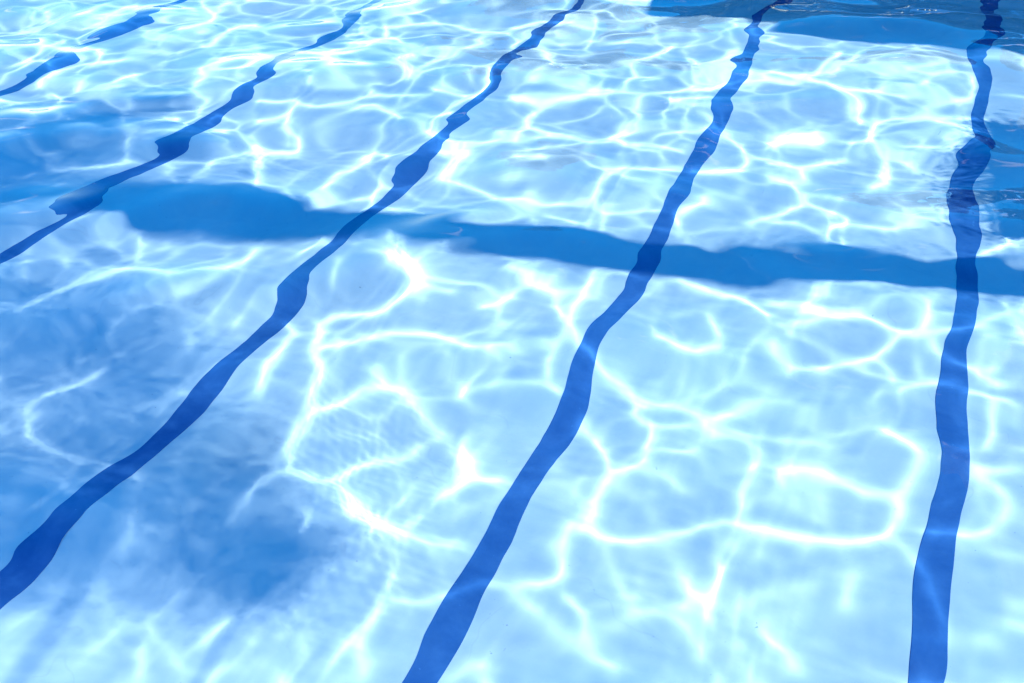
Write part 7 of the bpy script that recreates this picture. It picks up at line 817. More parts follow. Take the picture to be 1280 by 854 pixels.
-1,1047,-1,1019,1,1003,1,1018,1,0,-1,0,-1,1013,1,1,1003,-1,-1,1,1004,-1,1018,1,1,1,-1,1,0,0,1,0,-1,-1,1016,1,0,1,-1,1005,-1,1003,1,0,1,
1,0,0,1,0,-1,0,0,1,1011,-1,0,1,-1,1004,5,2,-2,0,0,-1,3,1,-2,-2,1,4,4,-1,-2,0,1,0,1,-1,1,1015,-1,1007,-1,0,1,1,1008,-1,0,1,0,0,-1,
1013,-1,1017,1,1008,1,1037,1,1018,1,1004,-1,1013,-1,0,1,0,-1,0,0,-1,1026,-1,1015,-1,1029,1,-1,1005,1,1007,1,0,1,1021,1,1012,-1,-1,1011,-1,
1006,-1,0,0,-1,1010,1,0,0,-1,1006,-1,1004,-2,8,2,-4,0,-1,3,-1,0,5,1,0,-4,-2,0,-3,-2,0,-2,0,-1,1003,-1,1007,1,0,1,0,-1,1004,1,1003,-1,
2,1006,-1,1005,-1,-1,-1,1005,1,1006,1,1010,1,0,-1,1003,1,1006,1,1007,1,1014,1,1009,1,0,0,-1,1014,1,1006,-1,1013,1,1023,1,1009,1,1026,1,1004,
-1,0,0,1,1006,-1,0,1,1007,1,1013,1,1006,1,1010,-1,1006,1,1004,-1,1010,1,1005,1,1008,-1,0,-1,0,0,-1,0,1,1008,1,0,0,-1,-1,1005,-1,0,0,1,
-1,1,1,0,1,1,0,0,1,0,-1,0,1,1,1006,-1,1004,1,1004,5,2,-2,-1,-1,-1,3,1,-3,-2,1,4,3,0,-2,-1,0,0,1,-1,1,1,-1,1,1008,1,0,0,-1,-1,1004,
-1,0,0,-1,0,-1,1012,-1,1004,-1,1013,-1,1010,1,1005,1,1016,-1,1003,1,0,0,-1,1005,-1,1011,1,1020,1,1015,-1,1009,-1,1031,-1,1019,-1,1007,-1,
1019,-1,1009,-1,1005,1,1,-1,1013,1,0,-1,1008,-1,0,0,1,1003,1,1004,1,1015,-1,1003,-1,1005,-1,0,0,1,1005,1,0,-1,1004,1,0,-2,7,2,-3,0,-2,3,
-1,0,6,0,0,-4,-3,-1,-3,-1,0,-2,1008,-1,-1,1,1,1013,1,-2,1,0,0,1,1010,-1,1008,1,1004,1,1008,-1,1005,1,-1,0,-1,1005,-1,1004,1,1005,-1,1005,
-1,1006,-1,1004,-1,1010,-1,0,-1,1,1099,-1,1004,-1,1,1018,1,1,1021,-1,1004,1,1013,-1,1007,-1,1021,-1,1006,1,0,1,-1,1005,1,1003,2,-1,1,1,0,1,
1,0,-1,1004,-1,-1,1005,-1,0,-1,1008,5,3,-2,-1,-1,-1,3,0,-2,-2,0,5,3,-2,-3,0,1,-1,2,0,1,1003,1,1012,-1,-1,0,-1,1016,-1,1006,1,-1,0,-1,
1008,-1,0,-1,1008,-1,1005,-1,1012,1,0,1,-1,1013,1,1055,1,1005,-1,1057,1,0,1,1022,1,1013,-1,1004,1,1008,1,0,0,1,1004,1,0,0,1,1004,1,-1,0,
1,1024,1,1003,-1,1005,-1,1004,1,-1,1003,-1,0,0,1,0,0,1,1003,1,-2,8,2,-3,0,-1,2,-1,1,5,1,0,-4,-3,0,-2,-1,0,-1,0,0,1,1011,-1,0,1,1006,
-1,1003,-1,2,0,0,1,1003,1,1006,-1,0,-1,-1,1005,-1,1015,-1,1010,1,1004,1,1030,-1,1017,1,1010,1,0,0,-1,1034,-1,1018,-1,1012,1,1007,1,0,0,1,
1018,-1,1017,-1,1005,1,1017,1,0,0,1,1004,-1,0,0,-1,0,-1,1018,1,1010,-1,1006,1,1009,1,1,0,-1,0,-1,1004,1,0,0,1,0,0,1,0,0,1,0,-1,0,1,
1003,1,0,-1,1008,1,1007,5,2,-3,0,0,-1,3,0,-2,-1,0,4,4,-1,-2,0,0,-1,2,0,1,0,1,1004,1,-1,1007,-1,-1,-1,1005,-1,1012,1,1007,-1,1004,-1,1,
1009,-1,1013,-1,-1,1003,-1,1003,-1,0,0,-1,0,1,0,1,1005,1,1021,1,1006,1,1011,1,1041,-1,1013,-1,1007,1,0,1,1007,1,0,1,1013,1,1014,-1,1007,1,
1011,-1,0,0,-1,1011,-1,1006,-1,1004,-1,1013,-1,1008,-1,1006,1,-1,1,-1,1003,-1,1005,1,0,0,-2,8,2,-3,0,-2,3,-1,0,5,1,0,-5,-3,0,-3,-1,1,-2,
0,0,1,2,1004,-1,-1,1011,1,0,-1,1003,-1,1,0,0,1,0,1,1,1014,-1,1003,-1,0,0,-1,1013,1,1010,1,1003,1,1012,-1,1004,1,1007,1,1,1022,-1,0,0,-1,
1004,-1,1011,-1,1005,1,1063,-1,1007,1,-1,1003,-1,1004,1,1004,1,1021,-1,1023,-1,1006,1,1021,1,1014,1,0,-1,1004,1,1004,-1,1008,1,0,-1,1,1,0,1,
1,1005,1,0,-1,1009,1,1003,1,1004,5,2,-3,0,0,-1,3,2,-2,-3,0,5,3,-1,-2,0,1,0,2,-1,1006,-1,0,1,1004,1,0,-1,0,0,-1,0,1,1003,1,1003,1,
1015,-1,1009,-1,1012,1,1005,1,1016,1,1012,-1,1045,1,1039,1,1008,1,1013,1,1010,1,1003,-1,1006,1,1006,1,1010,1,0,0,1,-1,1031,1,1013,-1,1013,-1,
0,0,-1,0,1,1,1008,-2,8,2,-3,0,-2,3,-1,0,4,1,0,-5,-3,-1,-3,-2,0,-2,1003,2,1020,1,0,-1,-2,2,0,0,1,1003,1,0,-1,1008,-1,0,0,-1,1005,-1,
1009,-1,-1,1012,1,1029,-1,1031,-1,1031,1,0,1,1042,1,1014,1,1004,-1,0,1,-1,0,-1,1012,1,1050,-1,1011,-1,1017,1,1010,1,0,0,-1,0,1,1011,1,-1,
-1,1009,-1,1,1004,-1,1007,1,1006,-1,0,-1,0,0,1,1005,5,2,-2,0,-1,-1,3,1,-2,-1,0,4,4,0,-3,-1,0,0,2,-1,0,0,1,1006,-1,0,0,1,1005,-1,1024,
1,1013,-1,0,-1,1007,-1,1010,1,1088,1,1035,1,1017,-1,0,0,1,1005,-1,1030,1,1003,-1,1016,-1,1007,-1,0,1,1023,-1,-1,-1,1003,1,-1,1006,1,1003,1,
-1,1,1004,1,0,0,-2,8,3,-3,1,-1,2,-2,0,5,1,-1,-5,-3,0,-3,-1,0,-2,-1,0,0,1,1023,-1,1,0,0,1,0,1,1014,-1,1,1008,-1,1020,-1,0,0,1,0,1,
1020,1,1008,-1,1004,-1,1022,-1,1066,-1,1036,-1,1010,1,1011,-1,1019,-1,1012,-1,1018,1,1006,1,1004,1,0,0,-1,1019,1,1,0,0,1,0,-1,1,0,0,-1,0,
0,-1,1005,-1,1006,-1,1004,5,2,-2,0,0,-1,2,0,-3,-2,0,5,4,-1,-2,0,0,-1,1,-1,1,1003,-1,1003,-1,1007,-1,0,-1,1008,1,1009,1,1008,-1,1040,-1,
1031,1,1015,-1,1004,1,1006,-1,1040,1,1031,-1,1009,-1,1009,-1,1,1052,1,1004,-1,1007,1,1006,1,1008,1,1003,-1,1005,1,-1,1,1003,1,0,0,1,1,1005,
-3,8,3,-2,0,-1,3,-1,0,5,0,0,-5,-3,0,-2,-1,0,-2,0,-1,0,1,1007,1,1005,-1,1009,-1,2,0,0,1,1003,1,1055,1,1024,1,1065,1,1022,1,1003,-1,1012,
-1,1016,1,1012,-1,1030,-1,1030,-1,1010,-1,1007,1,0,0,1,0,1,0,-1,1009,-1,-1,1008,1,-1,1,1,0,0,1,-1,-1,1006,1,1,1016,5,2,-3,0,0,-1,3,1,
-3,-2,0,4,4,0,-2,-1,1,0,1,-1,1,0,1,1007,-1,0,1,0,0,-1,-1,0,-1,0,-1,1025,-1,1012,1,1019,-1,1054,1,1013,1,1034,-1,1050,1,1097,-1,1,1005,
-1,0,0,1,1005,1,1004,1,1004,-2,7,2,-4,1,-2,3,-1,0,5,1,-1,-4,-2,0,-3,-1,0,-2,0,0,1,2,1023,-2,2,0,0,1,0,0,1,1,1020,-1,1011,1,1004,1,
1016,-1,1011,-1,1017,1,1008,-1,1004,1,1104,-1,1,0,-1,1010,-1,1033,1,1015,-1,1,1017,-1,1010,-1,1010,1,1012,-1,1005,1,1004,-1,1,1,0,1,1,1009,
-1,1005,-1,1010,5,3,-3,0,-1,-1,3,1,-3,-2,0,5,3,-1,-2,0,0,-1,1,0,1,0,1,1013,-1,0,-1,1007,-1,0,1,1,1012,-1,1024,1,1012,-1,1014,-1,1008,1,
0,0,-1,1081,1,1047,1,1007,1,1004,1,-1,1003,1,0,0,-1,1004,1,1005,1,1033,-1,0,-1,0,1,1019,-1,-1,1003,1,1010,-1,1008,1,1003,-2,7,2,-3,0,-1,
2,-2,0,5,1,0,-5,-3,0,-3,-2,1,-2,1003,1,1014,-1,0,1,1006,-1,1,0,-1,1,1003,1,0,1,1012,1,1008,-1,1039,1,1062,-1,1014,-1,1035,-1,-1,1031,1,
1004,-1,1025,1,1049,1,1005,-1,1011,-1,1003,1,0,0,1,0,1,1011,-1,1011,1,1,0,0,1,0,-1,0,0,1,0,0,1,0,1,1005,1,1010,5,3,-3,0,0,-1,3,0,-2,
-2,0,4,3,-1,-2,0,1,0,1,-1,1,0,1,1009,1,1003,-1,-1,0,0,1,1005,1,0,-1,0,1,1005,-1,1030,-1,1016,-1,0,0,-1,1013,1,1036,1,1010,-1,1025,-1,
1003,1,1049,1,1003,-1,1004,1,1059,-1,1007,-1,1025,1,-1,1003,-1,1,1,1003,-1,1003,1,-1,1004,2,1007,1,0,-1,-2,7,2,-3,1,-2,3,-1,0,5,0,0,-5,
-3,-1,-3,-1,0,-1,-1,0,1,1,1011,-1,0,1,1,1004,-1,-1,0,0,-1,1,0,0,1,1013,-1,0,0,-1,1005,1,-1,1009,-1,0,1,1012,-1,1009,-1,1015,1,1011,-1,
1008,-1,1043,1,1054,1,1049,-1,1024,1,1019,1,0,-1,1003,-1,1006,1,1014,-1,0,-1,1005,1,0,0,-1,0,0,-1,1009,1,1,0,1,1,1015,-1,1004,-1,0,1,1003,
5,2,-3,0,-1,-1,3,1,-3,-2,0,4,3,-1,-3,0,1,0,1,-1,1,0,1,1007,1,1005,-1,0,0,-1,-1,1006,1,1,1013,1,1051,1,1040,-1,1055,1,1045,-1,1018,-1,
1006,-1,1007,1,1004,-1,1010,-1,1,0,-1,1017,1,1010,-1,1011,1,1008,1,1015,-2,8,1,-3,0,-1,2,-2,0,5,1,0,-5,-3,0,-3,-1,1,-2,1003,1,1012,1,
1010,-1,2,1007,1,-1,1006,-1,1003,-1,1021,-1,1006,1,0,0,-1,1007,1,1033,1,1033,1,1057,-1,1059,-1,0,0,1,1014,-1,1017,1,1026,1,1007,1,-1,1004,1,
1009,-1,1008,1,1003,-1,1012,2,1,0,1,1,-1,0,0,1,1014,1,1008,5,2,-2,-1,0,-1,3,1,-3,-2,1,4,3,-1,-2,0,0,-1,1,-1,1,0,1,1005,1,1003,1,1,0,
-1,-1,0,-1,1008,1,1,1021,-1,1016,-1,0,0,1,1004,1,1021,1,1003,-1,1014,-1,1038,-1,1022,-1,0,0,1,1023,-1,1015,-1,1029,1,1025,-1,1004,1,1003,-1,
1006,1,1005,-1,1027,1,1007,-1,1003,1,1007,1,1003,1,0,-1,1006,-1,0,0,-2,7,3,-3,0,-1,3,-1,0,5,1,0,-4,-3,0,-3,-1,1,-2,1003,1,1,1022,-1,1,
-1,0,1,-1,0,1,1007,-1,1004,-1,1026,-1,-1,1046,-1,1009,-1,1038,-1,1005,1,1030,1,1003,1,1040,-1,1,1029,1,0,1,1004,1,1052,-1,1025,-1,-1,0,0,
-1,0,-1,1005,-1,1,1,0,0,1,0,-1,0,1,1006,-1,1016,5,3,-2,0,0,-1,3,1,-2,-2,0,4,4,-1,-2,1003,2,1003,1,1011,1,0,-1,0,-1,1029,-1,1007,1,
1087,-1,1013,-1,1015,1,1065,1,1085,-1,1007,-1,1009,1,1006,-1,1004,1,1011,-2,7,2,-3,1,-2,3,-1,0,5,1,0,-5,-3,-1,-2,-1,1,-1,1003,2,1005,1,
1017,-1,1,0,0,1,1004,1,1005,1,1,1013,1,1003,1,1009,-1,0,1,1009,-1,1010,1,1018,-1,1007,1,1034,-1,1019,1,1010,-1,1,1023,1,1100,-1,1052,1,0,
-1,0,1,-1,0,0,1,-1,0,1,1005,-1,2,1,0,0,1,0,-1,1008,1,1003,1,1009,1,0,0,5,2,-2,0,0,-1,3,1,-3,-1,1,4,3,0,-2,1003,1,-1,1,1015,-1,-1,
-1,0,0,-1,1005,1,1003,-1,1003,1,1023,1,1029,1,1019,-1,-1,1040,1,1060,-1,1024,-1,1011,1,1015,-1,1034,-1,1029,1,1012,-1,1012,1,-1,1014,-2,8,2,
-3,0,-2,3,-2,0,5,1,0,-4,-2,0,-3,-1,0,-2,-1,0,0,2,1007,1,0,-1,-1,1012,-1,2,1005,1,1008,-1,1004,-1,1003,-1,1021,-1,1007,-1,1016,1,1053,1,
1016,-1,1111,1,1039,-1,0,0,-1,1010,-1,1,1021,1,1010,-1,1004,-1,1007,1,1,1,1,1,0,-1,0,1,1011,1,1011,5,2,-3,0,0,-1,3,0,-3,-1,1,4,4,-1,-2,
0,1,-1,1,0,1,1003,-1,1011,-1,0,0,-1,1009,1,1019,-1,1089,1,1006,1,0,0,1,1011,1,1108,-1,1003,-1,1022,-1,1025,1,1003,-1,1009,1,0,-1,1,-1,
1016,1,1007,-1,1,1003,1,1003,1,1007,-2,7,2,-3,0,-1,3,-1,-1,5,1,-1,-5,-3,0,-3,-1,0,-2,-1,0,1,1,-1,1024,2,0,0,1,0,0,1,1005,1,1005,-1,
1006,1,1003,1,0,-1,1015,1,1051,1,1020,-1,1042,-1,1007,-1,1068,-1,1021,-1,1050,-1,1003,1,-1,0,0,-1,1007,1,1018,-1,-1,0,0,-1,1008,2,1,0,1,1,
1028,5,2,-2,-1,-1,-1,3,1,-3,-2,0,5,3,-1,-3,0,0,-1,2,0,1,0,1,-1,1004,1,0,-1,1005,-1,-1,-1,1012,-1,1034,-1,1060,1,1017,-1,1080,1,1,1040,
-1,1048,1,1030,1,1008,-1,1003,-1,1,1003,1,1005,-1,-2,8,2,-3,0,-1,3,-1,1,5,0,0,-5,-3,-1,-2,-1,1,-2,0,0,1,2,-1,1024,1,1005,1,1011,-1,0,0,
-1,1003,-1,1003,1,1017,-1,1023,-1,1116,-1,1040,1,1019,-1,1019,-1,0,0,1,1046,1,1021,1,1016,-1,1009,-1,1003,1,1,0,1,1004,1,1011,1,0,-1,1010,5,
2,-2,0,-1,-2,3,1,-3,-2,0,5,3,-1,-2,1003,2,-1,0,0,1,-1,1006,1,1004,-1,0,0,-1,1008,1,1,1007,-1,1,1004,-1,1016,-1,1042,1,1089,-1,1007,1,
1008,-1,1093,1,1022,1,1014,-1,1007,-1,0,1,1,1006,-1,1,1003,1,1011,-2,7,2,-3,0,-2,3,-1,0,5,1,-1,-5,-2,0,-3,-1,0,-2,1003,1,-1,1022,-1,0,1,
0,0,1,1008,-1,1027,-1,0,1,0,-1,1038,1,1075,-1,1138,-1,0,0,1,1004,-1,1004,1,1014,-1,1006,1,1,1007,-1,1007,-1,0,-1,1004,-1,1008,1,1,0,1,1,
1,-1,0,1,1005,1,1018,5,2,-2,0,0,-1,3,1,-2,-2,0,5,3,-1,-2,0,0,-1,1,0,1,0,0,-1,1010,1,-1,-1,-1,-1,1008,1,1012,-1,0,-1,1011,1,1085,1,
1049,1,1108,1,1030,1,1008,-1,1024,1,1007,-1,1004,1,1011,-2,8,2,-3,1,-2,3,-1,0,5,0,0,-5,-2,0,-3,-1,1,-2,0,0,1,1,-1,1011,-1,1011,1,2,0,
-1,1,0,1,0,0,1,1011,-1,1078,1,1062,1,1076,1,1049,-1,1018,-1,1004,1,1013,-1,1031,1,0,0,-1,1013,1,1,0,1,0,-1,1010,1,1016,5,2,-2,0,0,-1,3,
1,-2,-2,1,4,3,-1,-3,0,1,0,1,-1,0,0,1,-1,1012,-1,0,0,-1,0,0,-1,0,1,1003,1,1003,-1,0,1,1016,-1,1008,-1,1003,1,1217,-1,1036,-1,1012,1,
1024,1,1,-1,1024,-2,8,2,-3,0,-1,3,-1,0,5,1,0,-4,-3,0,-3,-1,1,-2,0,0,1,2,-1,1007,1,1016,1,1003,-1,0,1,1027,-1,1007,1,1209,1,1066,-1,
1023,-1,1008,-1,1003,-1,1008,1,1,-1,0,1,0,-1,0,1,-1,1023,1,5,2,-2,0,0,-1,3,0,-3,-2,0,4,4,-1,-2,1003,1,-1,1,0,1,-1,1011,-1,-1,0,-1,
1008,1,1028,-1,1042,1,1010,1,1040,-1,1113,-1,0,1,1035,1,1003,-1,1053,-1,0,-1,1009,1,1008,1,1003,1,1012,-2,7,2,-3,0,-1,2,-1,0,5,1,-1,-5,-3,
0,-2,-1,1,-2,-1,0,0,1,-1,1012,-1,-1,1010,1,0,0,1,1003,1,1010,-1,1013,-1,-1,1016,1,1138,1,1036,-1,1010,1,1057,-1,1045,1,0,-1,1004,1,1013,
-1,1011,1,1,0,0,1,0,-1,0,1,1005,1,1018,-1,5,3,-3,-1,0,-1,3,1,-2,-1,0,4,3,-1,-2,0,1,0,1,-1,1,0,1,-1,1011,-1,0,-1,-1,1012,-1,1029,-1,
1020,-1,0,0,1,1112,-1,1095,-1,1043,1,0,0,-1,1027,-1,0,1,0,-1,1010,1,1010,-1,0,-2,8,2,-3,1,-1,3,-1,0,4,0,0,-4,-3,0,-3,-1,0,-2,0,-1,1,
1,-1,1024,2,0,0,1,1016,-1,1013,1,0,0,-1,0,0,1,0,0,1,1022,1,0,0,1,1058,1,1045,1,1006,1,1145,-1,1020,1,1014,-1,1003,-1,-1,0,0,-1,1,1004,
1,1,0,1,1,1003,1,1014,-1,1010,5,2,-2,0,0,-1,3,0,-3,-2,1,5,4,-1,-3,0,1,0,1,-1,1,0,0,-1,1009,1,0,0,-1,-1,-1,1011,1,1010,-1,-1,1020,1,
1012,1,1065,-1,1071,-1,1026,1,1114,-1,1010,1,1,1008,1,1003,1,1012,-2,7,2,-3,0,-2,3,-1,0,5,1,0,-4,-2,0,-3,-2,0,-2,1003,2,-1,1011,-1,-1,0,
1,1009,2,0,0,1,1014,-1,1057,-1,1066,-1,1028,-1,1039,-1,1061,1,1046,-1,1047,-1,1005,-1,1013,1,1,0,0,1,0,-1,0,1,-1,1009,1,0,1,1012,5,2,-2,
-1,0,-1,3,1,-2,-2,0,4,3,0,-2,-1,0,0,1,-1,1,0,1,-1,1010,1,0,-1,-1,-1,1010,1,1003,1,1008,-1,1031,1,1007,-1,1272,-1,0,1,1007,1,1009,1,
1003,1,0,0,-1,1007,-1,0,0,-2,8,2,-3,1,-1,2,-1,0,4,1,-1,-4,-2,0,-3,-1,1,-2,0,0,1,1,-1,1012,1,0,-1,0,0,-1,1006,1,0,0,1,-1,0,1,1,1018,
1,1017,1,1127,-1,1027,1,1034,1,1021,-1,1114,-1,-1,0,0,-1,1010,1,1,0,0,1,1003,1,1006,1,1008,-1,1009,5,2,-3,0,0,-1,3,2,-3,-2,0,5,4,-1,-3,
0,1,0,2,0,1,0,0,-1,1012,-1,0,-1,1009,1,1042,1,1287,-1,1012,1,1013,1,0,0,-1,1010,-2,8,3,-3,0,-2,3,-1,0,5,1,0,-4,-3,0,-3,-2,0,-1,1003,
1,1025,2,0,0,1,1016,-1,1003,-1,1044,-1,1116,-1,1159,-1,1007,-1,1003,1,1022,1,0,0,-1,0,-1,-1,1009,1,1,0,1,0,-1,0,1,1,-1,0,0,1,1009,-1,
1011,5,2,-2,0,0,-1,2,1,-2,-2,0,4,4,-1,-2,0,1,0,1,-1,1003,-1,1011,-1,0,0,-1,-1,1020,1,1121,-1,1216,1,1009,1,0,-1,0,1,0,0,-1,1003,-1,
1006,-2,7,2,-3,0,-1,3,-1,0,5,0,0,-4,-2,0,-3,-1,0,-2,0,0,1,1,-1,1014,-1,1009,2,0,0,1,0,0,1,0,1,1014,1,1134,1,1028,-1,1152,-1,1022,-1,
1020,1,1,0,0,1,0,-1,0,1,1013,1,1011,5,2,-2,0,0,-1,3,1,-3,-2,1,4,3,-1,-2,0,0,-1,2,0,1,0,0,-2,1011,-1,-1,1014,-1,1018,-1,1063,1,1194,
-1,1075,-1,1007,1,1003,1,0,0,-1,1010,-2,8,2,-3,0,-1,3,-1,0,4,1,-1,-5,-3,-1,-2,-1,0,-1,1003,1,1019,-1,1005,1,1006,1,1013,-1,1102,-1,1092,
-1,1089,1,1051,-1,1012,-1,1010,-1,1010,1,1,0,0,1,0,0,1,1,1017,1,1008,5,2,-2,0,0,-1,3,0,-2,-1,0,4,3,-1,-2,0,1,0,2,-1,0,0,1,-1,1,-1,
1009,-1,0,-1,-1,1041,1,1203,-1,1079,1,1033,1,1008,1,1010,-1,1005,-1,1008,-1,-2,7,2,-2,0,-2,3,-1,0,5,0,0,-4,-3,0,-3,-1,0,-2,0,0,1,2,-1,
1,1006,-1,1021,-1,0,1,1017,1,1359,1,-1,1021,1,0,0,1,-1,-1,1009,1,1019,5,2,-3,0,0,-1,3,1,-3,-2,0,5,4,0,-2,-1,0,0,1,-1,1,0,0,-2,2,0,
-1,1008,-1,-1,0,-1,1037,-1,1039,-1,1211,-1,1058,1,1010,-1,0,1,0,0,-1,1010,-2,8,3,-3,0,-1,2,-1,0,5,1,0,-4,-3,0,-3,-1,0,-2,1003,1,0,1,
1026,-1,1,1004,1,1087,1,1228,-1,1092,1,1004,-1,0,0,-1,1023,1,0,0,5,3,-2,0,-1,-1,3,1,-2,-1,0,4,3,-1,-2,1003,1,-1,1,0,1,-1,1,1010,-1,0,
0,-1,1012,-1,1252,1,1033,1,1003,-1,1053,-1,1010,1,1016,-1,1010,-2,8,2,-2,0,-2,3,-1,0,5,1,0,-4,-3,0,-3,-1,0,-2,0,0,1,1,-1,1,1004,1,1018,
-1,1003,1,0,0,1,1003,1,1009,-1,1003,1,1009,1,1248,-1,1120,1,1004,-1,0,1,0,1,1025,5,2,-2,0,0,-1,3,1,-3,-2,0,5,4,-1,-2,-1,0,-1,1,0,1,0,
0,-1,1,1010,-1,-1,0,-1,0,0,-1,1094,-1,1077,1,1157,-1,1023,-1,1009,1,1,1010,-1,0,0,1,0,0,-1,-1,1010,-2,7,2,-3,0,-2,3,-1,0,5,1,0,-4,-3,
0,-3,-1,1,-2,1003,1,0,1,1027,1,1012,-1,1003,-1,0,0,1,1095,1,1009,-1,1250,1,1011,-1,1024,1,0,0,1,1,0,1,1025,5,2,-2,0,0,-1,3,1,-2,-2,0,
4,3,-1,-1,1003,1,-1,0,0,1,-2,1,1011,-1,0,-1,1012,-1,1009,-1,1372,1,0,0,-1,-1,1007,-1,0,0,-2,7,2,-3,0,-1,3,-1,0,5,1,-1,-4,-3,0,-3,-1,
0,-2,0,0,1,2,-1,1,1008,-1,1018,1,1003,1,1,1064,1,1194,-1,1080,-1,1016,1,1010,-1,1007,1,1005,-1,1008,1,0,0,1,0,-1,0,1,1018,1,1008,5,2,-2,
0,0,-1,2,1,-3,-2,0,4,3,-1,-2,0,1,0,1,-1,1,0,1,-1,1,1011,-1,0,-1,1256,1,1081,-1,1037,1,1013,1,0,0,-1,1011,-2,8,2,-3,0,-1,3,-1,0,5,1,
0,-4,-2,0,-3,-1,0,-2,1003,1,-1,1,1032,1,1015,1,1168,-1,1145,1,1061,-1,-1,1010,1,0,0,1,0,-1,0,0,-1,1,1025,5,2,-2,-1,0,-1,3,1,-3,-1,0,4,
4,0,-2,0,0,-1,1,-1,1,0,1,-1,1,1010,-1,-1,0,-1,1041,-1,1134,1,1045,-1,1129,-1,1056,-2,8,2,-3,0,-2,3,-1,0,5,1,0,-5,-3,0,-3,-1,0,-2,-1,
0,1,1,0,1,1027,1,1016,-1,1025,-1,1335,-1,1003,1,0,-1,1005,1,1022,-1,0,0,-1,1003,-1,1005,1,1004,-1,0,1,1003,1,1023,5,2,-2,0,0,-1,3,1,-3,
-2,1,5,3,-1,-2,0,1,0,1,-1,1,0,0,-1,2,1010,-1,-1,-1,-1,1007,1,1215,-1,1150,1,1014,1,0,0,-1,1011,-2,8,2,-3,0,-1,2,-1,0,5,1,0,-4,-2,0,
-3,-1,1,-2,1003,1,0,1,1026,-1,1,1004,1,1014,1,1,1351,-1,1027,-1,1011,1,0,1,1,1004,-1,1,1025,5,2,-3,0,0,-1,3,1,-3,-2,1,4,3,-1,-2,-1,0,
0,2,-1,0,0,1,-1,1,1013,-1,1003,-1,1083,1,1301,1,1006,1,1015,1,0,0,-1,1011,-2,7,2,-3,0,-2,2,-1,0,5,1,0,-4,-3,0,-2,-1,0,-2,1003,2,-1,1,
1047,1,1019,1,-1,1056,-1,1242,1,1013,-1,1024,1,1014,1,1005,-1,0,-1,1009,1,0,0,1,0,0,1,1,1003,1,1023,5,2,-2,-1,0,-1,3,1,-2,-2,0,4,4,-1,
-2,0,0,-1,1,0,1,0,0,-1,1,1010,-1,0,-1,0,-1,1380,1,1008,1,1015,1,0,0,-1,1012,-2,7,2,-3,0,-2,3,-1,0,5,1,0,-4,-2,0,-3,-1,1,-2,-1,0,1,
1,0,1,1027,1,1007,-1,1325,1,1080,1,0,-1,1030,5,2,-2,0,0,-1,3,1,-3,-2,1,4,3,-1,-2,0,1,0,1,-1,1,0,0,-1,1,1013,-1,1013,-1,1378,-1,1010,1,
0,1,1005,1,1017,-1,1013,-2,8,2,-3,0,-1,3,-1,0,5,1,0,-4,-3,0,-3,-1,0,-2,1003,1,-1,1,1030,1,1004,-1,1011,1,1356,-1,1041,1,0,0,1,0,-1,0,
0,-1,1026,-1,5,2,-2,0,0,-1,3,0,-3,-2,0,4,3,-1,-2,0,0,-1,1,-1,1,0,0,-1,2,1013,-1,1396,1,1,1012,1,0,0,-1,-1,1012,-2,8,2,-3,0,-1,3,-1,
0,5,1,0,-4,-3,0,-3,-1,0,-2,-1,0,1,1,0,1,1027,1,1007,-1,1012,1,1378,-1,1021,1,0,0,1,1003,1,1027,1,5,2,-3,-1,-1,-1,3,1,-2,-2,0,4,3,-1,
-2,1003,2,-1,0,0,1,-1,1,1012,-1,0,-1,1029,1,1366,1,1012,-1,1,0,0,-1,1013,-2,7,2,-3,0,-1,2,-1,0,5,1,0,-4,-3,0,-2,-1,0,-2,1003,1,0,1,1,
1031,1,1003,-1,1423,-1,0,-1,0,1,1010,1,0,-1,0,1,1029,5,2,-3,0,0,-1,3,1,-3,-2,0,4,3,-1,-3,0,1,0,1,0,1,0,1,-1,1,1011,-1,-1,-1,1387,-1,
1012,1,-1,1015,-1,1012,-2,8,2,-3,0,-1,2,-1,0,5,1,-1,-4,-2,0,-2,-1,1,-2,-1,0,1,2,-1,1,1,1013,-1,1013,1,1007,-1,1011,1,1014,-1,1385,1,
1015,-1,1,1027,5,3,-2,-1,0,-1,3,1,-2,-2,0,4,3,-1,-2,1003,2,-1,1,0,1,-2,1,1011,-1,0,-1,-1,1011,-1,1,1378,1,1008,-1,1017,1,1007,-1,1003,1,
1003,-2,7,2,-3,0,-2,3,-1,0,5,1,0,-4,-3,0,-2,-1,0,-2,1003,2,0,1,1,1029,1,0,0,1,1014,1,1009,1,1413,1,1003,1,-1,1,1027,5,2,-2,0,0,-1,3,
1,-2,-2,0,4,3,-1,-2,-1,1,0,1,-1,1,0,1,-1,1,1011,-1,-1,-1,1003,-1,1417,-1,1012,-2,7,2,-3,0,-2,2,-1,0,5,0,0,-4,-2,0,-3,-1,1,-2,-1,0,1,
1,0,1,1,1027,1,1020,1,1404,1,1005,-1,1004,1,0,-1,0,1,0,1,1027,5,2,-2,0,0,-1,3,1,-2,-2,0,4,3,-1,-2,1003,1,-1,1,0,1,-1,1,1013,-1,0,0,
-1,1009,-1,1411,1,0,0,-1,-1,1011,-2,7,2,-3,0,-1,3,-1,0,4,1,0,-5,-3,0,-3,-1,0,-2,0,0,1,1,0,1,1,1027,1,1005,1,0,-1,1025,-1,1403,-1,1003,
1,1,1010,1,0,0,1,0,-1,1,1021,-1,1005,5,2,-2,0,0,-1,3,1,-2,-2,0,5,4,-1,-2,0,0,-1,1,-1,1,0,0,-1,2,1013,-1,1430,1,1003,-1,1011,-2,8,2,
-3,0,-2,3,-1,0,5,1,-1,-4,-2,0,-3,-1,0,-2,0,0,1,1,-1,1,1,1026,-1,1,0,0,1,1,1003,-1,1008,-1,1003,1,1013,-1,1378,1,1023,1,1,0,-1,0,1,0,
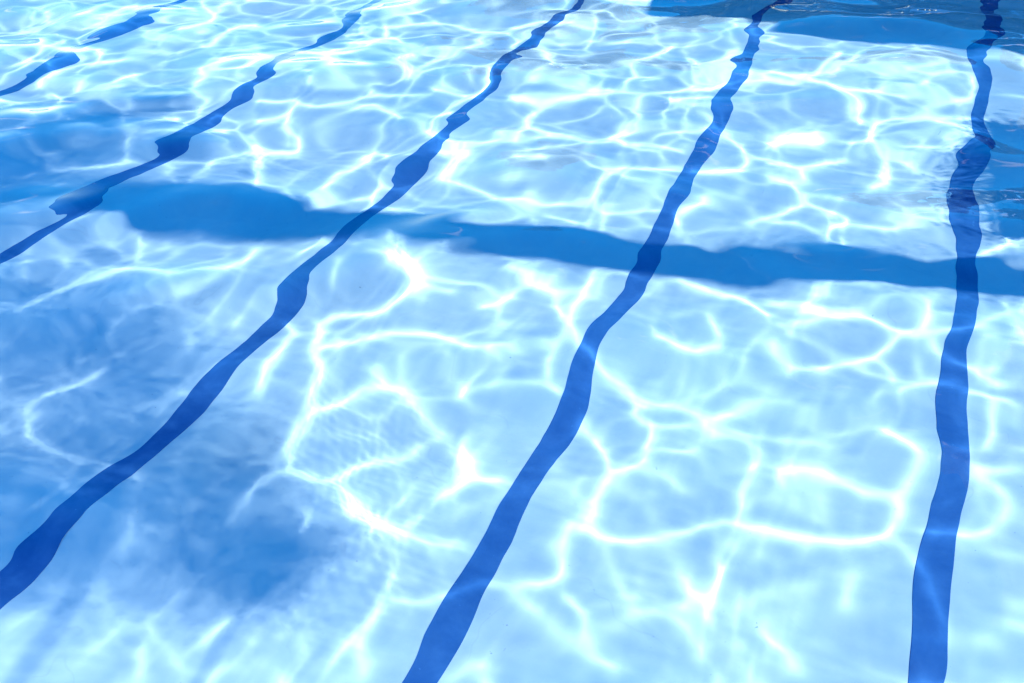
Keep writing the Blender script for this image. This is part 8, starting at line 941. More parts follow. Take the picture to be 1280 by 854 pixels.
0,-1,1026,4,2,-2,0,0,-1,2,1,-3,-2,0,4,3,-1,-2,0,1,0,1,-1,1,0,1,-1,2,1011,-1,0,0,-1,1419,1,1013,1,0,0,-1,1014,-2,7,2,-3,0,-1,2,-1,0,
5,1,0,-4,-3,0,-3,-1,1,-2,-1,0,0,2,-1,1,1,1471,1,1014,1,-1,1029,5,2,-3,0,0,-1,2,1,-2,-2,0,4,4,0,-2,0,0,-1,1,-1,1,0,1,-1,1,1013,-1,
1039,-1,1356,-1,0,1,1042,1,-1,1014,-2,7,2,-3,0,-2,3,-1,0,5,0,0,-4,-2,0,-3,-1,0,-2,0,0,1,1,0,1,1,1027,1,1007,-1,1012,1,1420,-1,1004,1,
1011,1,0,-1,0,1,1030,5,2,-2,0,0,-1,3,1,-2,-2,1,4,3,-1,-2,-1,1,0,1,-1,0,0,1,-1,2,1013,-1,1426,1,0,0,-1,1014,-2,7,2,-3,0,-1,2,-1,0,5,
1,0,-4,-3,0,-3,-1,1,-2,-1,0,1,1,-1,1,1,1026,-1,1,0,0,1,0,1,1003,-1,1010,1,1412,-1,1015,1,1011,1,0,-1,0,1,-1,1029,5,2,-2,0,0,-1,3,1,
-3,-2,0,4,3,-1,-2,0,0,-1,1,0,1,0,1,-1,1,1012,-1,-1,1005,-1,1387,-1,1037,1,0,0,-1,-1,1013,-2,7,2,-3,0,-2,3,-1,0,5,1,0,-4,-2,0,-3,-1,
0,-2,1003,2,-1,1,1,1027,1,1019,1,1013,-1,1403,-1,1016,1,1003,1,-1,1029,5,2,-3,0,0,-1,3,1,-3,-2,0,4,3,-1,-2,1003,1,-1,1,0,1,-1,1,1013,
-1,0,0,-1,1455,1,1017,-2,7,2,-3,0,-2,3,-1,0,4,1,-1,-4,-2,0,-3,-1,0,-2,1003,1,0,1,1,1035,-1,-1,1432,-1,0,-1,0,1,1010,1,1,1003,1,-1,1,
1028,5,2,-2,0,0,-1,3,0,-2,-2,0,4,3,-1,-2,0,0,-1,1,0,1,0,1,-1,1,1013,-1,1448,1,0,0,-1,1014,-2,7,2,-3,0,-1,2,-2,0,5,1,-1,-4,-3,0,-2,
-1,1,-2,-1,0,1,1,-1,1,1,1027,1,1007,-1,1015,-1,1377,-1,1058,1,0,-1,0,1,1030,5,2,-2,-1,-1,-1,3,1,-3,-2,0,4,3,-1,-2,0,0,-1,1,0,1,0,0,
-1,2,1013,-1,1436,1,1017,-2,7,2,-3,0,-1,3,-1,0,5,0,0,-4,-2,0,-3,-1,0,-2,1003,2,0,1,1,1028,1,1004,1,0,0,-1,-1,1011,1,1452,-1,0,1,1011,
1,0,-1,0,1,1031,5,2,-2,0,0,-1,3,1,-3,-2,0,4,3,-1,-2,-1,0,0,1,-1,0,0,1,-1,1,1006,-1,1005,-1,-1,1005,-1,1008,1,1417,-1,1017,-1,1014,-2,
7,2,-3,0,-1,3,-1,0,4,1,-1,-4,-3,0,-2,-1,1,-2,0,0,1,1,-1,1,1,1031,1,1,1003,-1,-1,1459,1,1012,1,0,-1,1003,1,1029,5,2,-2,0,0,-1,3,0,-2,
-2,0,4,3,-1,-2,0,1,0,1,0,1,0,0,-1,1,1013,-1,1448,1,0,0,-1,1014,-2,7,2,-3,0,-1,3,-1,0,4,1,0,-4,-2,0,-3,-1,1,-2,1003,1,-1,1,1,1028,1,
1004,1,0,0,-1,1011,1,1003,-1,1397,1,1030,1,1012,1,0,-1,0,1,-1,1030,5,2,-2,0,0,-1,3,1,-2,-2,0,4,3,0,-2,1003,1,-1,1,0,1,-1,1,1014,-1,
1471,1,0,0,-1,1015,-2,7,2,-3,0,-2,3,-1,0,5,0,0,-4,-3,0,-2,-1,0,-2,0,0,1,1,-1,1,1,1028,1,1438,1,1012,1,1010,1,1,1003,1,1032,4,2,-2,0,
-1,-1,3,1,-2,-2,0,4,3,-1,-2,0,1,0,1,0,1,0,0,-1,1,1013,-1,1470,1,0,0,-1,1015,-2,7,2,-3,0,-1,2,-1,0,4,1,0,-4,-2,0,-3,-1,0,-2,1003,1,
0,1,1,1028,1,1008,-1,1427,-1,1037,1,0,-1,0,0,-1,1,1030,5,2,-2,0,0,-1,3,1,-3,-2,0,4,3,-1,-2,1003,1,-1,1,0,1,-1,1,1013,-1,1030,-1,1433,
1,0,0,-1,-1,1014,-2,7,2,-3,0,-1,2,-1,0,4,0,0,-4,-2,0,-2,-1,0,-2,0,0,1,1,-1,1,1,1052,-1,1445,1,1010,1,1,0,-1,0,1,1032,5,2,-2,0,0,-1,
3,1,-2,-2,0,4,3,-1,-2,0,1,0,1,-1,1,0,0,-1,2,1013,-1,0,0,-1,1451,1,0,0,-1,1003,-1,1011,-2,7,2,-3,0,-1,2,-1,0,5,0,0,-4,-3,0,-3,-1,0,
-2,1003,1,-1,1,1,1033,1,0,0,-1,-1,1471,1,0,-1,1008,1,1,1005,1,1030,5,2,-2,0,0,-1,3,1,-2,-2,0,4,3,-1,-2,1003,1,0,1,0,0,-1,1,1013,-1,
1005,-1,1467,1,0,0,-1,-1,1014,-2,7,2,-3,0,-1,3,-1,0,4,1,0,-4,-2,0,-2,-1,0,-2,1003,1,0,1,1,1028,1,1007,-1,1472,1,1011,1,0,-1,0,1,1032,
5,2,-2,0,0,-1,3,1,-2,-2,0,4,3,-1,-2,1003,1,-1,1,0,1,-1,1,1013,-1,1474,1,0,0,-1,1003,-1,1011,-2,7,2,-3,0,-1,3,-1,0,4,1,-1,-4,-2,0,-2,
-1,1,-2,0,0,1,1,-1,1,1,1028,1,1003,1,1,1003,-1,1457,-1,0,1,1013,1,1005,1,1030,4,2,-2,0,0,-1,3,1,-2,-2,0,4,3,-1,-2,1003,1,0,1,0,1,-1,
1,1013,-1,1484,1,0,0,-1,1004,-1,1011,-2,7,2,-3,0,-1,3,-1,0,5,1,0,-4,-3,0,-2,-1,0,-2,0,0,1,1,0,1,1,1028,1,1472,1,1013,1,0,-1,0,1,1032,
5,2,-3,0,0,-1,3,1,-2,-2,0,4,3,-1,-2,1003,1,0,1,0,0,-1,1,1013,-1,1489,1,0,0,-1,1016,-2,7,2,-3,0,-1,3,-1,0,4,1,0,-4,-2,0,-3,-1,0,-2,
1003,1,0,1,1,1028,1,1008,-1,1483,1,1,0,-1,0,0,-1,1,1030,5,2,-2,0,0,-1,3,1,-2,-1,1,4,3,-1,-2,1003,1,-1,1,0,1,-1,1,1013,-1,1471,1,0,0,
-1,-1,1015,-2,7,2,-3,0,-1,2,-1,0,5,1,-1,-4,-2,-1,-2,-1,0,-2,1003,1,-1,1,1,1031,1,1005,-1,1010,1,1003,-1,1476,1,1,1012,1,1036,4,2,-2,0,
0,-1,3,1,-2,-2,0,4,3,-1,-2,0,1,-1,1,0,1,0,0,-1,1,1013,-1,1472,1,0,0,-1,1016,-2,7,2,-3,0,-1,3,-1,0,4,1,0,-4,-3,0,-2,-1,0,-2,0,0,1,
1,-1,1,1,1028,1,1005,1,0,-1,-1,0,0,-1,1008,1,1004,1,1484,1,1,0,-1,1007,1,1027,4,2,-2,0,0,-1,3,1,-3,-2,0,4,3,-1,-2,0,0,-1,1,-1,0,0,1,
-1,1,1052,-1,1438,-1,1017,-2,7,2,-3,1,-1,2,-1,0,4,1,0,-4,-2,0,-2,-1,0,-2,1003,1,-1,1,1,1028,1,1004,1,1005,-1,1008,1,1,1485,1,1011,1,1,
0,-1,0,1,-1,1004,1,1027,4,2,-2,0,0,-1,2,1,-2,-1,0,4,3,-1,-2,0,1,0,1,-1,1,0,1,-1,1,1020,-1,1486,-1,1017,-2,7,2,-3,0,-1,3,-1,0,4,1,0,
-4,-3,0,-2,-1,0,-2,0,0,1,1,0,1,1,1037,-1,-1,0,-1,1499,1,0,-1,1007,1,1028,4,2,-2,0,0,-1,3,1,-2,-2,0,4,3,-1,-2,0,0,-1,1,-1,1,0,1,-1,
1,0,0,1,1500,-1,1016,-2,7,2,-3,0,-1,2,-1,0,4,1,-1,-4,-2,0,-3,-1,0,-2,1003,1,-1,1,1,1038,-1,0,-1,1008,1,1493,1,0,-1,0,1,-1,1,1003,1,
1028,4,2,-2,0,0,-1,3,1,-3,-2,0,4,3,-1,-2,0,1,0,1,0,1,0,1,-1,1,1055,1,1462,-1,1017,-2,7,2,-3,0,-1,3,-1,0,4,1,0,-4,-3,0,-2,-1,0,-2,
1003,1,-1,1,1,0,1,1038,-1,1489,1,1013,1,1003,1,-1,1,1032,5,2,-2,0,0,-1,3,1,-2,-2,0,4,3,-1,-2,1003,1,-1,1,0,1,-1,1,0,0,1,1505,-1,1017,
-2,7,2,-3,0,-1,2,-1,0,5,1,0,-4,-2,0,-3,-1,0,-2,0,0,1,1,0,1,1,1032,1,1007,-1,1492,1,1013,1,0,-1,0,1,1005,1,1028,5,2,-2,0,0,-1,2,1,
-2,-2,0,4,3,-1,-2,1003,1,-1,1,0,1,-1,1,0,0,1,1513,-1,1003,-1,1013,-2,7,2,-3,0,-1,3,-1,0,4,1,0,-4,-2,0,-2,-1,0,-2,1003,1,0,1,1,1037,
-1,-1,0,-1,1012,-1,1510,1,0,-1,0,1,1005,1,1028,4,2,-2,0,0,-1,3,1,-2,-2,0,4,3,0,-2,0,1,-1,1,-1,1,0,0,-1,1,1022,1,1490,-1,1003,-1,1013,
-2,7,2,-3,0,-1,2,-1,0,4,1,0,-4,-3,0,-2,-1,0,-2,1003,1,-1,1,1,1032,1,1007,-1,1495,1,0,-1,1011,1,1009,1,1028,4,2,-2,0,0,-1,2,1,-2,-2,0,
4,3,-1,-2,0,0,-1,1,0,1,0,1,-1,1,0,0,1,1527,-1,1017,-2,7,2,-3,1,-1,2,-1,0,5,1,0,-4,-2,0,-2,-1,0,-2,0,0,1,1,-1,1,1,1034,1,0,0,-1,
-1,0,-1,1498,1,1013,1,0,-1,0,1,-1,1,1003,1,1028,5,2,-2,0,0,-1,3,1,-3,-2,0,4,3,0,-2,1003,1,0,1,0,1,-1,1,0,0,1,1019,1,1507,-1,1017,-2,
7,2,-3,0,-1,3,-1,0,4,1,0,-4,-2,0,-2,-1,0,-2,1003,1,-1,1,1,1040,-1,1492,1,1014,1,1004,-1,1004,1,1028,4,2,-2,0,0,-1,2,1,-2,-2,0,4,3,-1,
-2,0,1,0,1,0,1,0,0,-1,1,0,0,1,1536,-1,1018,-2,7,2,-3,0,-1,2,-1,0,4,1,0,-4,-2,0,-2,-1,0,-2,0,0,1,1,0,1,1,1037,-1,-1,0,-1,1513,1,
1013,1,0,-1,0,1,1005,1,1029,4,2,-2,0,0,-1,3,1,-3,-2,0,4,3,-1,-2,1003,1,-1,1,0,1,-1,1,0,0,1,1019,1,1506,-1,1018,-2,7,2,-3,0,-1,2,-1,
0,4,1,0,-4,-2,0,-3,-1,1,-2,1003,1,0,1,1,1040,-1,1526,1,1009,1,1029,4,2,-2,0,0,-1,3,1,-2,-2,1,4,3,-1,-2,0,1,0,1,-1,1,0,1,-1,1,0,0,
1,1034,-1,1493,-1,1019,-2,7,2,-3,0,-1,3,-1,0,4,1,0,-4,-3,0,-2,-1,0,-1,0,0,1,1,-1,1,1,1040,-1,1523,1,1014,1,0,-1,0,1,-1,1,1003,1,1029,
5,2,-2,0,0,-1,2,1,-2,-2,0,4,3,-1,-2,1003,1,-1,1,0,1,-1,1,0,0,1,1525,-1,1019,-2,7,2,-3,0,-1,2,-1,0,5,1,0,-4,-2,0,-3,-1,1,-2,1003,1,
-1,1,1,1037,-1,0,0,-1,1519,1,1014,1,1003,1,0,1,1033,4,2,-2,0,0,-1,2,1,-2,-2,0,4,3,-1,-2,0,1,0,1,-1,0,0,1,-1,1,1543,-1,1003,-1,1015,
-2,7,2,-3,0,-1,2,-1,0,4,1,0,-4,-2,0,-2,-1,0,-2,0,0,1,1,-1,1,1,1038,-1,0,-1,1530,1,0,-1,0,1,1005,1,1029,4,2,-2,0,0,-1,3,1,-2,-2,0,
4,3,-1,-2,1003,1,0,1,0,0,-1,1,1550,-1,1019,-2,7,2,-3,0,-1,2,-1,0,4,1,0,-4,-2,0,-2,-1,0,-2,1003,1,0,1,1,1038,-1,0,0,-1,1510,1,1014,1,
1003,1,0,1,1003,1,1030,5,2,-3,0,0,-1,3,1,-2,-2,0,4,3,-1,-2,1003,1,-1,1,0,1,-1,1,0,0,1,1547,-1,1018,-2,7,2,-3,0,-1,2,-1,0,4,1,0,-4,
-2,0,-2,-1,0,-2,1003,1,-1,1,1,0,1,1,1036,-1,0,-1,1555,-1,0,1,1005,1,1030,4,2,-2,0,-1,-1,3,1,-3,-1,0,4,3,-1,-2,0,1,0,1,0,1,-1,1,-1,
1,0,0,1,1535,-1,1018,-2,7,2,-3,0,-1,2,-1,0,4,1,0,-4,-2,0,-2,-1,0,-2,1003,1,-1,1,1,0,0,1,1030,1,1004,-1,-1,0,-1,1552,1,1005,1,1030,4,
2,-2,0,0,-1,2,1,-2,-2,0,4,3,-1,-2,1003,1,-1,1,0,0,-1,1,0,0,1,1535,-1,1018,-2,7,2,-3,0,-1,2,-1,0,4,1,0,-4,-2,0,-2,-1,0,-2,-1,0,0,1,
0,1,1,0,0,1,1035,-1,-1,0,-1,1550,1,1020,1,1003,1,1030,4,2,-2,0,0,-1,2,1,-2,-2,0,4,3,-1,-2,1003,1,-1,1,0,1,-1,1,1553,-1,1018,-2,7,2,
-3,0,-1,2,-1,0,4,1,0,-4,-2,0,-2,-1,0,-2,1003,1,-1,1,1,0,0,1,1035,-1,0,0,-1,1547,-1,0,1,1005,1,1030,4,2,-2,0,0,-1,2,1,-2,-2,0,4,3,
-1,-2,0,1,0,1,-1,1,0,1,-1,1,0,0,1,1563,-1,1020,-2,7,2,-3,0,-1,3,-1,0,4,1,0,-4,-2,0,-2,-1,0,-2,1003,1,0,1,1,1041,-1,1528,1,1018,1,0,
1,1003,1,1031,4,2,-2,0,0,-1,2,1,-2,-2,0,4,3,-1,-2,1003,1,-1,1,0,1,-1,1,0,0,1,1019,1,1545,-1,1020,-2,7,2,-3,0,-1,2,-1,0,4,1,0,-4,-2,
0,-2,-1,0,-2,0,0,1,1,-1,1,1,0,1,1,1038,-1,1533,1,1016,-1,0,1,-1,1004,1,1031,4,2,-2,0,0,-1,3,1,-2,-2,0,4,3,-1,-2,0,1,0,1,-1,1,0,1,
-1,1,1019,-1,1538,-1,1020,-2,7,2,-2,0,-1,2,-1,0,4,1,0,-4,-2,0,-2,-1,0,-2,1003,1,0,1,1,0,0,1,1035,-1,-1,0,-1,1613,4,2,-2,0,0,-1,3,1,
-2,-2,0,4,3,-1,-2,1003,1,0,1,0,0,-1,1,1556,-1,1020,-2,7,2,-3,0,-1,2,-1,0,4,1,0,-4,-2,0,-2,-1,0,-2,1003,1,0,1,1,0,0,1,1038,-1,1554,1,
1017,-1,0,1,1005,1,1031,4,2,-2,0,0,-1,2,1,-2,-1,0,4,3,-1,-2,1003,1,-1,0,0,1,-1,1,0,0,1,1554,-1,1020,-2,7,2,-3,0,-1,2,-1,0,4,1,0,-4,
-2,0,-2,-1,0,-2,1003,1,-1,1,1,0,0,1,1036,-1,0,-1,1572,1,1035,4,2,-2,0,0,-1,2,1,-2,-1,0,4,3,-1,-2,0,1,0,1,0,1,0,0,-1,1,1580,-1,1020,
-2,7,2,-3,0,-1,2,-1,0,4,1,0,-4,-2,0,-2,-1,0,-2,1003,1,0,1,1,0,0,1,1035,-1,-1,0,-1,1568,-1,0,1,1005,1,1031,4,2,-2,0,0,-1,3,1,-2,-2,
0,4,3,-1,-2,1003,1,-1,1,0,1,-1,1,0,0,1,1570,-1,1020,-2,6,2,-2,0,-1,2,-1,0,4,1,0,-4,-2,0,-2,-1,0,-2,1003,1,0,1,1,0,0,1,1038,-1,1550,
1,1019,1,-1,1,1003,1,1031,4,2,-2,0,0,-1,3,1,-2,-2,0,4,3,0,-2,1003,1,0,1,0,0,-1,1,0,0,1,1594,-1,1019,-2,7,2,-3,0,-1,2,-1,0,4,1,0,-4,
-2,0,-2,-1,0,-2,1003,1,0,1,1,0,0,1,1032,1,1005,-1,1577,1,1031,4,2,-2,0,0,-1,2,1,-2,-1,0,4,3,-1,-2,1003,1,0,1,0,0,-1,1,0,0,1,1019,1,
1553,-1,1020,-2,7,2,-3,0,-1,2,-1,0,4,1,0,-4,-2,0,-2,-1,0,-1,1003,1,0,1,1,0,0,1,1036,-1,-1,-1,1551,1,1018,-1,0,1,-1,1004,1,1031,4,2,-2,
0,0,-1,2,1,-2,-2,0,4,3,-1,-2,1003,1,-1,1,0,0,-1,1,1594,-1,1021,-2,6,2,-2,0,-1,2,-1,0,4,1,0,-4,-2,0,-2,-1,0,-2,1003,1,0,1,1,1038,-1,
0,0,-1,1568,1,1025,1,1031,4,2,-2,0,0,-1,3,1,-2,-2,0,4,3,-1,-2,0,1,0,1,0,1,0,0,-1,1,1585,-1,1008,1,1013,-2,7,2,-3,0,-1,2,-1,0,4,1,0,
-4,-2,0,-2,-1,0,-2,0,0,1,1,0,1,1,0,0,1,1037,-1,0,-1,1590,1,-1,1004,1,0,0,-1,1030,4,2,-2,0,0,-1,2,1,-2,-2,0,4,3,-1,-2,1003,1,0,1,0,
0,-1,1,0,0,1,1604,-2,6,2,-2,0,-1,2,-1,0,4,1,0,-4,-2,0,-2,-1,0,-2,1003,1,0,1,1,0,0,1,1039,-1,1590,1,1005,1,0,0,-1,1030,4,2,-2,0,0,
-1,2,1,-2,-1,0,4,3,0,-2,1003,1,-1,1,0,1,-1,1,0,0,1,1602,1,1012,-2,7,2,-3,0,-1,2,-1,0,4,1,0,-4,-2,0,-2,-1,0,-2,1003,1,0,1,1,0,0,1,
1039,-1,1591,1,0,0,-1,1030,4,2,-2,0,0,-1,2,1,-2,-2,0,4,3,-1,-2,0,1,0,1,-1,1,0,0,-1,1,1624,-2,6,2,-2,0,-1,2,-1,0,4,0,0,-4,-2,0,-2,
-1,0,-2,1003,1,-1,1,1,0,0,1,1039,-1,1594,-1,0,1,-1,1004,1,0,0,-1,1030,4,2,-2,0,0,-1,3,1,-2,-2,0,4,3,-1,-2,1003,1,-1,1,0,1,-1,1,0,0,
1,1600,1,1012,-2,7,2,-3,0,-1,2,-1,0,4,1,0,-4,-2,0,-2,-1,0,-2,1003,1,-1,1,1,0,0,1,1039,-1,1593,1,0,0,-1,1030,4,2,-2,0,0,-1,2,1,-2,-2,
0,4,3,-1,-2,0,1,0,1,-1,1,0,0,-1,1,0,0,1,1600,1,1012,-2,6,2,-2,0,-1,2,-1,0,4,1,0,-4,-2,0,-2,-1,0,-2,1003,1,0,1,1,0,0,1,1035,1,0,
-1,0,-1,1622,1,1005,1,0,0,-1,1030,4,2,-2,0,0,-1,2,1,-2,-1,0,4,3,-1,-2,1003,1,0,1,0,1,-1,1,1022,1,1598,-2,6,2,-2,0,-1,2,-1,0,4,1,0,
-4,-2,0,-2,-1,0,-2,1003,1,0,1,1,0,0,1,1036,-1,-1,0,-1,1610,-1,0,1,1008,-1,1030,4,2,-2,0,0,-1,2,1,-2,-1,0,4,3,-1,-2,0,1,0,1,-1,1,0,
1,-1,1,0,0,1,1603,1,1013,-2,6,2,-3,0,-1,2,-1,0,4,0,0,-4,-2,0,-2,-1,0,-2,1003,1,0,1,1,0,0,1,1036,-1,-1,1610,1,1003,1,0,0,-1,1030,4,2,
-2,0,0,-1,2,1,-2,-2,0,4,3,-1,-2,1003,1,0,1,0,1,-1,1,1627,1,1013,-2,6,2,-3,0,-1,2,-1,0,4,1,0,-4,-2,0,-2,-1,0,-2,1003,1,-1,1,1,0,0,
1,1039,-1,1606,-1,0,1,1008,-1,1030,4,2,-2,0,0,-1,2,1,-2,-1,0,3,3,0,-2,1003,1,0,1,0,1,-1,1,1632,1,1013,-2,6,2,-2,0,-1,2,-1,0,4,1,0,
-4,-2,0,-2,-1,0,-2,1003,1,0,1,1,0,0,1,1039,-1,1617,1,1033,4,2,-2,0,0,-1,2,1,-2,-2,0,4,3,-1,-2,1003,1,-1,1,0,0,-1,1,0,0,1,1621,1,
1013,-2,6,2,-2,0,-1,2,-1,0,4,1,0,-4,-2,0,-2,-1,0,-2,1003,1,-1,1,1,0,0,1,1036,-1,-1,0,-1,1611,-1,1007,1,0,0,-1,1031,4,2,-2,0,0,-1,2,
1,-2,-1,0,4,3,-1,-2,1003,1,0,1,0,1,-1,1,1612,1,1014,-2,6,2,-2,0,-1,2,-1,0,4,1,0,-4,-2,0,-2,-1,0,-2,1003,1,0,1,1,0,0,1,1036,-1,1640,
1,1005,1,0,0,-1,1031,4,2,-2,0,0,-1,2,1,-2,-1,0,4,3,-1,-2,1003,1,0,1,0,1,-1,1,0,0,1,1639,-2,6,2,-3,0,-1,2,-1,0,4,1,0,-4,-2,0,-2,-1,
0,-2,1003,1,-1,1,1,0,0,1,1039,-1,1633,1,0,0,-1,1031,4,2,-2,0,0,-1,2,1,-2,-2,0,4,3,-1,-2,0,1,0,1,-1,1,0,0,-1,1,1632,1,1014,-2,6,2,
-2,0,-1,2,-1,0,4,1,0,-4,-2,0,-2,-1,0,-2,1003,1,0,1,1,0,0,1,1037,-1,0,-1,1601,-1,1003,1,1003,1,0,0,-1,1031,4,2,-2,0,0,-1,2,1,-2,-1,0,
4,3,-1,-2,1003,1,0,1,0,1,-1,1,1672,-2,6,2,-2,0,-1,2,-1,0,4,1,0,-4,-2,0,-2,-1,0,-2,1003,1,-1,1,1,0,0,1,1037,-1,0,0,-1,1638,1,0,0,-1,
1032,4,2,-2,0,0,-1,2,1,-2,-2,0,4,3,-1,-2,1003,1,-1,1,0,1,-1,1,0,0,1,1640,1,1013,-2,6,2,-2,0,-1,2,-1,0,4,1,0,-3,-2,0,-2,-1,0,-2,
1003,1,0,1,1,0,0,1,0,-1,1038,-1,1632,1,1035,4,2,-2,0,0,-1,2,0,-2,-1,0,4,3,-1,-2,1003,1,0,1,0,0,-1,1,0,0,1,1019,1,1630,-2,6,2,-2,0,
-1,2,-1,0,4,1,0,-4,-2,0,-2,-1,0,-1,1003,1,-1,1,1,0,0,1,1040,-1,1640,-1,1004,1,0,0,-1,1032,4,2,-2,0,0,-1,2,1,-2,-1,0,3,3,0,-2,1003,1,
-1,0,0,1,-1,1,0,0,1,1646,-2,6,2,-2,0,-1,2,-1,0,4,0,0,-4,-2,0,-2,-1,0,-2,1003,1,-1,1,1,0,0,1,1038,-1,0,-1,1654,1,1035,4,2,-2,0,0,-1,
2,1,-2,-2,0,4,3,-1,-2,1003,1,-1,1003,-1,1,0,0,1,1650,1,1014,-2,6,2,-2,0,-1,2,-1,0,4,1,0,-4,-2,0,-2,-1,0,-1,1003,1,0,1,1,0,0,1,1038,
-1,0,-1,1638,1,1005,1,0,0,-1,1032,4,2,-2,0,0,-1,2,1,-2,-1,0,3,3,-1,-2,1003,1,0,1,0,0,-1,1,1667,-2,6,2,-2,0,-1,2,-1,0,4,1,0,-3,-2,0,
-2,-1,0,-2,0,0,1,1,-1,1,1,0,0,1,0,-1,1038,-1,1635,1,0,0,-1,1032,4,2,-2,0,0,-1,2,0,-2,-1,1,4,3,-1,-2,1003,1,0,1,0,0,-1,1,0,0,1,
1676,-2,6,2,-2,0,-1,2,-1,0,4,1,0,-4,-2,0,-2,-1,0,-1,1003,1,0,1,1,0,0,1,1038,-1,0,-1,1649,-1,1032,4,2,-2,0,0,-1,2,1,-2,-1,0,3,3,-1,
-2,1003,1,-1,0,0,1,-1,1,1665,1,1015,-2,6,1,-2,0,-1,2,-1,0,4,0,0,-4,-2,0,-2,-1,0,-2,1003,1,0,1,1,1043,-1,1650,1,1003,1,0,0,-1,1033,4,
2,-2,0,0,-1,2,1,-2,-1,0,3,3,-1,-2,-1,0,0,1,0,1,0,0,-1,1,1675,-2,6,2,-2,0,-1,2,-1,0,4,1,0,-3,-2,0,-2,-1,0,-2,1003,1,0,1,1,0,0,1,
0,-1,1035,-1,0,0,-1,1661,1,1005,1,0,0,-1,1033,4,2,-2,0,0,-1,2,1,-2,-1,0,4,3,-1,-2,1003,1,-1,1,0,1,-1,1,0,0,1,1663,-2,6,2,-2,0,-1,2,
-1,0,4,1,0,-3,-2,0,-2,-1,0,-1,1003,1,-1,1,1,0,0,1,1040,-1,1700,4,2,-2,0,0,-1,2,0,-2,-1,0,3,3,-1,-2,1003,1,0,1,0,0,-1,1,0,0,1,1663,
1,1016,-2,6,2,-2,0,-1,2,-1,0,4,0,0,-4,-2,0,-2,-1,0,-2,1003,1,0,1,1,0,0,1,1038,-1,0,-1,1674,-1,1033,4,2,-2,0,0,-1,2,1,-2,-1,0,3,3,
-1,-2,1003,1,-1,1003,-1,1,0,0,1,1685,-2,6,2,-2,0,-1,2,-1,0,4,1,0,-3,-2,0,-2,-1,0,-2,1003,1,-1,1,1,0,0,1,1037,-1,-1,0,-1,1651,1,1005,
1,1036,4,2,-2,0,0,-1,2,1,-2,-2,0,4,3,-1,-2,1003,1,0,1,0,0,-1,1,1685,-2,6,2,-2,0,-1,2,-1,0,4,1,0,-4,-2,0,-2,-1,0,-1,1003,1,0,1,1,0,
0,1,1037,-1,0,0,-1,1676,1,1003,1,0,0,-1,1033,4,2,-2,0,0,-1,2,1,-2,-1,0,3,2,-1,-2,1003,1,0,1,0,1,-1,1,1699,-2,6,2,-2,0,-1,2,-1,0,4,
1,0,-3,-2,0,-2,-1,0,-1,1003,1,0,1,1,1043,-1,1657,1,1005,1,0,0,-1,1033,4,2,-2,0,0,-1,2,1,-2,-2,0,4,3,-1,-2,1003,1,-1,1,0,1,-1,1,0,0,
1,1679,-2,6,2,-2,0,-1,2,-1,0,4,1,0,-3,-2,0,-2,-1,0,-1,1003,1,0,1,1,0,0,1,0,-1,1038,-1,1691,1,0,0,-1,1033,4,2,-2,0,0,-1,2,1,-2,-1,0,
3,3,-1,-2,1003,1,-1,1,0,1,-1,1,0,0,1,1673,1,1016,-2,6,2,-2,0,-1,2,-1,0,4,1,0,-3,-2,0,-2,-1,0,-1,1003,1,0,1,1,1040,-1,0,0,-1,1685,1,
0,0,-1,1033,4,2,-2,0,0,-1,2,1,-2,-1,0,4,3,-1,-2,1003,1,0,1,0,0,-1,1,0,0,1,1694,-2,6,2,-2,0,-1,2,-1,0,4,1,0,-3,-2,0,-2,-1,0,-1,
1003,1,0,1,1,0,0,1,0,-1,1039,-1,1684,1,1003,1,0,0,-1,1034,4,2,-2,0,0,-1,2,1,-2,-1,0,3,3,-1,-2,1003,1,-1,1,0,1,-1,1,0,0,1,1689,1,
1015,-2,6,1,-2,0,-1,2,-1,0,4,1,0,-3,-2,0,-2,-1,0,-1,1003,1,0,1,1,1042,-1,0,-1,1672,-1,1034,4,2,-2,0,0,-1,2,0,-2,-1,0,3,3,0,-2,1003,
1,1004,-1,1,1718,-2,6,1,-2,0,-1,2,-1,0,4,1,0,-3,-2,0,-2,-1,0,-1,1003,1,0,1,1,0,0,1,1041,-1,1663,1,1005,1,1038,4,2,-2,0,0,-1,2,1,-2,
-1,0,4,3,-1,-2,1003,1,-1,0,0,1,-1,1,1736,-2,6,1,-2,0,-1,2,-1,0,4,1,0,-3,-2,0,-2,-1,0,-1,1003,1,0,1,1,1041,-1,0,0,-1,1699,-1,1035,4,
2,-2,0,0,-1,2,1,-2,-1,0,3,3,-1,-2,0,0,-1,1,0,1,0,1,-1,1,1678,1,1017,-2,6,1,-2,0,-1,2,-1,0,4,1,0,-3,-2,0,-2,-1,0,-1,0,0,1,1,0,1,
1,0,0,1,1041,-1,1691,1,0,0,-1,1035,4,2,-2,0,0,-1,2,1,-2,-1,0,3,2,-1,-2,1003,1,0,1,0,0,-1,1,1711,-2,6,2,-2,0,-1,2,-1,0,4,1,0,-3,-2,
0,-2,-1,0,-1,1003,1,0,1,1,0,0,1,1041,-1,1704,-1,1035,4,2,-2,0,0,-1,2,0,-2,-1,0,3,3,0,-2,1003,1,0,1,0,0,-1,1,0,0,1,1721,-2,6,1,-2,0,
-1,2,-1,0,4,1,0,-3,-2,0,-2,-1,0,-1,0,0,1,1,0,1,1,1044,-1,1689,1,0,0,-1,1035,4,2,-2,0,0,-1,2,1,-2,-1,0,3,3,-1,-2,1003,1,1004,-1,1,0,
0,1,1738,-2,6,2,-2,0,-1,2,-1,0,4,1,0,-3,-2,0,-2,-1,0,-1,1003,1,0,1,1,1735,-1,1035,4,2,-2,0,0,-1,2,1,-2,-1,0,4,3,-1,-2,1003,1,0,1,0,
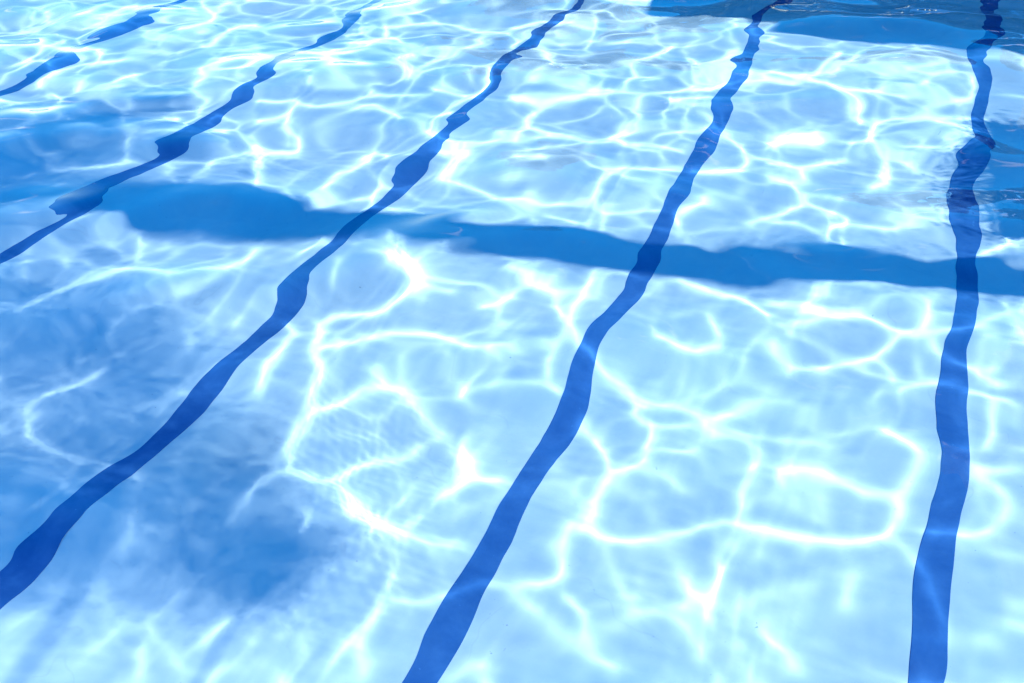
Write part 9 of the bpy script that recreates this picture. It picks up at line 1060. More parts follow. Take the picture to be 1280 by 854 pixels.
0,-1,1,0,0,1,1733,-2,6,1,-2,0,-1,2,-1,0,4,1,0,-3,-2,0,-2,-1,0,-1,0,0,1,1,0,1,1,0,0,1,1041,-1,1705,-1,1035,4,2,-2,0,0,-1,2,0,-2,-1,
0,3,2,0,-1,1003,1,-1,1,0,1,-1,1,1708,1,1017,-2,6,1,-2,0,-1,2,-1,0,4,1,0,-3,-2,0,-2,-1,0,-1,1003,1,0,1,1,0,0,1,1038,-1,0,0,-1,1719,
1,0,0,-1,1035,4,2,-2,0,0,-1,2,1,-2,-1,0,3,2,-1,-2,1003,1,1004,-1,1,1717,-2,6,1,-2,0,-1,2,-1,0,4,1,0,-3,-2,0,-2,-1,0,-1,1003,1,0,1,
1,0,0,1,1041,-1,1752,4,2,-2,0,0,-1,2,1,-2,-1,0,3,3,-1,-2,1003,1,0,1,0,1,-1,1,1726,-2,6,1,-2,0,-1,2,-1,0,4,0,0,-3,-2,0,-2,-1,0,-1,
1003,1,0,1,1,1044,-1,1725,1,0,0,-1,1035,4,2,-2,0,0,-1,2,1,-2,-1,0,3,2,-1,-2,1003,1,0,1,0,0,-1,1,1745,-2,5,1,-2,0,-1,2,-1,0,4,1,0,
-3,-2,0,-2,-1,0,-1,1003,1,0,1,1,0,0,1,1041,-1,1707,1,1044,4,2,-2,0,0,-1,2,1,-2,-1,0,3,2,-1,-2,1003,1,0,1,0,0,-1,1,0,0,1,1729,1,1019,
-2,6,1,-2,0,-1,2,-1,0,3,1,0,-3,-2,0,-2,-1,0,-1,1003,1,0,1,1,1042,-1,0,-1,1715,1,0,0,-1,1036,4,2,-2,0,0,-1,2,1,-2,-1,0,3,3,0,-2,
1003,1,-1,1003,-1,1,1742,-2,5,1,-2,0,-1,2,-1,0,3,1,0,-3,-2,0,-2,-1,0,-1,1003,1,0,1,1,0,0,1,1039,-1,0,-1,1721,-1,1036,3,2,-2,0,0,-1,2,
1,-2,-1,0,3,2,-1,-1,1003,1,1004,-1,1,1732,1,1019,-2,5,1,-2,0,-1,2,-1,0,3,1,0,-3,-2,0,-2,-1,0,-1,1003,1,0,1,1,1045,-1,1005,-1,1732,-1,
1037,3,2,-2,0,0,-1,2,1,-2,-1,0,3,3,0,-2,0,0,-1,1,0,1,0,0,-1,1,0,0,1,1742,-2,5,1,-2,0,-1,2,-1,0,3,1,0,-3,-2,0,-2,-1,0,-1,1003,1,0,
1,1,0,0,1,1042,-1,1734,-1,1037,3,2,-2,0,0,-1,2,1,-2,-1,0,3,2,0,-1,1003,1,-1,0,0,1,-1,1,1744,-2,5,1,-2,0,-1,2,-1,0,3,0,0,-3,-2,0,-2,
-1,0,-1,1003,1,0,1,1,1042,-1,0,0,-1,1737,1,0,0,-1,1037,3,2,-2,0,0,-1,2,1,-2,-1,0,3,3,-1,-2,1003,1,0,1,0,0,-1,1,0,0,1,1754,-2,5,1,
-2,0,-1,2,-1,0,3,1,0,-3,-2,0,-2,-1,0,-1,1003,1,0,1,1,0,0,1,1042,-1,1733,-1,1037,4,2,-2,0,0,-1,2,0,-2,-1,0,3,2,-1,-2,1003,1,0,1,0,0,
-1,1,1763,-2,5,1,-2,0,-1,2,-1,0,3,1,0,-3,-2,0,-2,-1,0,-1,1003,1,0,1,1,1045,-1,1733,1,1040,3,2,-2,0,0,-1,2,0,-2,-1,0,3,2,-1,-1,1003,
1,-1,0,0,1,-1,1,1775,-2,5,1,-2,0,-1,2,-1,0,3,0,0,-3,-2,0,-2,-1,0,-1,1003,1,0,1,1,0,0,1,1775,1,0,0,-1,1037,3,2,-2,0,0,-1,2,1,-2,-1,
0,3,2,-1,-2,1003,1,-1,1003,-1,1,0,0,1,1766,-2,5,1,-2,0,-1,2,-1,0,3,1,0,-3,-2,0,-2,-1,0,-1,1003,1,0,1,1,1045,-1,1782,3,2,-2,0,0,-1,2,
1,-2,-1,0,3,2,0,-1,1003,1,-1,0,0,1,-1,1,1756,1,1019,-2,5,1,-2,0,-1,2,-1,0,3,0,0,-3,-2,0,-2,-1,0,-1,1003,1,0,1,1,1789,1,0,0,-1,1037,
3,2,-2,0,0,-1,2,1,-2,-1,0,3,2,-1,-2,1003,1,0,1,0,0,-1,1,1765,-2,5,1,-2,0,-1,2,-1,0,3,1,0,-3,-2,0,-2,-1,0,-1,1003,1,0,1,1003,1,1042,
-1,1758,-1,1037,3,2,-2,0,0,-1,2,1,-2,-1,0,3,2,0,-1,1003,1,0,1,0,0,-1,1,0,0,1,1751,1,1019,-2,5,1,-2,0,-1,2,-1,0,3,0,0,-3,-2,0,-2,-1,
0,-1,1003,1,0,1,1046,-1,1756,1,0,0,-1,1038,3,2,-2,0,0,-1,2,0,-2,-1,0,3,2,-1,-2,1003,1,1004,-1,1,1787,-1,5,1,-2,0,-1,2,-1,0,3,1,0,-3,
-2,0,-2,-1,0,-1,1003,1,0,1,1,1788,-1,1038,3,2,-1,0,0,-1,2,1,-2,-1,0,3,2,-1,-2,1003,1,0,1,0,0,-1,1,0,0,1,1792,-1,5,1,-2,0,-1,2,-1,0,
3,1,0,-3,-2,0,-2,-1,0,-1,1003,1,0,1,1003,1,1042,-1,1755,-1,1038,3,2,-2,0,0,-1,2,0,-2,-1,0,3,2,0,-1,1003,1,-1,1003,-1,1,1781,-2,5,1,-2,
0,-1,2,-1,0,3,1,0,-3,-2,0,-2,-1,0,-1,1003,1,0,1,1,1045,-1,1777,1,1041,3,2,-2,0,0,-1,2,0,-2,-1,0,3,2,0,-1,1003,1,1003,1,-1,1,0,0,1,
1764,-1,5,1,-2,0,-1,2,-1,0,3,1,0,-3,-2,0,-2,-1,0,-1,1003,1,0,1,1046,-1,1793,-1,1038,3,2,-2,0,0,-1,2,1,-2,-1,0,3,2,-1,-2,1003,1,1004,
-1,1,1776,-1,5,1,-2,0,-1,2,-1,0,3,0,0,-3,-2,0,-2,-1,0,-1,1003,1,0,1,1,1045,-1,1812,3,1,-2,0,0,-1,2,0,-2,-1,0,3,2,0,-1,1003,1,1004,
-1,1,1781,-1,5,1,-2,0,-1,2,-1,0,3,1,0,-3,-2,0,-2,-1,0,-1,1003,1,0,1,1,1826,-1,1038,3,2,-2,0,0,-1,2,0,-2,-1,0,3,2,-1,-2,0,1,0,1,0,
1,0,0,-1,1,1807,-1,5,1,-2,0,-1,2,-1,0,3,0,0,-3,-2,0,-2,-1,0,-1,1003,1,0,1,1046,-1,1767,-1,1038,3,2,-2,0,0,-1,2,0,-2,-1,0,3,2,0,-1,
1003,1,-1,0,0,1,-1,1,1808,-1,5,1,-2,0,-1,2,-1,0,3,0,0,-3,-2,0,-2,-1,0,-1,1003,1,0,1,1,1833,1,1042,3,2,-2,0,0,-1,2,0,-2,-1,0,3,2,0,
-1,1003,1,1004,-1,1,1788,-1,5,1,-2,0,-1,2,-1,0,3,1,0,-3,-2,0,-2,-1,0,-1,1003,1,0,1,1047,-1,1793,1,0,0,-1,1039,3,2,-1,0,0,-1,2,0,-2,
-1,0,3,2,0,-1,1003,1,0,1,0,0,-1,1,0,0,1,1790,-1,5,1,-2,0,-1,2,-1,0,3,0,0,-3,-2,0,-2,-1,0,-1,1003,1,0,1,1,1046,-1,1838,3,1,-2,0,0,
-1,2,0,-2,-1,0,3,2,0,-1,1003,1,-1,0,0,1,-1,1,1808,-1,5,1,-2,0,-1,2,-1,0,3,1,0,-3,-2,0,-2,-1,0,-1,1003,1,0,1,1,1825,-1,1039,3,1,-2,
0,0,-1,2,1,-2,-1,0,3,2,0,-1,1003,1,0,1,0,0,-1,1,1027,-1,1795,-1,5,1,-2,0,-1,2,-1,0,3,0,0,-3,-2,0,-2,-1,0,-1,1003,1,0,1,1047,-1,1814,
3,1,-2,0,0,-1,2,1,-1,-1,0,3,2,-1,-1,1003,1,0,1,0,0,-1,1,1838,-1,5,1,-2,0,-1,2,-1,0,3,0,0,-3,-2,0,-2,-1,0,-1,1003,1,0,1,1877,3,1,
-1,0,0,-1,2,0,-2,-1,0,3,2,0,-1,1003,1,0,1,0,0,-1,1,1818,-1,5,1,-2,0,-1,2,-1,0,3,0,0,-3,-2,0,-2,-1,0,-1,1003,1,0,1,1,1879,3,2,-1,0,
0,-1,2,0,-2,-1,0,3,2,0,-2,1003,1,0,1,0,0,-1,1,0,0,1,1810,-1,5,1,-2,0,-1,2,-1,0,3,0,0,-3,-2,0,-2,-1,0,-1,1003,1,0,1,1047,-1,1821,-1,
1040,3,1,-1,0,0,-1,2,0,-2,-1,0,3,2,0,-1,1003,1,-1,0,0,1,-1,1,1812,-1,5,1,-2,0,-1,2,-1,0,3,0,0,-3,-2,0,-1,-1,0,-1,1003,1,0,1,1003,1,
1890,3,1,-2,0,0,-1,2,0,-2,-1,0,3,2,0,-1,1003,1,1004,-1,1,1839,-1,5,1,-2,0,-1,2,-1,0,3,1,0,-3,-2,0,-2,-1,0,-1,1003,1,0,1,1047,-1,1799,
-1,1040,3,1,-1,0,0,-1,2,0,-1,-1,0,3,2,-1,-1,1003,1,0,1,0,0,-1,1,1834,-1,4,1,-2,0,-1,2,-1,0,3,0,0,-3,-2,0,-2,-1,0,-1,1003,1,0,1,
1003,1,1043,-1,1845,3,1,-2,0,0,-1,2,0,-1,-1,0,3,2,-1,-1,1003,1,1004,-1,1,1832,-1,5,1,-2,0,-1,2,-1,0,3,0,0,-3,-2,0,-2,-1,0,-1,1003,1,
0,1,1,1911,3,1,-1,0,0,-1,2,0,-2,-1,0,3,2,-1,-1,1003,1,0,1,0,0,-1,1,1842,-1,4,1,-2,0,-1,2,-1,0,3,0,0,-3,-2,0,-2,-1,0,-1,1003,1,0,1,
1047,-1,1808,-1,1040,3,1,-1,0,0,-1,2,1,-1,-1,0,3,2,-1,-1,1003,1,1004,-1,1,1840,-1,4,1,-2,0,-1,2,-1,0,3,0,0,-3,-1,0,-2,-1,0,-1,1003,1,
0,1,1906,3,1,-1,0,0,-1,2,0,-2,-1,0,3,2,0,-1,1003,1,0,1,0,0,-1,1,0,0,1,1840,-1,4,1,-2,0,-1,1,-1,0,3,0,0,-2,-1,0,-2,-1,0,-1,1003,1,
0,1,1865,-1,1040,3,1,-2,0,0,-1,2,1,-1,-1,0,2,2,0,-1,1003,1,1003,1,-1,1,1840,-1,4,1,-2,0,-1,2,-1,0,3,0,0,-3,-1,0,-2,-1,0,-1,1003,1,0,
1,1047,-1,1876,3,1,-1,1003,2,0,-2,-1,0,2,2,0,-1,1003,1,1004,-1,1,1853,-1,4,1,-2,0,-1,2,-1,0,3,1,0,-2,-2,0,-2,-1,0,-1,1003,1,0,1,1048,
-1,1826,-1,1042,3,1,-1,0,0,-1,2,1,-1,-1,0,2,2,0,-1,1003,1,0,1,0,0,-1,1,1857,-1,4,1,-2,0,-1,1,-1,0,3,0,0,-3,-1,0,-1,-1,0,-1,1003,1,
0,1,1048,-1,1881,3,1,-1,0,0,-1,2,0,-1,-1,0,3,2,-1,-1,1003,1,1004,-1,1,1857,-1,4,1,-2,0,-1,2,-1,0,3,0,0,-2,-2,0,-1,-1,0,-1,1003,1,0,
1,1921,3,1,-1,0,0,-1,1,0,-1,-1,0,2,2,0,-1,1003,1,1004,-1,1,1844,-1,4,1,-2,0,-1,1,-1,0,3,0,0,-2,-1,0,-1,-1,0,-1,1003,1,0,1,1939,3,1,
-1,0,0,-1,1,0,-1,-1,0,2,2,0,-1,1003,1,1004,-1,1,1857,-1,4,1,-2,0,-1,1,-1,0,3,0,0,-3,-1,0,-1,-1,0,-1,1003,1,1902,-1,1042,3,1,-1,0,0,
-1,2,0,-1,-1,0,2,2,0,-1,1003,1,1004,-1,1,1852,-1,4,1,-2,0,-1,1,-1,0,3,0,0,-2,-1,0,-1,-1,0,-1,1003,1,0,1,1935,3,1,-1,1003,1,0,-1,-1,
0,2,2,0,-1,1003,1,0,1,0,0,-1,1,1877,-1,4,1,-2,0,-1,1,-1,0,3,0,0,-2,-1,0,-1,-1,0,-1,1003,1,0,1,1048,-1,1871,3,1,-1,0,0,-1,2,1,-1,-1,
0,2,2,0,-1,1003,1,1004,-1,1,1875,-1,4,1,-1,0,-1,1,-1,0,3,0,0,-2,-1,0,-1,-1,0,-1,1003,1,0,1,1939,2,1,-1,1003,2,0,-2,-1,0,2,2,0,-1,
1003,1,0,1,0,0,-1,1,1889,-1,4,1,-2,0,-1,1,-1,0,3,0,0,-2,-1,0,-1,-1,0,-1,1003,1,0,1,1048,-1,1893,3,1,-1,0,0,-1,2,0,-1,-1,0,2,2,0,-1,
1003,1,1004,-1,1,1861,-1,4,1,-2,0,-1,1,-1,0,3,0,0,-2,-1,0,-1,-1,0,-1,1003,1,0,1,1951,3,1,-1,0,0,-1,1,0,-1,-1,0,2,2,0,-1,1003,1,1004,
-1,1,1896,-1,4,1,-2,0,-1,1,-1,0,2,0,0,-2,-1,0,-1,-1,0,-1,1003,1,0,1,1947,2,1,-1,0,0,-1,2,0,-1,-1,0,2,2,0,-1,1003,1,1004,-1,1,1877,
-1,4,1,-2,0,-1,1,-1,0,2,0,0,-2,-1,0,-1,-1,0,-1,1003,1,0,1,1934,2,1,-1,0,0,-1,2,0,-1,-1,0,2,2,0,-1,1003,1,1004,-1,1,1919,-1,4,1,-1,
0,-1,1,-1,0,2,0,0,-2,-1,0,-1,-1,0,-1,1003,1,1949,2,1,-1,1003,1,0,-1,-1,0,2,2,0,-1,1003,1,1004,-1,1,1883,-1,4,1,-2,0,-1,1,-1,0,2,0,0,
-2,-1,0,-1,-1,0,-1,1003,1,0,1,1966,2,1,-1,0,0,-1,1,0,-1,-1,0,2,2,0,-1,1003,1,1004,-1,1,1881,-1,4,1,-1,0,-1,1,-1,0,2,0,0,-2,-1,0,-1,
-1,0,-1,1003,1,0,1,1985,2,1,-1,0,0,-1,1,1,-1,-1,0,2,2,-1,-1,1003,1,1004,-1,1,1890,-1,4,1,-2,0,-1,1,-1,0,2,0,0,-2,-1,0,-1,-1,0,-1,
1003,1,0,1,1957,2,1,-1,0,0,-1,1,0,-1,-1,0,2,2,0,-1,1003,1,1004,-1,1,1883,-1,4,1,-1,0,-1,1,-1,0,2,0,0,-2,-1,0,-1,-1,0,-1,1003,1,0,1,
1999,2,1,-1,0,0,-1,1,0,-1,-1,0,2,1,0,-1,1003,1,1004,-1,1,1900,-1,4,1,-1,0,-1,1,-1,0,2,0,0,-2,-1,0,-1,-1,0,-1,1003,1,0,1,1963,2,1,-1,
1003,1,0,-1,-1,0,2,2,0,-1,1003,1,1005,1,1898,-1,3,1,-1,0,-1,1,0,0,2,0,0,-2,-1,0,-1,-1,0,-1,1003,1,1981,2,1,-1,1003,1,0,-1,-1,0,2,2,
0,-1,1003,1,1004,-1,1,1910,-1,3,1,-1,0,-1,1,-1,0,2,0,0,-2,-1,0,-1,-1,0,-1,1003,1,0,1,1978,2,1,-1,0,0,-1,1,0,-1,-1,0,2,2,0,-1,1008,
-1,1,1913,-1,3,1,-1,0,-1,1,-1,0,2,0,0,-2,-1,0,-1,-1,0,-1,1003,1,1998,2,1,-1,1003,1,0,-1,-1,0,2,2,0,-1,1003,1,1004,-1,1,1904,-1,3,1,
-1,0,-1,1,-1,0,2,0,0,-2,-1,0,-1,-1,0,-1,1003,1,1992,2,1,-1,0,0,-1,1,0,-1,-1,0,2,1,0,-1,1003,1,1004,-1,1,1903,-1,3,1,-1,0,-1,1,-1,0,
2,0,0,-2,-1,0,-1,-1,0,-1,1003,1,0,1,1998,2,1,-1,1003,1,0,-1,-1,0,2,1,0,-1,1003,1,1005,1,1922,-1,3,1,-1,0,-1,1,-1,0,2,0,0,-2,-1,0,-1,
-1,0,-1,1003,1,1983,2,1,-1,0,0,-1,1,0,-1,-1,0,2,2,0,-1,1003,1,1004,-1,1935,-1,3,1,-1,0,-1,1,0,0,2,0,0,-2,-1,0,-1,-1,0,-1,1003,1,0,1,
1998,2,1,-1,1003,1,0,-1,-1,0,2,1,0,-1,1003,1,1005,1,1926,-1,3,1,-1,0,-1,1,-1,0,2,0,0,-2,-1,0,-1,0,0,-1,1003,1,1997,2,1,-1,1003,1,0,
-1,-1,0,2,1,0,-1,1003,1,1004,-1,1,1930,-1,3,1,-1,0,-1,1,0,0,2,0,0,-2,-1,0,-1,-1,0,-1,1003,1,0,1,2006,2,1,-1,1003,1,0,-1,-1,0,2,1,0,
-1,1008,-1,1928,-1,3,1,-1,0,0,1,-1,0,2,0,0,-2,-1,0,-1,-1,0,-1,1003,1,2012,2,1,-1,0,0,-1,1,0,-1,-1,0,2,2,0,-1,1009,1,1926,-1,3,1,-1,
0,-1,1,0,0,2,0,0,-2,-1,0,-1,0,0,-1,1003,1,2006,2,1,-1,0,0,-1,1,0,-1,-1,0,2,1,0,-1,1003,1,1004,-1,1,1955,-1,3,1,-1,0,-1,1,0,0,2,0,
0,-2,-1,0,-1,-1,0,-1,1003,1,2012,2,1,-1,1003,1,0,-1,-1,0,2,1,0,-1,1009,1,1940,-1,3,1,-1,0,0,1,-1,0,2,0,0,-2,-1,0,-1,0,0,-1,1003,1,
2005,2,1,-1,1003,1,0,-1,-1,0,2,1,0,-1,1008,-1,1953,-1,3,1,-1,0,-1,1,0,0,2,0,0,-2,-1,0,-1,0,0,-1,1003,1,2022,2,1,-1,1003,1,0,-1,-1,0,
2,1,0,-1,1008,-1,1934,-1,3,1,-1,0,-1,1,0,0,2,0,0,-2,-1,0,-1,0,0,-1,1003,1,2038,2,1,-1,1003,1,0,-1,0,0,2,1,0,-1,1009,1,1944,-1,3,1,
-1,0,-1,1,0,0,2,0,0,-2,-1,0,-1,0,0,-1,2040,2,1,-1,1003,1,0,-1,-1,0,2,1,0,-1,1008,-1,1950,-1,3,1,-1,0,-1,1,-1,0,2,0,0,-2,-1,0,-1,0,
0,-1,1003,1,2008,2,1,-1,1003,1,0,-1,-1,0,2,1,0,-1,1008,-1,1975,-1,3,1,-1,0,0,1,0,0,2,0,0,-1,-1,0,-1,0,0,-1,1003,1,2035,2,1,-1,1003,1,
0,-1,0,0,1,1,0,-1,1009,1,1963,-1,3,1,-1,0,-1,1,0,0,2,0,0,-1,-1,0,-1,0,0,-1,1003,1,2041,2,1,-1,1003,1,0,-1,-1,0,1,1,0,-1,1009,1,1951,
-1,2,1,-1,0,0,1,0,0,2,0,0,-2,-1,0,-1,0,0,-1,1003,1,2060,1,1,-1,1003,1,0,-1,-1,0,1,1,0,-1,1955,-1,2,1,-1,0,0,1,0,0,2,0,0,-1,-1,0,
-1,0,0,-1,2067,2,1,-1,1003,1,0,-1,-1,0,1,1,0,-1,1008,-1,1953,-1,2,1,-1,0,0,1,0,0,1,0,0,-1,-1,0,-1,1006,1,2043,2,1,-1,1003,1,0,-1,0,
0,1,1,0,-1,1993,-1,2,1,-1,0,0,1,0,0,1,0,0,-1,-1,0,-1,0,0,-1,2036,1,1,-1,1003,1,0,-1,0,0,1,1,0,-1,1009,1,1985,-1,2,1,-1,0,0,1,0,0,
1,0,0,-1,-1,0,-1,0,0,-1,2063,1,1,-1,1003,1,0,-1,-1,0,1,1,0,-1,1008,-1,1982,-1,2,1,-1,0,-1,1,0,0,1,0,0,-1,-1,0,-1,1006,1,2050,1,1,-1,
1003,1,0,-1,0,0,1,1,1983,-1,2,1,-1,0,0,1,0,0,1,0,0,-1,-1,0,-1,0,0,-1,2061,1,1,-1,1003,1,0,-1,-1,0,1,1,0,-1,1003,1,2000,-1,2,1,-1,0,
0,1,0,0,1,0,0,-1,-1,0,-1,2074,1,1,-1,1003,1,0,-1,-1,0,1,1,0,-1,2005,-1,2,1,-1,0,0,1,0,0,1,0,0,-1,-1,0,-1,1006,1,2053,1,1,-1,1003,1,
0,-1,-1,0,1,1,0,-1,2006,-1,2,0,-1,0,0,1,0,0,1,0,0,-1,-1,0,-1,0,0,-1,2063,1,1,-1,1003,1,0,-1,0,0,1,1,0,-1,2002,2,0,-1,0,0,1,0,0,1,
0,0,-1,-1,0,-1,2077,1,1,-1,1003,1,0,-1,0,0,1,1,2011,-1,2,1,-1,0,0,1,0,0,1,0,0,-1,-1,0,-1,2088,1,0,-1,1003,1,0,-1,-1,0,1,1,2005,-1,
2,1,-1,0,0,1,0,0,1,0,0,-1,-1,0,-1,2085,1,1005,1,0,-1,-1,0,1,1,1010,-1,2017,2,0,-1,0,0,1,0,0,1,0,0,-1,-1,0,-1,2092,1,0,-1,1003,1,0,
-1,0,0,1,1,2014,-1,2,0,-1,0,0,1,0,0,1,0,0,-1,-1,0,-1
]
def wave_field(xs, ys):
    v = []
    for k in WAVES: v += [0] * (k - 1000) if k > 999 else [k]
    A, B = np.meshgrid(np.arange(WM), np.arange(WM), indexing='ij')
    order = np.lexsort((A.ravel(), np.hypot(A, B).astype(int).ravel()))
    q = np.zeros(WM * WM); q[order[:len(v)]] = v; q = q.reshape(WM, WM)
    a = np.arange(WM) * np.pi / WS
    c = q * WSTEP / (a[:, None] ** 2 + a[None] ** 2 + 20)
    Cx = np.cos(np.outer(a, xs - WX)); Cy = np.cos(np.outer(a, ys - WY))
    Z = Cy.T @ c @ Cx
    return Z

def graded(a, b, d0, d1, focus, reach):
    """positions from a to b, spaced d0 near focus and d1 beyond its reach"""
    out = [a]
    while out[-1] < b:
        t = min(1.0, max(0.0, abs(out[-1] - focus) - reach * .4) / reach)
        out.append(out[-1] + d0 + (d1 - d0) * t)
    out = np.array(out); return a + (out - a) * (b - a) / (out[-1] - a)

xs = graded(PX0, PX1, .012, .012 * 1.6, -1.0, 4.5)
ys = graded(PY0, PY1, .012, .012 * 1.7, 2.8, 4.5)
Z = wave_field(xs, ys)
X, Y = np.meshgrid(xs, ys)
rng = np.random.default_rng(11)
# short wind ripples in a few patches
for cx, cy, rad, lam, slope in ((-1.7, 3.9, .42, .055, .022), (-1.35, 3.45, .36, .045, .02), (-1.25, 3.0, .36, .05, .022), (-1.0, 3.2, .3, .06, .016), (-3.1, 3.4, .5, .07, .012), (-2.4, 2.3, .5, .08, .010), (.1, 3.1, .5, .09, .008), (-.3, 4.4, .6, .08, .010)):
    g = np.exp(-((X - cx) ** 2 + (Y - cy) ** 2) / rad ** 2)
    for k in range(7):
        a = rng.normal(1.2, .45); l = lam * rng.uniform(.75, 1.5); kk = 2 * np.pi / l
        Z += g * slope / kk * .06 * np.cos(kk * (X * np.cos(a) + Y * np.sin(a)) + rng.uniform(0, 6.28))
wm, wnt, wb = new_mat('pool_water')
wnt.nodes.remove(wb)
gl = N(wnt, 'ShaderNodeBsdfGlass'); gl.inputs['IOR'].default_value = 1.333; gl.inputs['Roughness'].default_value = 0.0
gl.inputs['Color'].default_value = (0.985, 0.995, 1.0, 1)
wnt.links.new(gl.outputs[0], wnt.nodes['Material Output'].inputs['Surface'])
water = link('water', grid_mesh('water', xs, ys, Z), wm, kind='structure')
water.cycles.is_caustics_caster = True
water.visible_shadow = True

# floor: painted plaster, blotchy in places, with hairline cracks and specks
fm, fnt, fb = new_mat('pool_floor_paint')
def noise(nt, src, scale, detail=4, rough=.55, dist=0.0):
    n = N(nt, 'ShaderNodeTexNoise'); n.inputs['Scale'].default_value = scale; n.inputs['Detail'].default_value = detail
    n.inputs['Roughness'].default_value = rough; n.inputs['Distortion'].default_value = dist
    nt.links.new(src, n.inputs['Vector']); return n.outputs[0]
def ramp(nt, src, p0, c0, p1, c1):
    r = N(nt, 'ShaderNodeValToRGB'); e = r.color_ramp.elements
    e[0].position, e[1].position = p0, p1; e[0].color = (*c0, 1); e[1].color = (*c1, 1)
    nt.links.new(src, r.inputs[0]); return r.outputs[0]
def mixc(nt, fac, a, b, mode='MIX'):
    m = N(nt, 'ShaderNodeMix'); m.data_type = 'RGBA'; m.blend_type = mode
    for k, s in ((0, fac), (6, a), (7, b)):
        if hasattr(s, 'is_output'): nt.links.new(s, m.inputs[k])
        else: m.inputs[k].default_value = s
    return m.outputs[2]
tc = N(fnt, 'ShaderNodeTexCoord'); pos = tc.outputs['Object']
base = ramp(fnt, noise(fnt, pos, 0.9, 8, .6), .35, (.485, .76, .88), .68, (.525, .785, .90))
grime = ramp(fnt, noise(fnt, pos, 7, 6, .65), .42, (.90, .94, .97), .62, (1, 1, 1))          # trowel marks and scale
c = mixc(fnt, .8, base, grime, 'MULTIPLY')
specks = ramp(fnt, noise(fnt, pos, 42, 2, .5), .20, (.45, .52, .60), .245, (1, 1, 1))          # grit
c = mixc(fnt, .75, c, specks, 'MULTIPLY')
wave = noise(fnt, pos, .8, 4, .5, .2)
m1 = N(fnt, 'ShaderNodeMath', operation='SUBTRACT'); m1.inputs[1].default_value = .5; fnt.links.new(wave, m1.inputs[0])
m2 = N(fnt, 'ShaderNodeMath', operation='ABSOLUTE'); fnt.links.new(m1.outputs[0], m2.inputs[0])
crack = ramp(fnt, m2.outputs[0], .0, (1, 1, 1), .0011, (0, 0, 0))                              # hairline cracks, only here and there
patch = ramp(fnt, noise(fnt, pos, 2.3, 3), .50, (0, 0, 0), .60, (1, 1, 1))
cf = N(fnt, 'ShaderNodeMath', operation='MULTIPLY'); fnt.links.new(crack, cf.inputs[0]); fnt.links.new(patch, cf.inputs[1])
cf2 = N(fnt, 'ShaderNodeMath', operation='MULTIPLY'); cf2.inputs[1].default_value = .15; fnt.links.new(cf.outputs[0], cf2.inputs[0])
c = mixc(fnt, cf2.outputs[0], c, (.22, .36, .52, 1))
fnt.links.new(c, fb.inputs['Base Color'])
fb.inputs['Roughness'].default_value = .75; fb.inputs['Specular IOR Level'].default_value = 0.05
fl = link('pool_floor', grid_mesh('pool_floor', np.linspace(PX0, PX1, 60), np.linspace(PY0, PY1, 60), np.full((60, 60), -DEPTH)), fm, kind='structure')
fl.cycles.is_caustics_receiver = True

# walls of the basin: concrete slabs 0.3 m thick, butted at the corners
wallm = mottled('pool_wall_paint', (.26, .55, .80), (.30, .60, .84), 1.3, .5)
def basin(name, b):
    o = box(name, b, wallm, kind='structure'); o.cycles.is_caustics_receiver = True
zt = 0.12
basin('pool_wall', (PX0 - .3, PX0, PY0, PY1, -DEPTH - .3, zt))
basin('pool_wall', (PX1, PX1 + .3, PY0, PY1, -DEPTH - .3, zt))
basin('pool_wall', (PX0 - .3, PX1 + .3, PY0 - .3, PY0, -DEPTH - .3, zt))
basin('pool_wall', (PX0 - .3, PX1 + .3, PY1, PY1 + .3, -DEPTH - .3, zt))

# lane lines: thin strips of dark blue tile bedded on the floor
lm, lnt, lb = new_mat('lane_line_tile')
ltc = N(lnt, 'ShaderNodeTexCoord')
lc = ramp(lnt, noise(lnt, ltc.outputs['Object'], 5, 7, .65), .35, (.022, .13, .42), .68, (.042, .185, .51))
lc = mixc(lnt, .7, lc, ramp(lnt, noise(lnt, ltc.outputs['Object'], 38, 2), .22, (1.9, 1.6, 1.3), .27, (1, 1, 1)), 'MULTIPLY')
lnt.links.new(lc, lb.inputs['Base Color']); lb.inputs['Roughness'].default_value = .6; lb.inputs['Specular IOR Level'].default_value = .05
HW = 0.07
LABELS = ['dark blue lane line farthest left, short and wavy across the top left corner',
          'dark blue lane line second from the left, meeting the left edge halfway up',
          'long dark blue lane line third from the left, starting near the bottom left corner',
          'dark blue lane line fourth from the left, slanting up from the bottom centre',
          'dark blue lane line farthest right, rising almost upright and wriggling']
for i in range(5):
    x = -1.4482 + 2.0 * (i - 3)
    yy = np.linspace(PY0 + .25, PY1 - .4, 120)
    r = np.random.default_rng(i)
    bm = bmesh.new(); prev = None
    for y in yy:
        row = [bm.verts.new((x + s * HW + r.normal(0, .0012), y, -DEPTH + z)) for s, z in ((-1, 0.0005), (-.985, .004), (.985, .004), (1, 0.0005))]
        if prev:
            for k in range(3): bm.faces.new((prev[k], prev[k + 1], row[k + 1], row[k]))
        prev = row
    me = bpy.data.meshes.new('lane_line'); bm.to_mesh(me); bm.free()
    o = link('lane_line', me, lm, label=LABELS[i], category='lane line', group='dark lane lines on the pool floor')
    o.cycles.is_caustics_receiver = True

# deck round the pool, four slabs of pale concrete
dm = mottled('deck_concrete', (.42, .41, .38), (.52, .50, .46), 2.0, .8, bump=.2)
for b in ((-60, 60, -60, PY0 - .3, -.3, .12), (-60, 60, PY1 + .3, 90, -.3, .12), (-60, PX0 - .3, PY0 - .3, PY1 + .3, -.3, .12), (PX1 + .3, 60, PY0 - .3, PY1 + .3, -.3, .12)):
    box('pool_deck', b, dm, kind='structure')

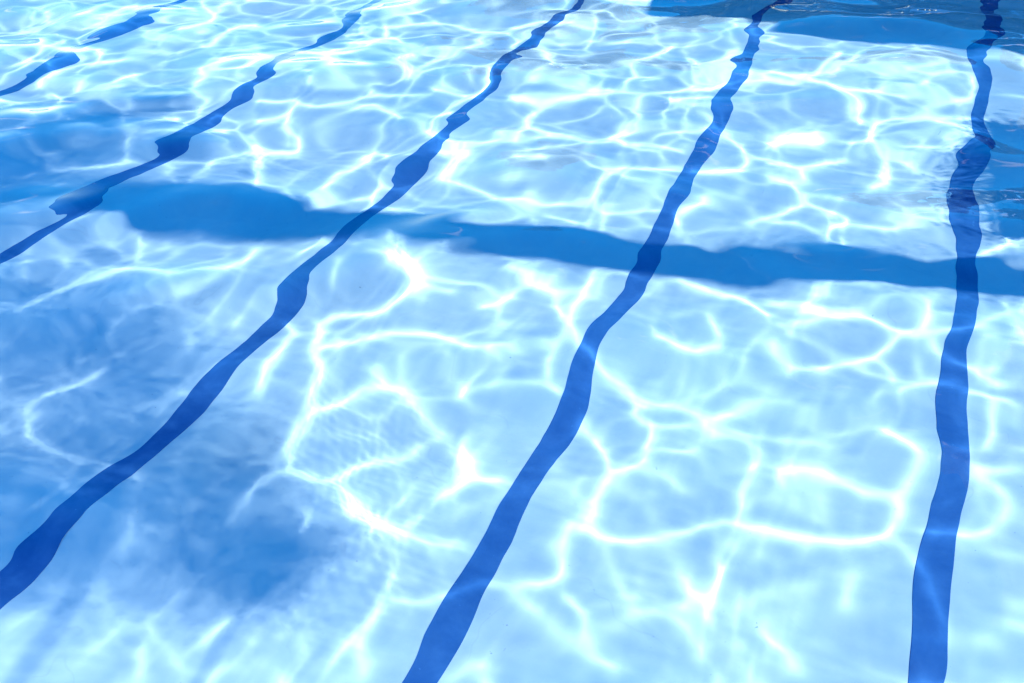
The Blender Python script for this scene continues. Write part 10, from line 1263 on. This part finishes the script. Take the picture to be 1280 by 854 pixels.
def leaf_cloud(name, centres, n, size, seed, parent, mat, soft=False):
    r = np.random.default_rng(seed); V = []
    c = np.array(centres, float); idx = r.integers(0, len(c), n)
    d = r.normal(size=(n, 3)); d /= np.linalg.norm(d, axis=1, keepdims=True)
    p = c[idx, :3] + d * (c[idx, 3:6] * (r.uniform(.35, 1.0, (n, 1)) ** .5))
    if soft: p = c[idx, :3] + r.normal(size=(n, 3)) * c[idx, 3:6] * .55
    a = r.normal(size=(n, 3)); a /= np.linalg.norm(a, axis=1, keepdims=True); b = np.cross(a, r.normal(size=(n, 3))); b /= np.linalg.norm(b, axis=1, keepdims=True)
    s = size * r.uniform(.6, 1.3, (n, 1))
    v = np.stack([p - a * s, p + b * s * .45, p + a * s, p - b * s * .45], 1).reshape(-1, 3)
    me = mesh_np(name, v, np.arange(4 * n).reshape(-1, 4), False)
    return link(name, me, mat, parent)
# ------------------------------------------------------------ unseen things set round the pool to throw the shadows on its floor
leafm = mottled('leaf_green', (.035, .075, .02), (.06, .11, .03), 6, .5)
barkm = mottled('palm_bark', (.16, .12, .09), (.26, .21, .16), 9, .9, bump=.4, bscale=30, stretch=(1, 1, 4))

# a tall palm: ringed trunk and arching fronds
PALM = Vector((4.0, 7.24, .12)); PH = 12.0
palm = thing('palm_tree', PALM, 'tall palm tree on the right deck whose trunk shadow crosses the pool floor', 'palm tree')
KZ = np.linspace(0, 13, 40); KT = np.interp(KZ, [0, 3, 4, 5, 6, 7, 8, 9, 10, 13], [0, 0, .03, 0, -.1, -.21, -.26, -.26, -.22, -.15])
KT = np.convolve(np.pad(KT, 3, mode='edge'), [.06, .12, .2, .24, .2, .12, .06], 'valid')   # the trunk bends a little on its way up
pts, rad = [], []
for i in range(61):
    t = i / 60; k = float(np.interp(PH * t, KZ, KT))
    pts.append((-SUN_DIR.y / .669 * k, SUN_DIR.x / .669 * k, PH * t)); rad.append((.235 - .11 * t) * (1 + .05 * (i % 2)) + .10 * max(0, 1 - t * 14))
tube('trunk', pts, [q * .84 for q in rad], barkm, palm, 18)
leaf_cloud('shadow_fringe', [(p[0], p[1], p[2], .24, .24, .2) for p in pts[4:]], 26000, .016, 6, palm, barkm, True)  # loose threads added to feather the edges of the trunk's shadow
leaf_cloud('shadow_skirt', [(p[0], p[1], p[2], .17, .17, .3) for p in pts if 7.5 < p[2] < 9.6], 9000, .05, 7, palm, barkm, True)  # added high on the trunk to close a lit gap in its shadow
def frond_mesh(L, droop, seed):
    r = random.Random(seed); vs, fs = [], []
    def at(t):
        return Vector((L * t * (1 - .12 * t), 0, L * (.42 * t - droop * t * t)))
    n = 34
    for k in range(n):
        t0 = k / n; a = at(t0); b = at((k + 1) / n); wd = .03 * (1 - t0) + .006
        i = len(vs); vs += [a + Vector((0, wd, 0)), a - Vector((0, wd, 0)), b - Vector((0, wd * .9, 0)), b + Vector((0, wd * .9, 0))]; fs.append((i, i + 1, i + 2, i + 3))
        if t0 < .1: continue
        ll = (.62 * math.sin(math.pi * (t0 * .86 + .1))) + .08
        for s in (-1, 1):
            d = Vector((.55 + r.uniform(-.1, .1), s, -.35 + r.uniform(-.15, .1))).normalized() * ll
            m = a + d * .5 + Vector((.022, 0, .015)); m2 = a + d * .5 - Vector((.022, 0, -.015)); e = a + d + Vector((0, 0, -.12 * ll))
            i = len(vs); vs += [a, m, e, m2]; fs.append((i, i + 1, i + 2, i + 3))
    me = bpy.data.meshes.new('frond'); me.from_pydata(vs, [], fs); me.materials.append(leafm); return me
fmesh = [frond_mesh(2.5, .55, 1), frond_mesh(2.7, .75, 2), frond_mesh(2.3, .35, 3)]
rr = random.Random(4)
for i in range(30):
    o = bpy.data.objects.new('frond', fmesh[i % 3]); col.objects.link(o); o.parent = palm
    o.location = (pts[-1][0], pts[-1][1], PH - .05 - .25 * (i % 3 == 1)); o.rotation_euler = (rr.uniform(-.2, .2), rr.uniform(-.55, .45), i * 2.399)

# a leaning tree on the near deck, its crown out over the water
lean = thing('leaning_tree', (2.3, -.3, .12), 'leaning leafy tree on the near deck whose crown overhangs the water', 'tree')
tb = mottled('tree_bark', (.10, .08, .06), (.17, .14, .11), 8, .9, bump=.4)
tube('trunk', [(0, 0, 0), (.1, .1, 1.3), (.3, .3, 2.8), (.5, .7, 4.0), (.55, 1.1, 4.7)], [.2, .16, .12, .09, .05], tb, lean)
for e in ((-2.6, 4.3, 5.0), (.4, 4.6, 4.9), (-2.0, 3.2, 4.9), (-.6, 5.1, 5.1), (-1.2, 3.9, 4.9)):
    tube('limb', [(.55, 1.05, 4.6), ((e[0] + .55) / 2, (e[1] + 1.05) / 2, (e[2] + 4.6) / 2 + .12), e], [.022, .014, .006], tb, lean, 8)
# clumps of leaves (x, y of their shadow on the floor), lifted to the height they hang at
CL = [(-2.37, 2.79, 0.28), (-2.77, 2.69, 0.35), (-2.92, 3.14, 0.35), (-3.32, 2.84, 0.4), (-3.42, 3.44, 0.4), (-3.72, 3.09, 0.4), (-3.87, 3.79, 0.38), (-4.22, 3.39, 0.42), (-4.32, 4.04, 0.35), (-4.72, 3.74, 0.42), (-4.82, 3.14, 0.35), (-5.12, 4.09, 0.4), (-5.42, 3.64, 0.4), (-5.72, 4.14, 0.4), (-6.12, 3.84, 0.4), (-3.55, 2.4, .3), (-3.95, 2.55, .38), (-4.4, 2.75, .3)]
cs = []
for i, (x, y, rd) in enumerate(CL):
    z = 4.6 + .5 * ((i * 7) % 5) / 4
    sh = .9 * z + .754
    cs.append((x - SUN_DIR.x / .669 * sh - 2.3, y - SUN_DIR.y / .669 * sh + .3, z - .12, rd, rd, .28))
leaf_cloud('foliage', cs, 92000, .012, 8, lean, leafm, True)


# an unseen low wall and house, added to shade the right and far floor
stucco = mottled('white_stucco', (.74, .73, .70), (.80, .79, .77), 4, .8, bump=.15, bscale=90)
pw = thing('shade_wall', (3.0, 8.55, .12), 'unseen low white wall added to shade the right edge of the pool floor', 'wall')
box('wall_panel', (-.1, .1, -.95, .95, 0, 1.45), stucco, pw, .01)
box('coping', (-.14, .14, -.99, .99, 1.453, 1.53), mottled('coping_stone', (.5, .48, .45), (.6, .58, .54), 5, .7), pw, .01)
leaf_cloud('shadow_edge_leaves', [(0, y, 1.6, .12, .16, .28) for y in np.linspace(-.9, .9, 9)], 8000, .02, 5, pw, leafm, True)  # leaves added along the top to soften the wall's shadow edge
house = thing('shade_house', (3.4, 11.85, .12), 'unseen white two storey block added to shade the far right of the pool floor', 'house')
glass = mottled('window_glass', (.02, .03, .04), (.03, .04, .05), 2, .05, spec=.5)
trim = mottled('window_trim', (.35, .36, .38), (.40, .41, .43), 6, .4)
box('ground_floor', (0, 8, 0, 9, 0, 5.6), stucco, house)
box('upper_floor', (.02, 8, 1.5, 8.5, 5.84, 8.6), stucco, house)
box('terrace_slab', (-.12, 8.1, -.12, 9.1, 5.602, 5.838), stucco, house)
box('roof', (-.3, 8.3, 1.2, 8.8, 8.602, 8.9), trim, house)
def window(x0, x1, y, z0, z1):
    f = box('window', (x0, x1, y - .05, y - .003, z0, z1), trim, house, .008)
    box('pane', (x0 + .08, x1 - .08, y - .056, y - .052, z0 + .08, z1 - .08), glass, f)
for zz in (.9, 3.5):
    for xx in (.8, 3.2, 5.6): window(xx, xx + 1.4, 0, zz, zz + 1.3)
for xx in (.8, 3.2, 5.6): window(xx, xx + 1.4, 1.5, 6.5, 7.8)

# the wood, unseen and dark green, added to darken the far water's reflections
r = random.Random(9); cs = []
for k in range(80):
    x = r.uniform(-9, 14); y = r.uniform(21, 26); z = r.uniform(.5, 4.4 + 1.6 * math.sin(x * .5) + .9 * math.sin(x * 1.3)); q = r.uniform(.8, 1.7)
    cs.append((x, y, z, q, q, q * .8))
wd = leaf_cloud('reflection_wood', cs, 34000, .22, 12, None, leafm); wd['kind'] = 'stuff'
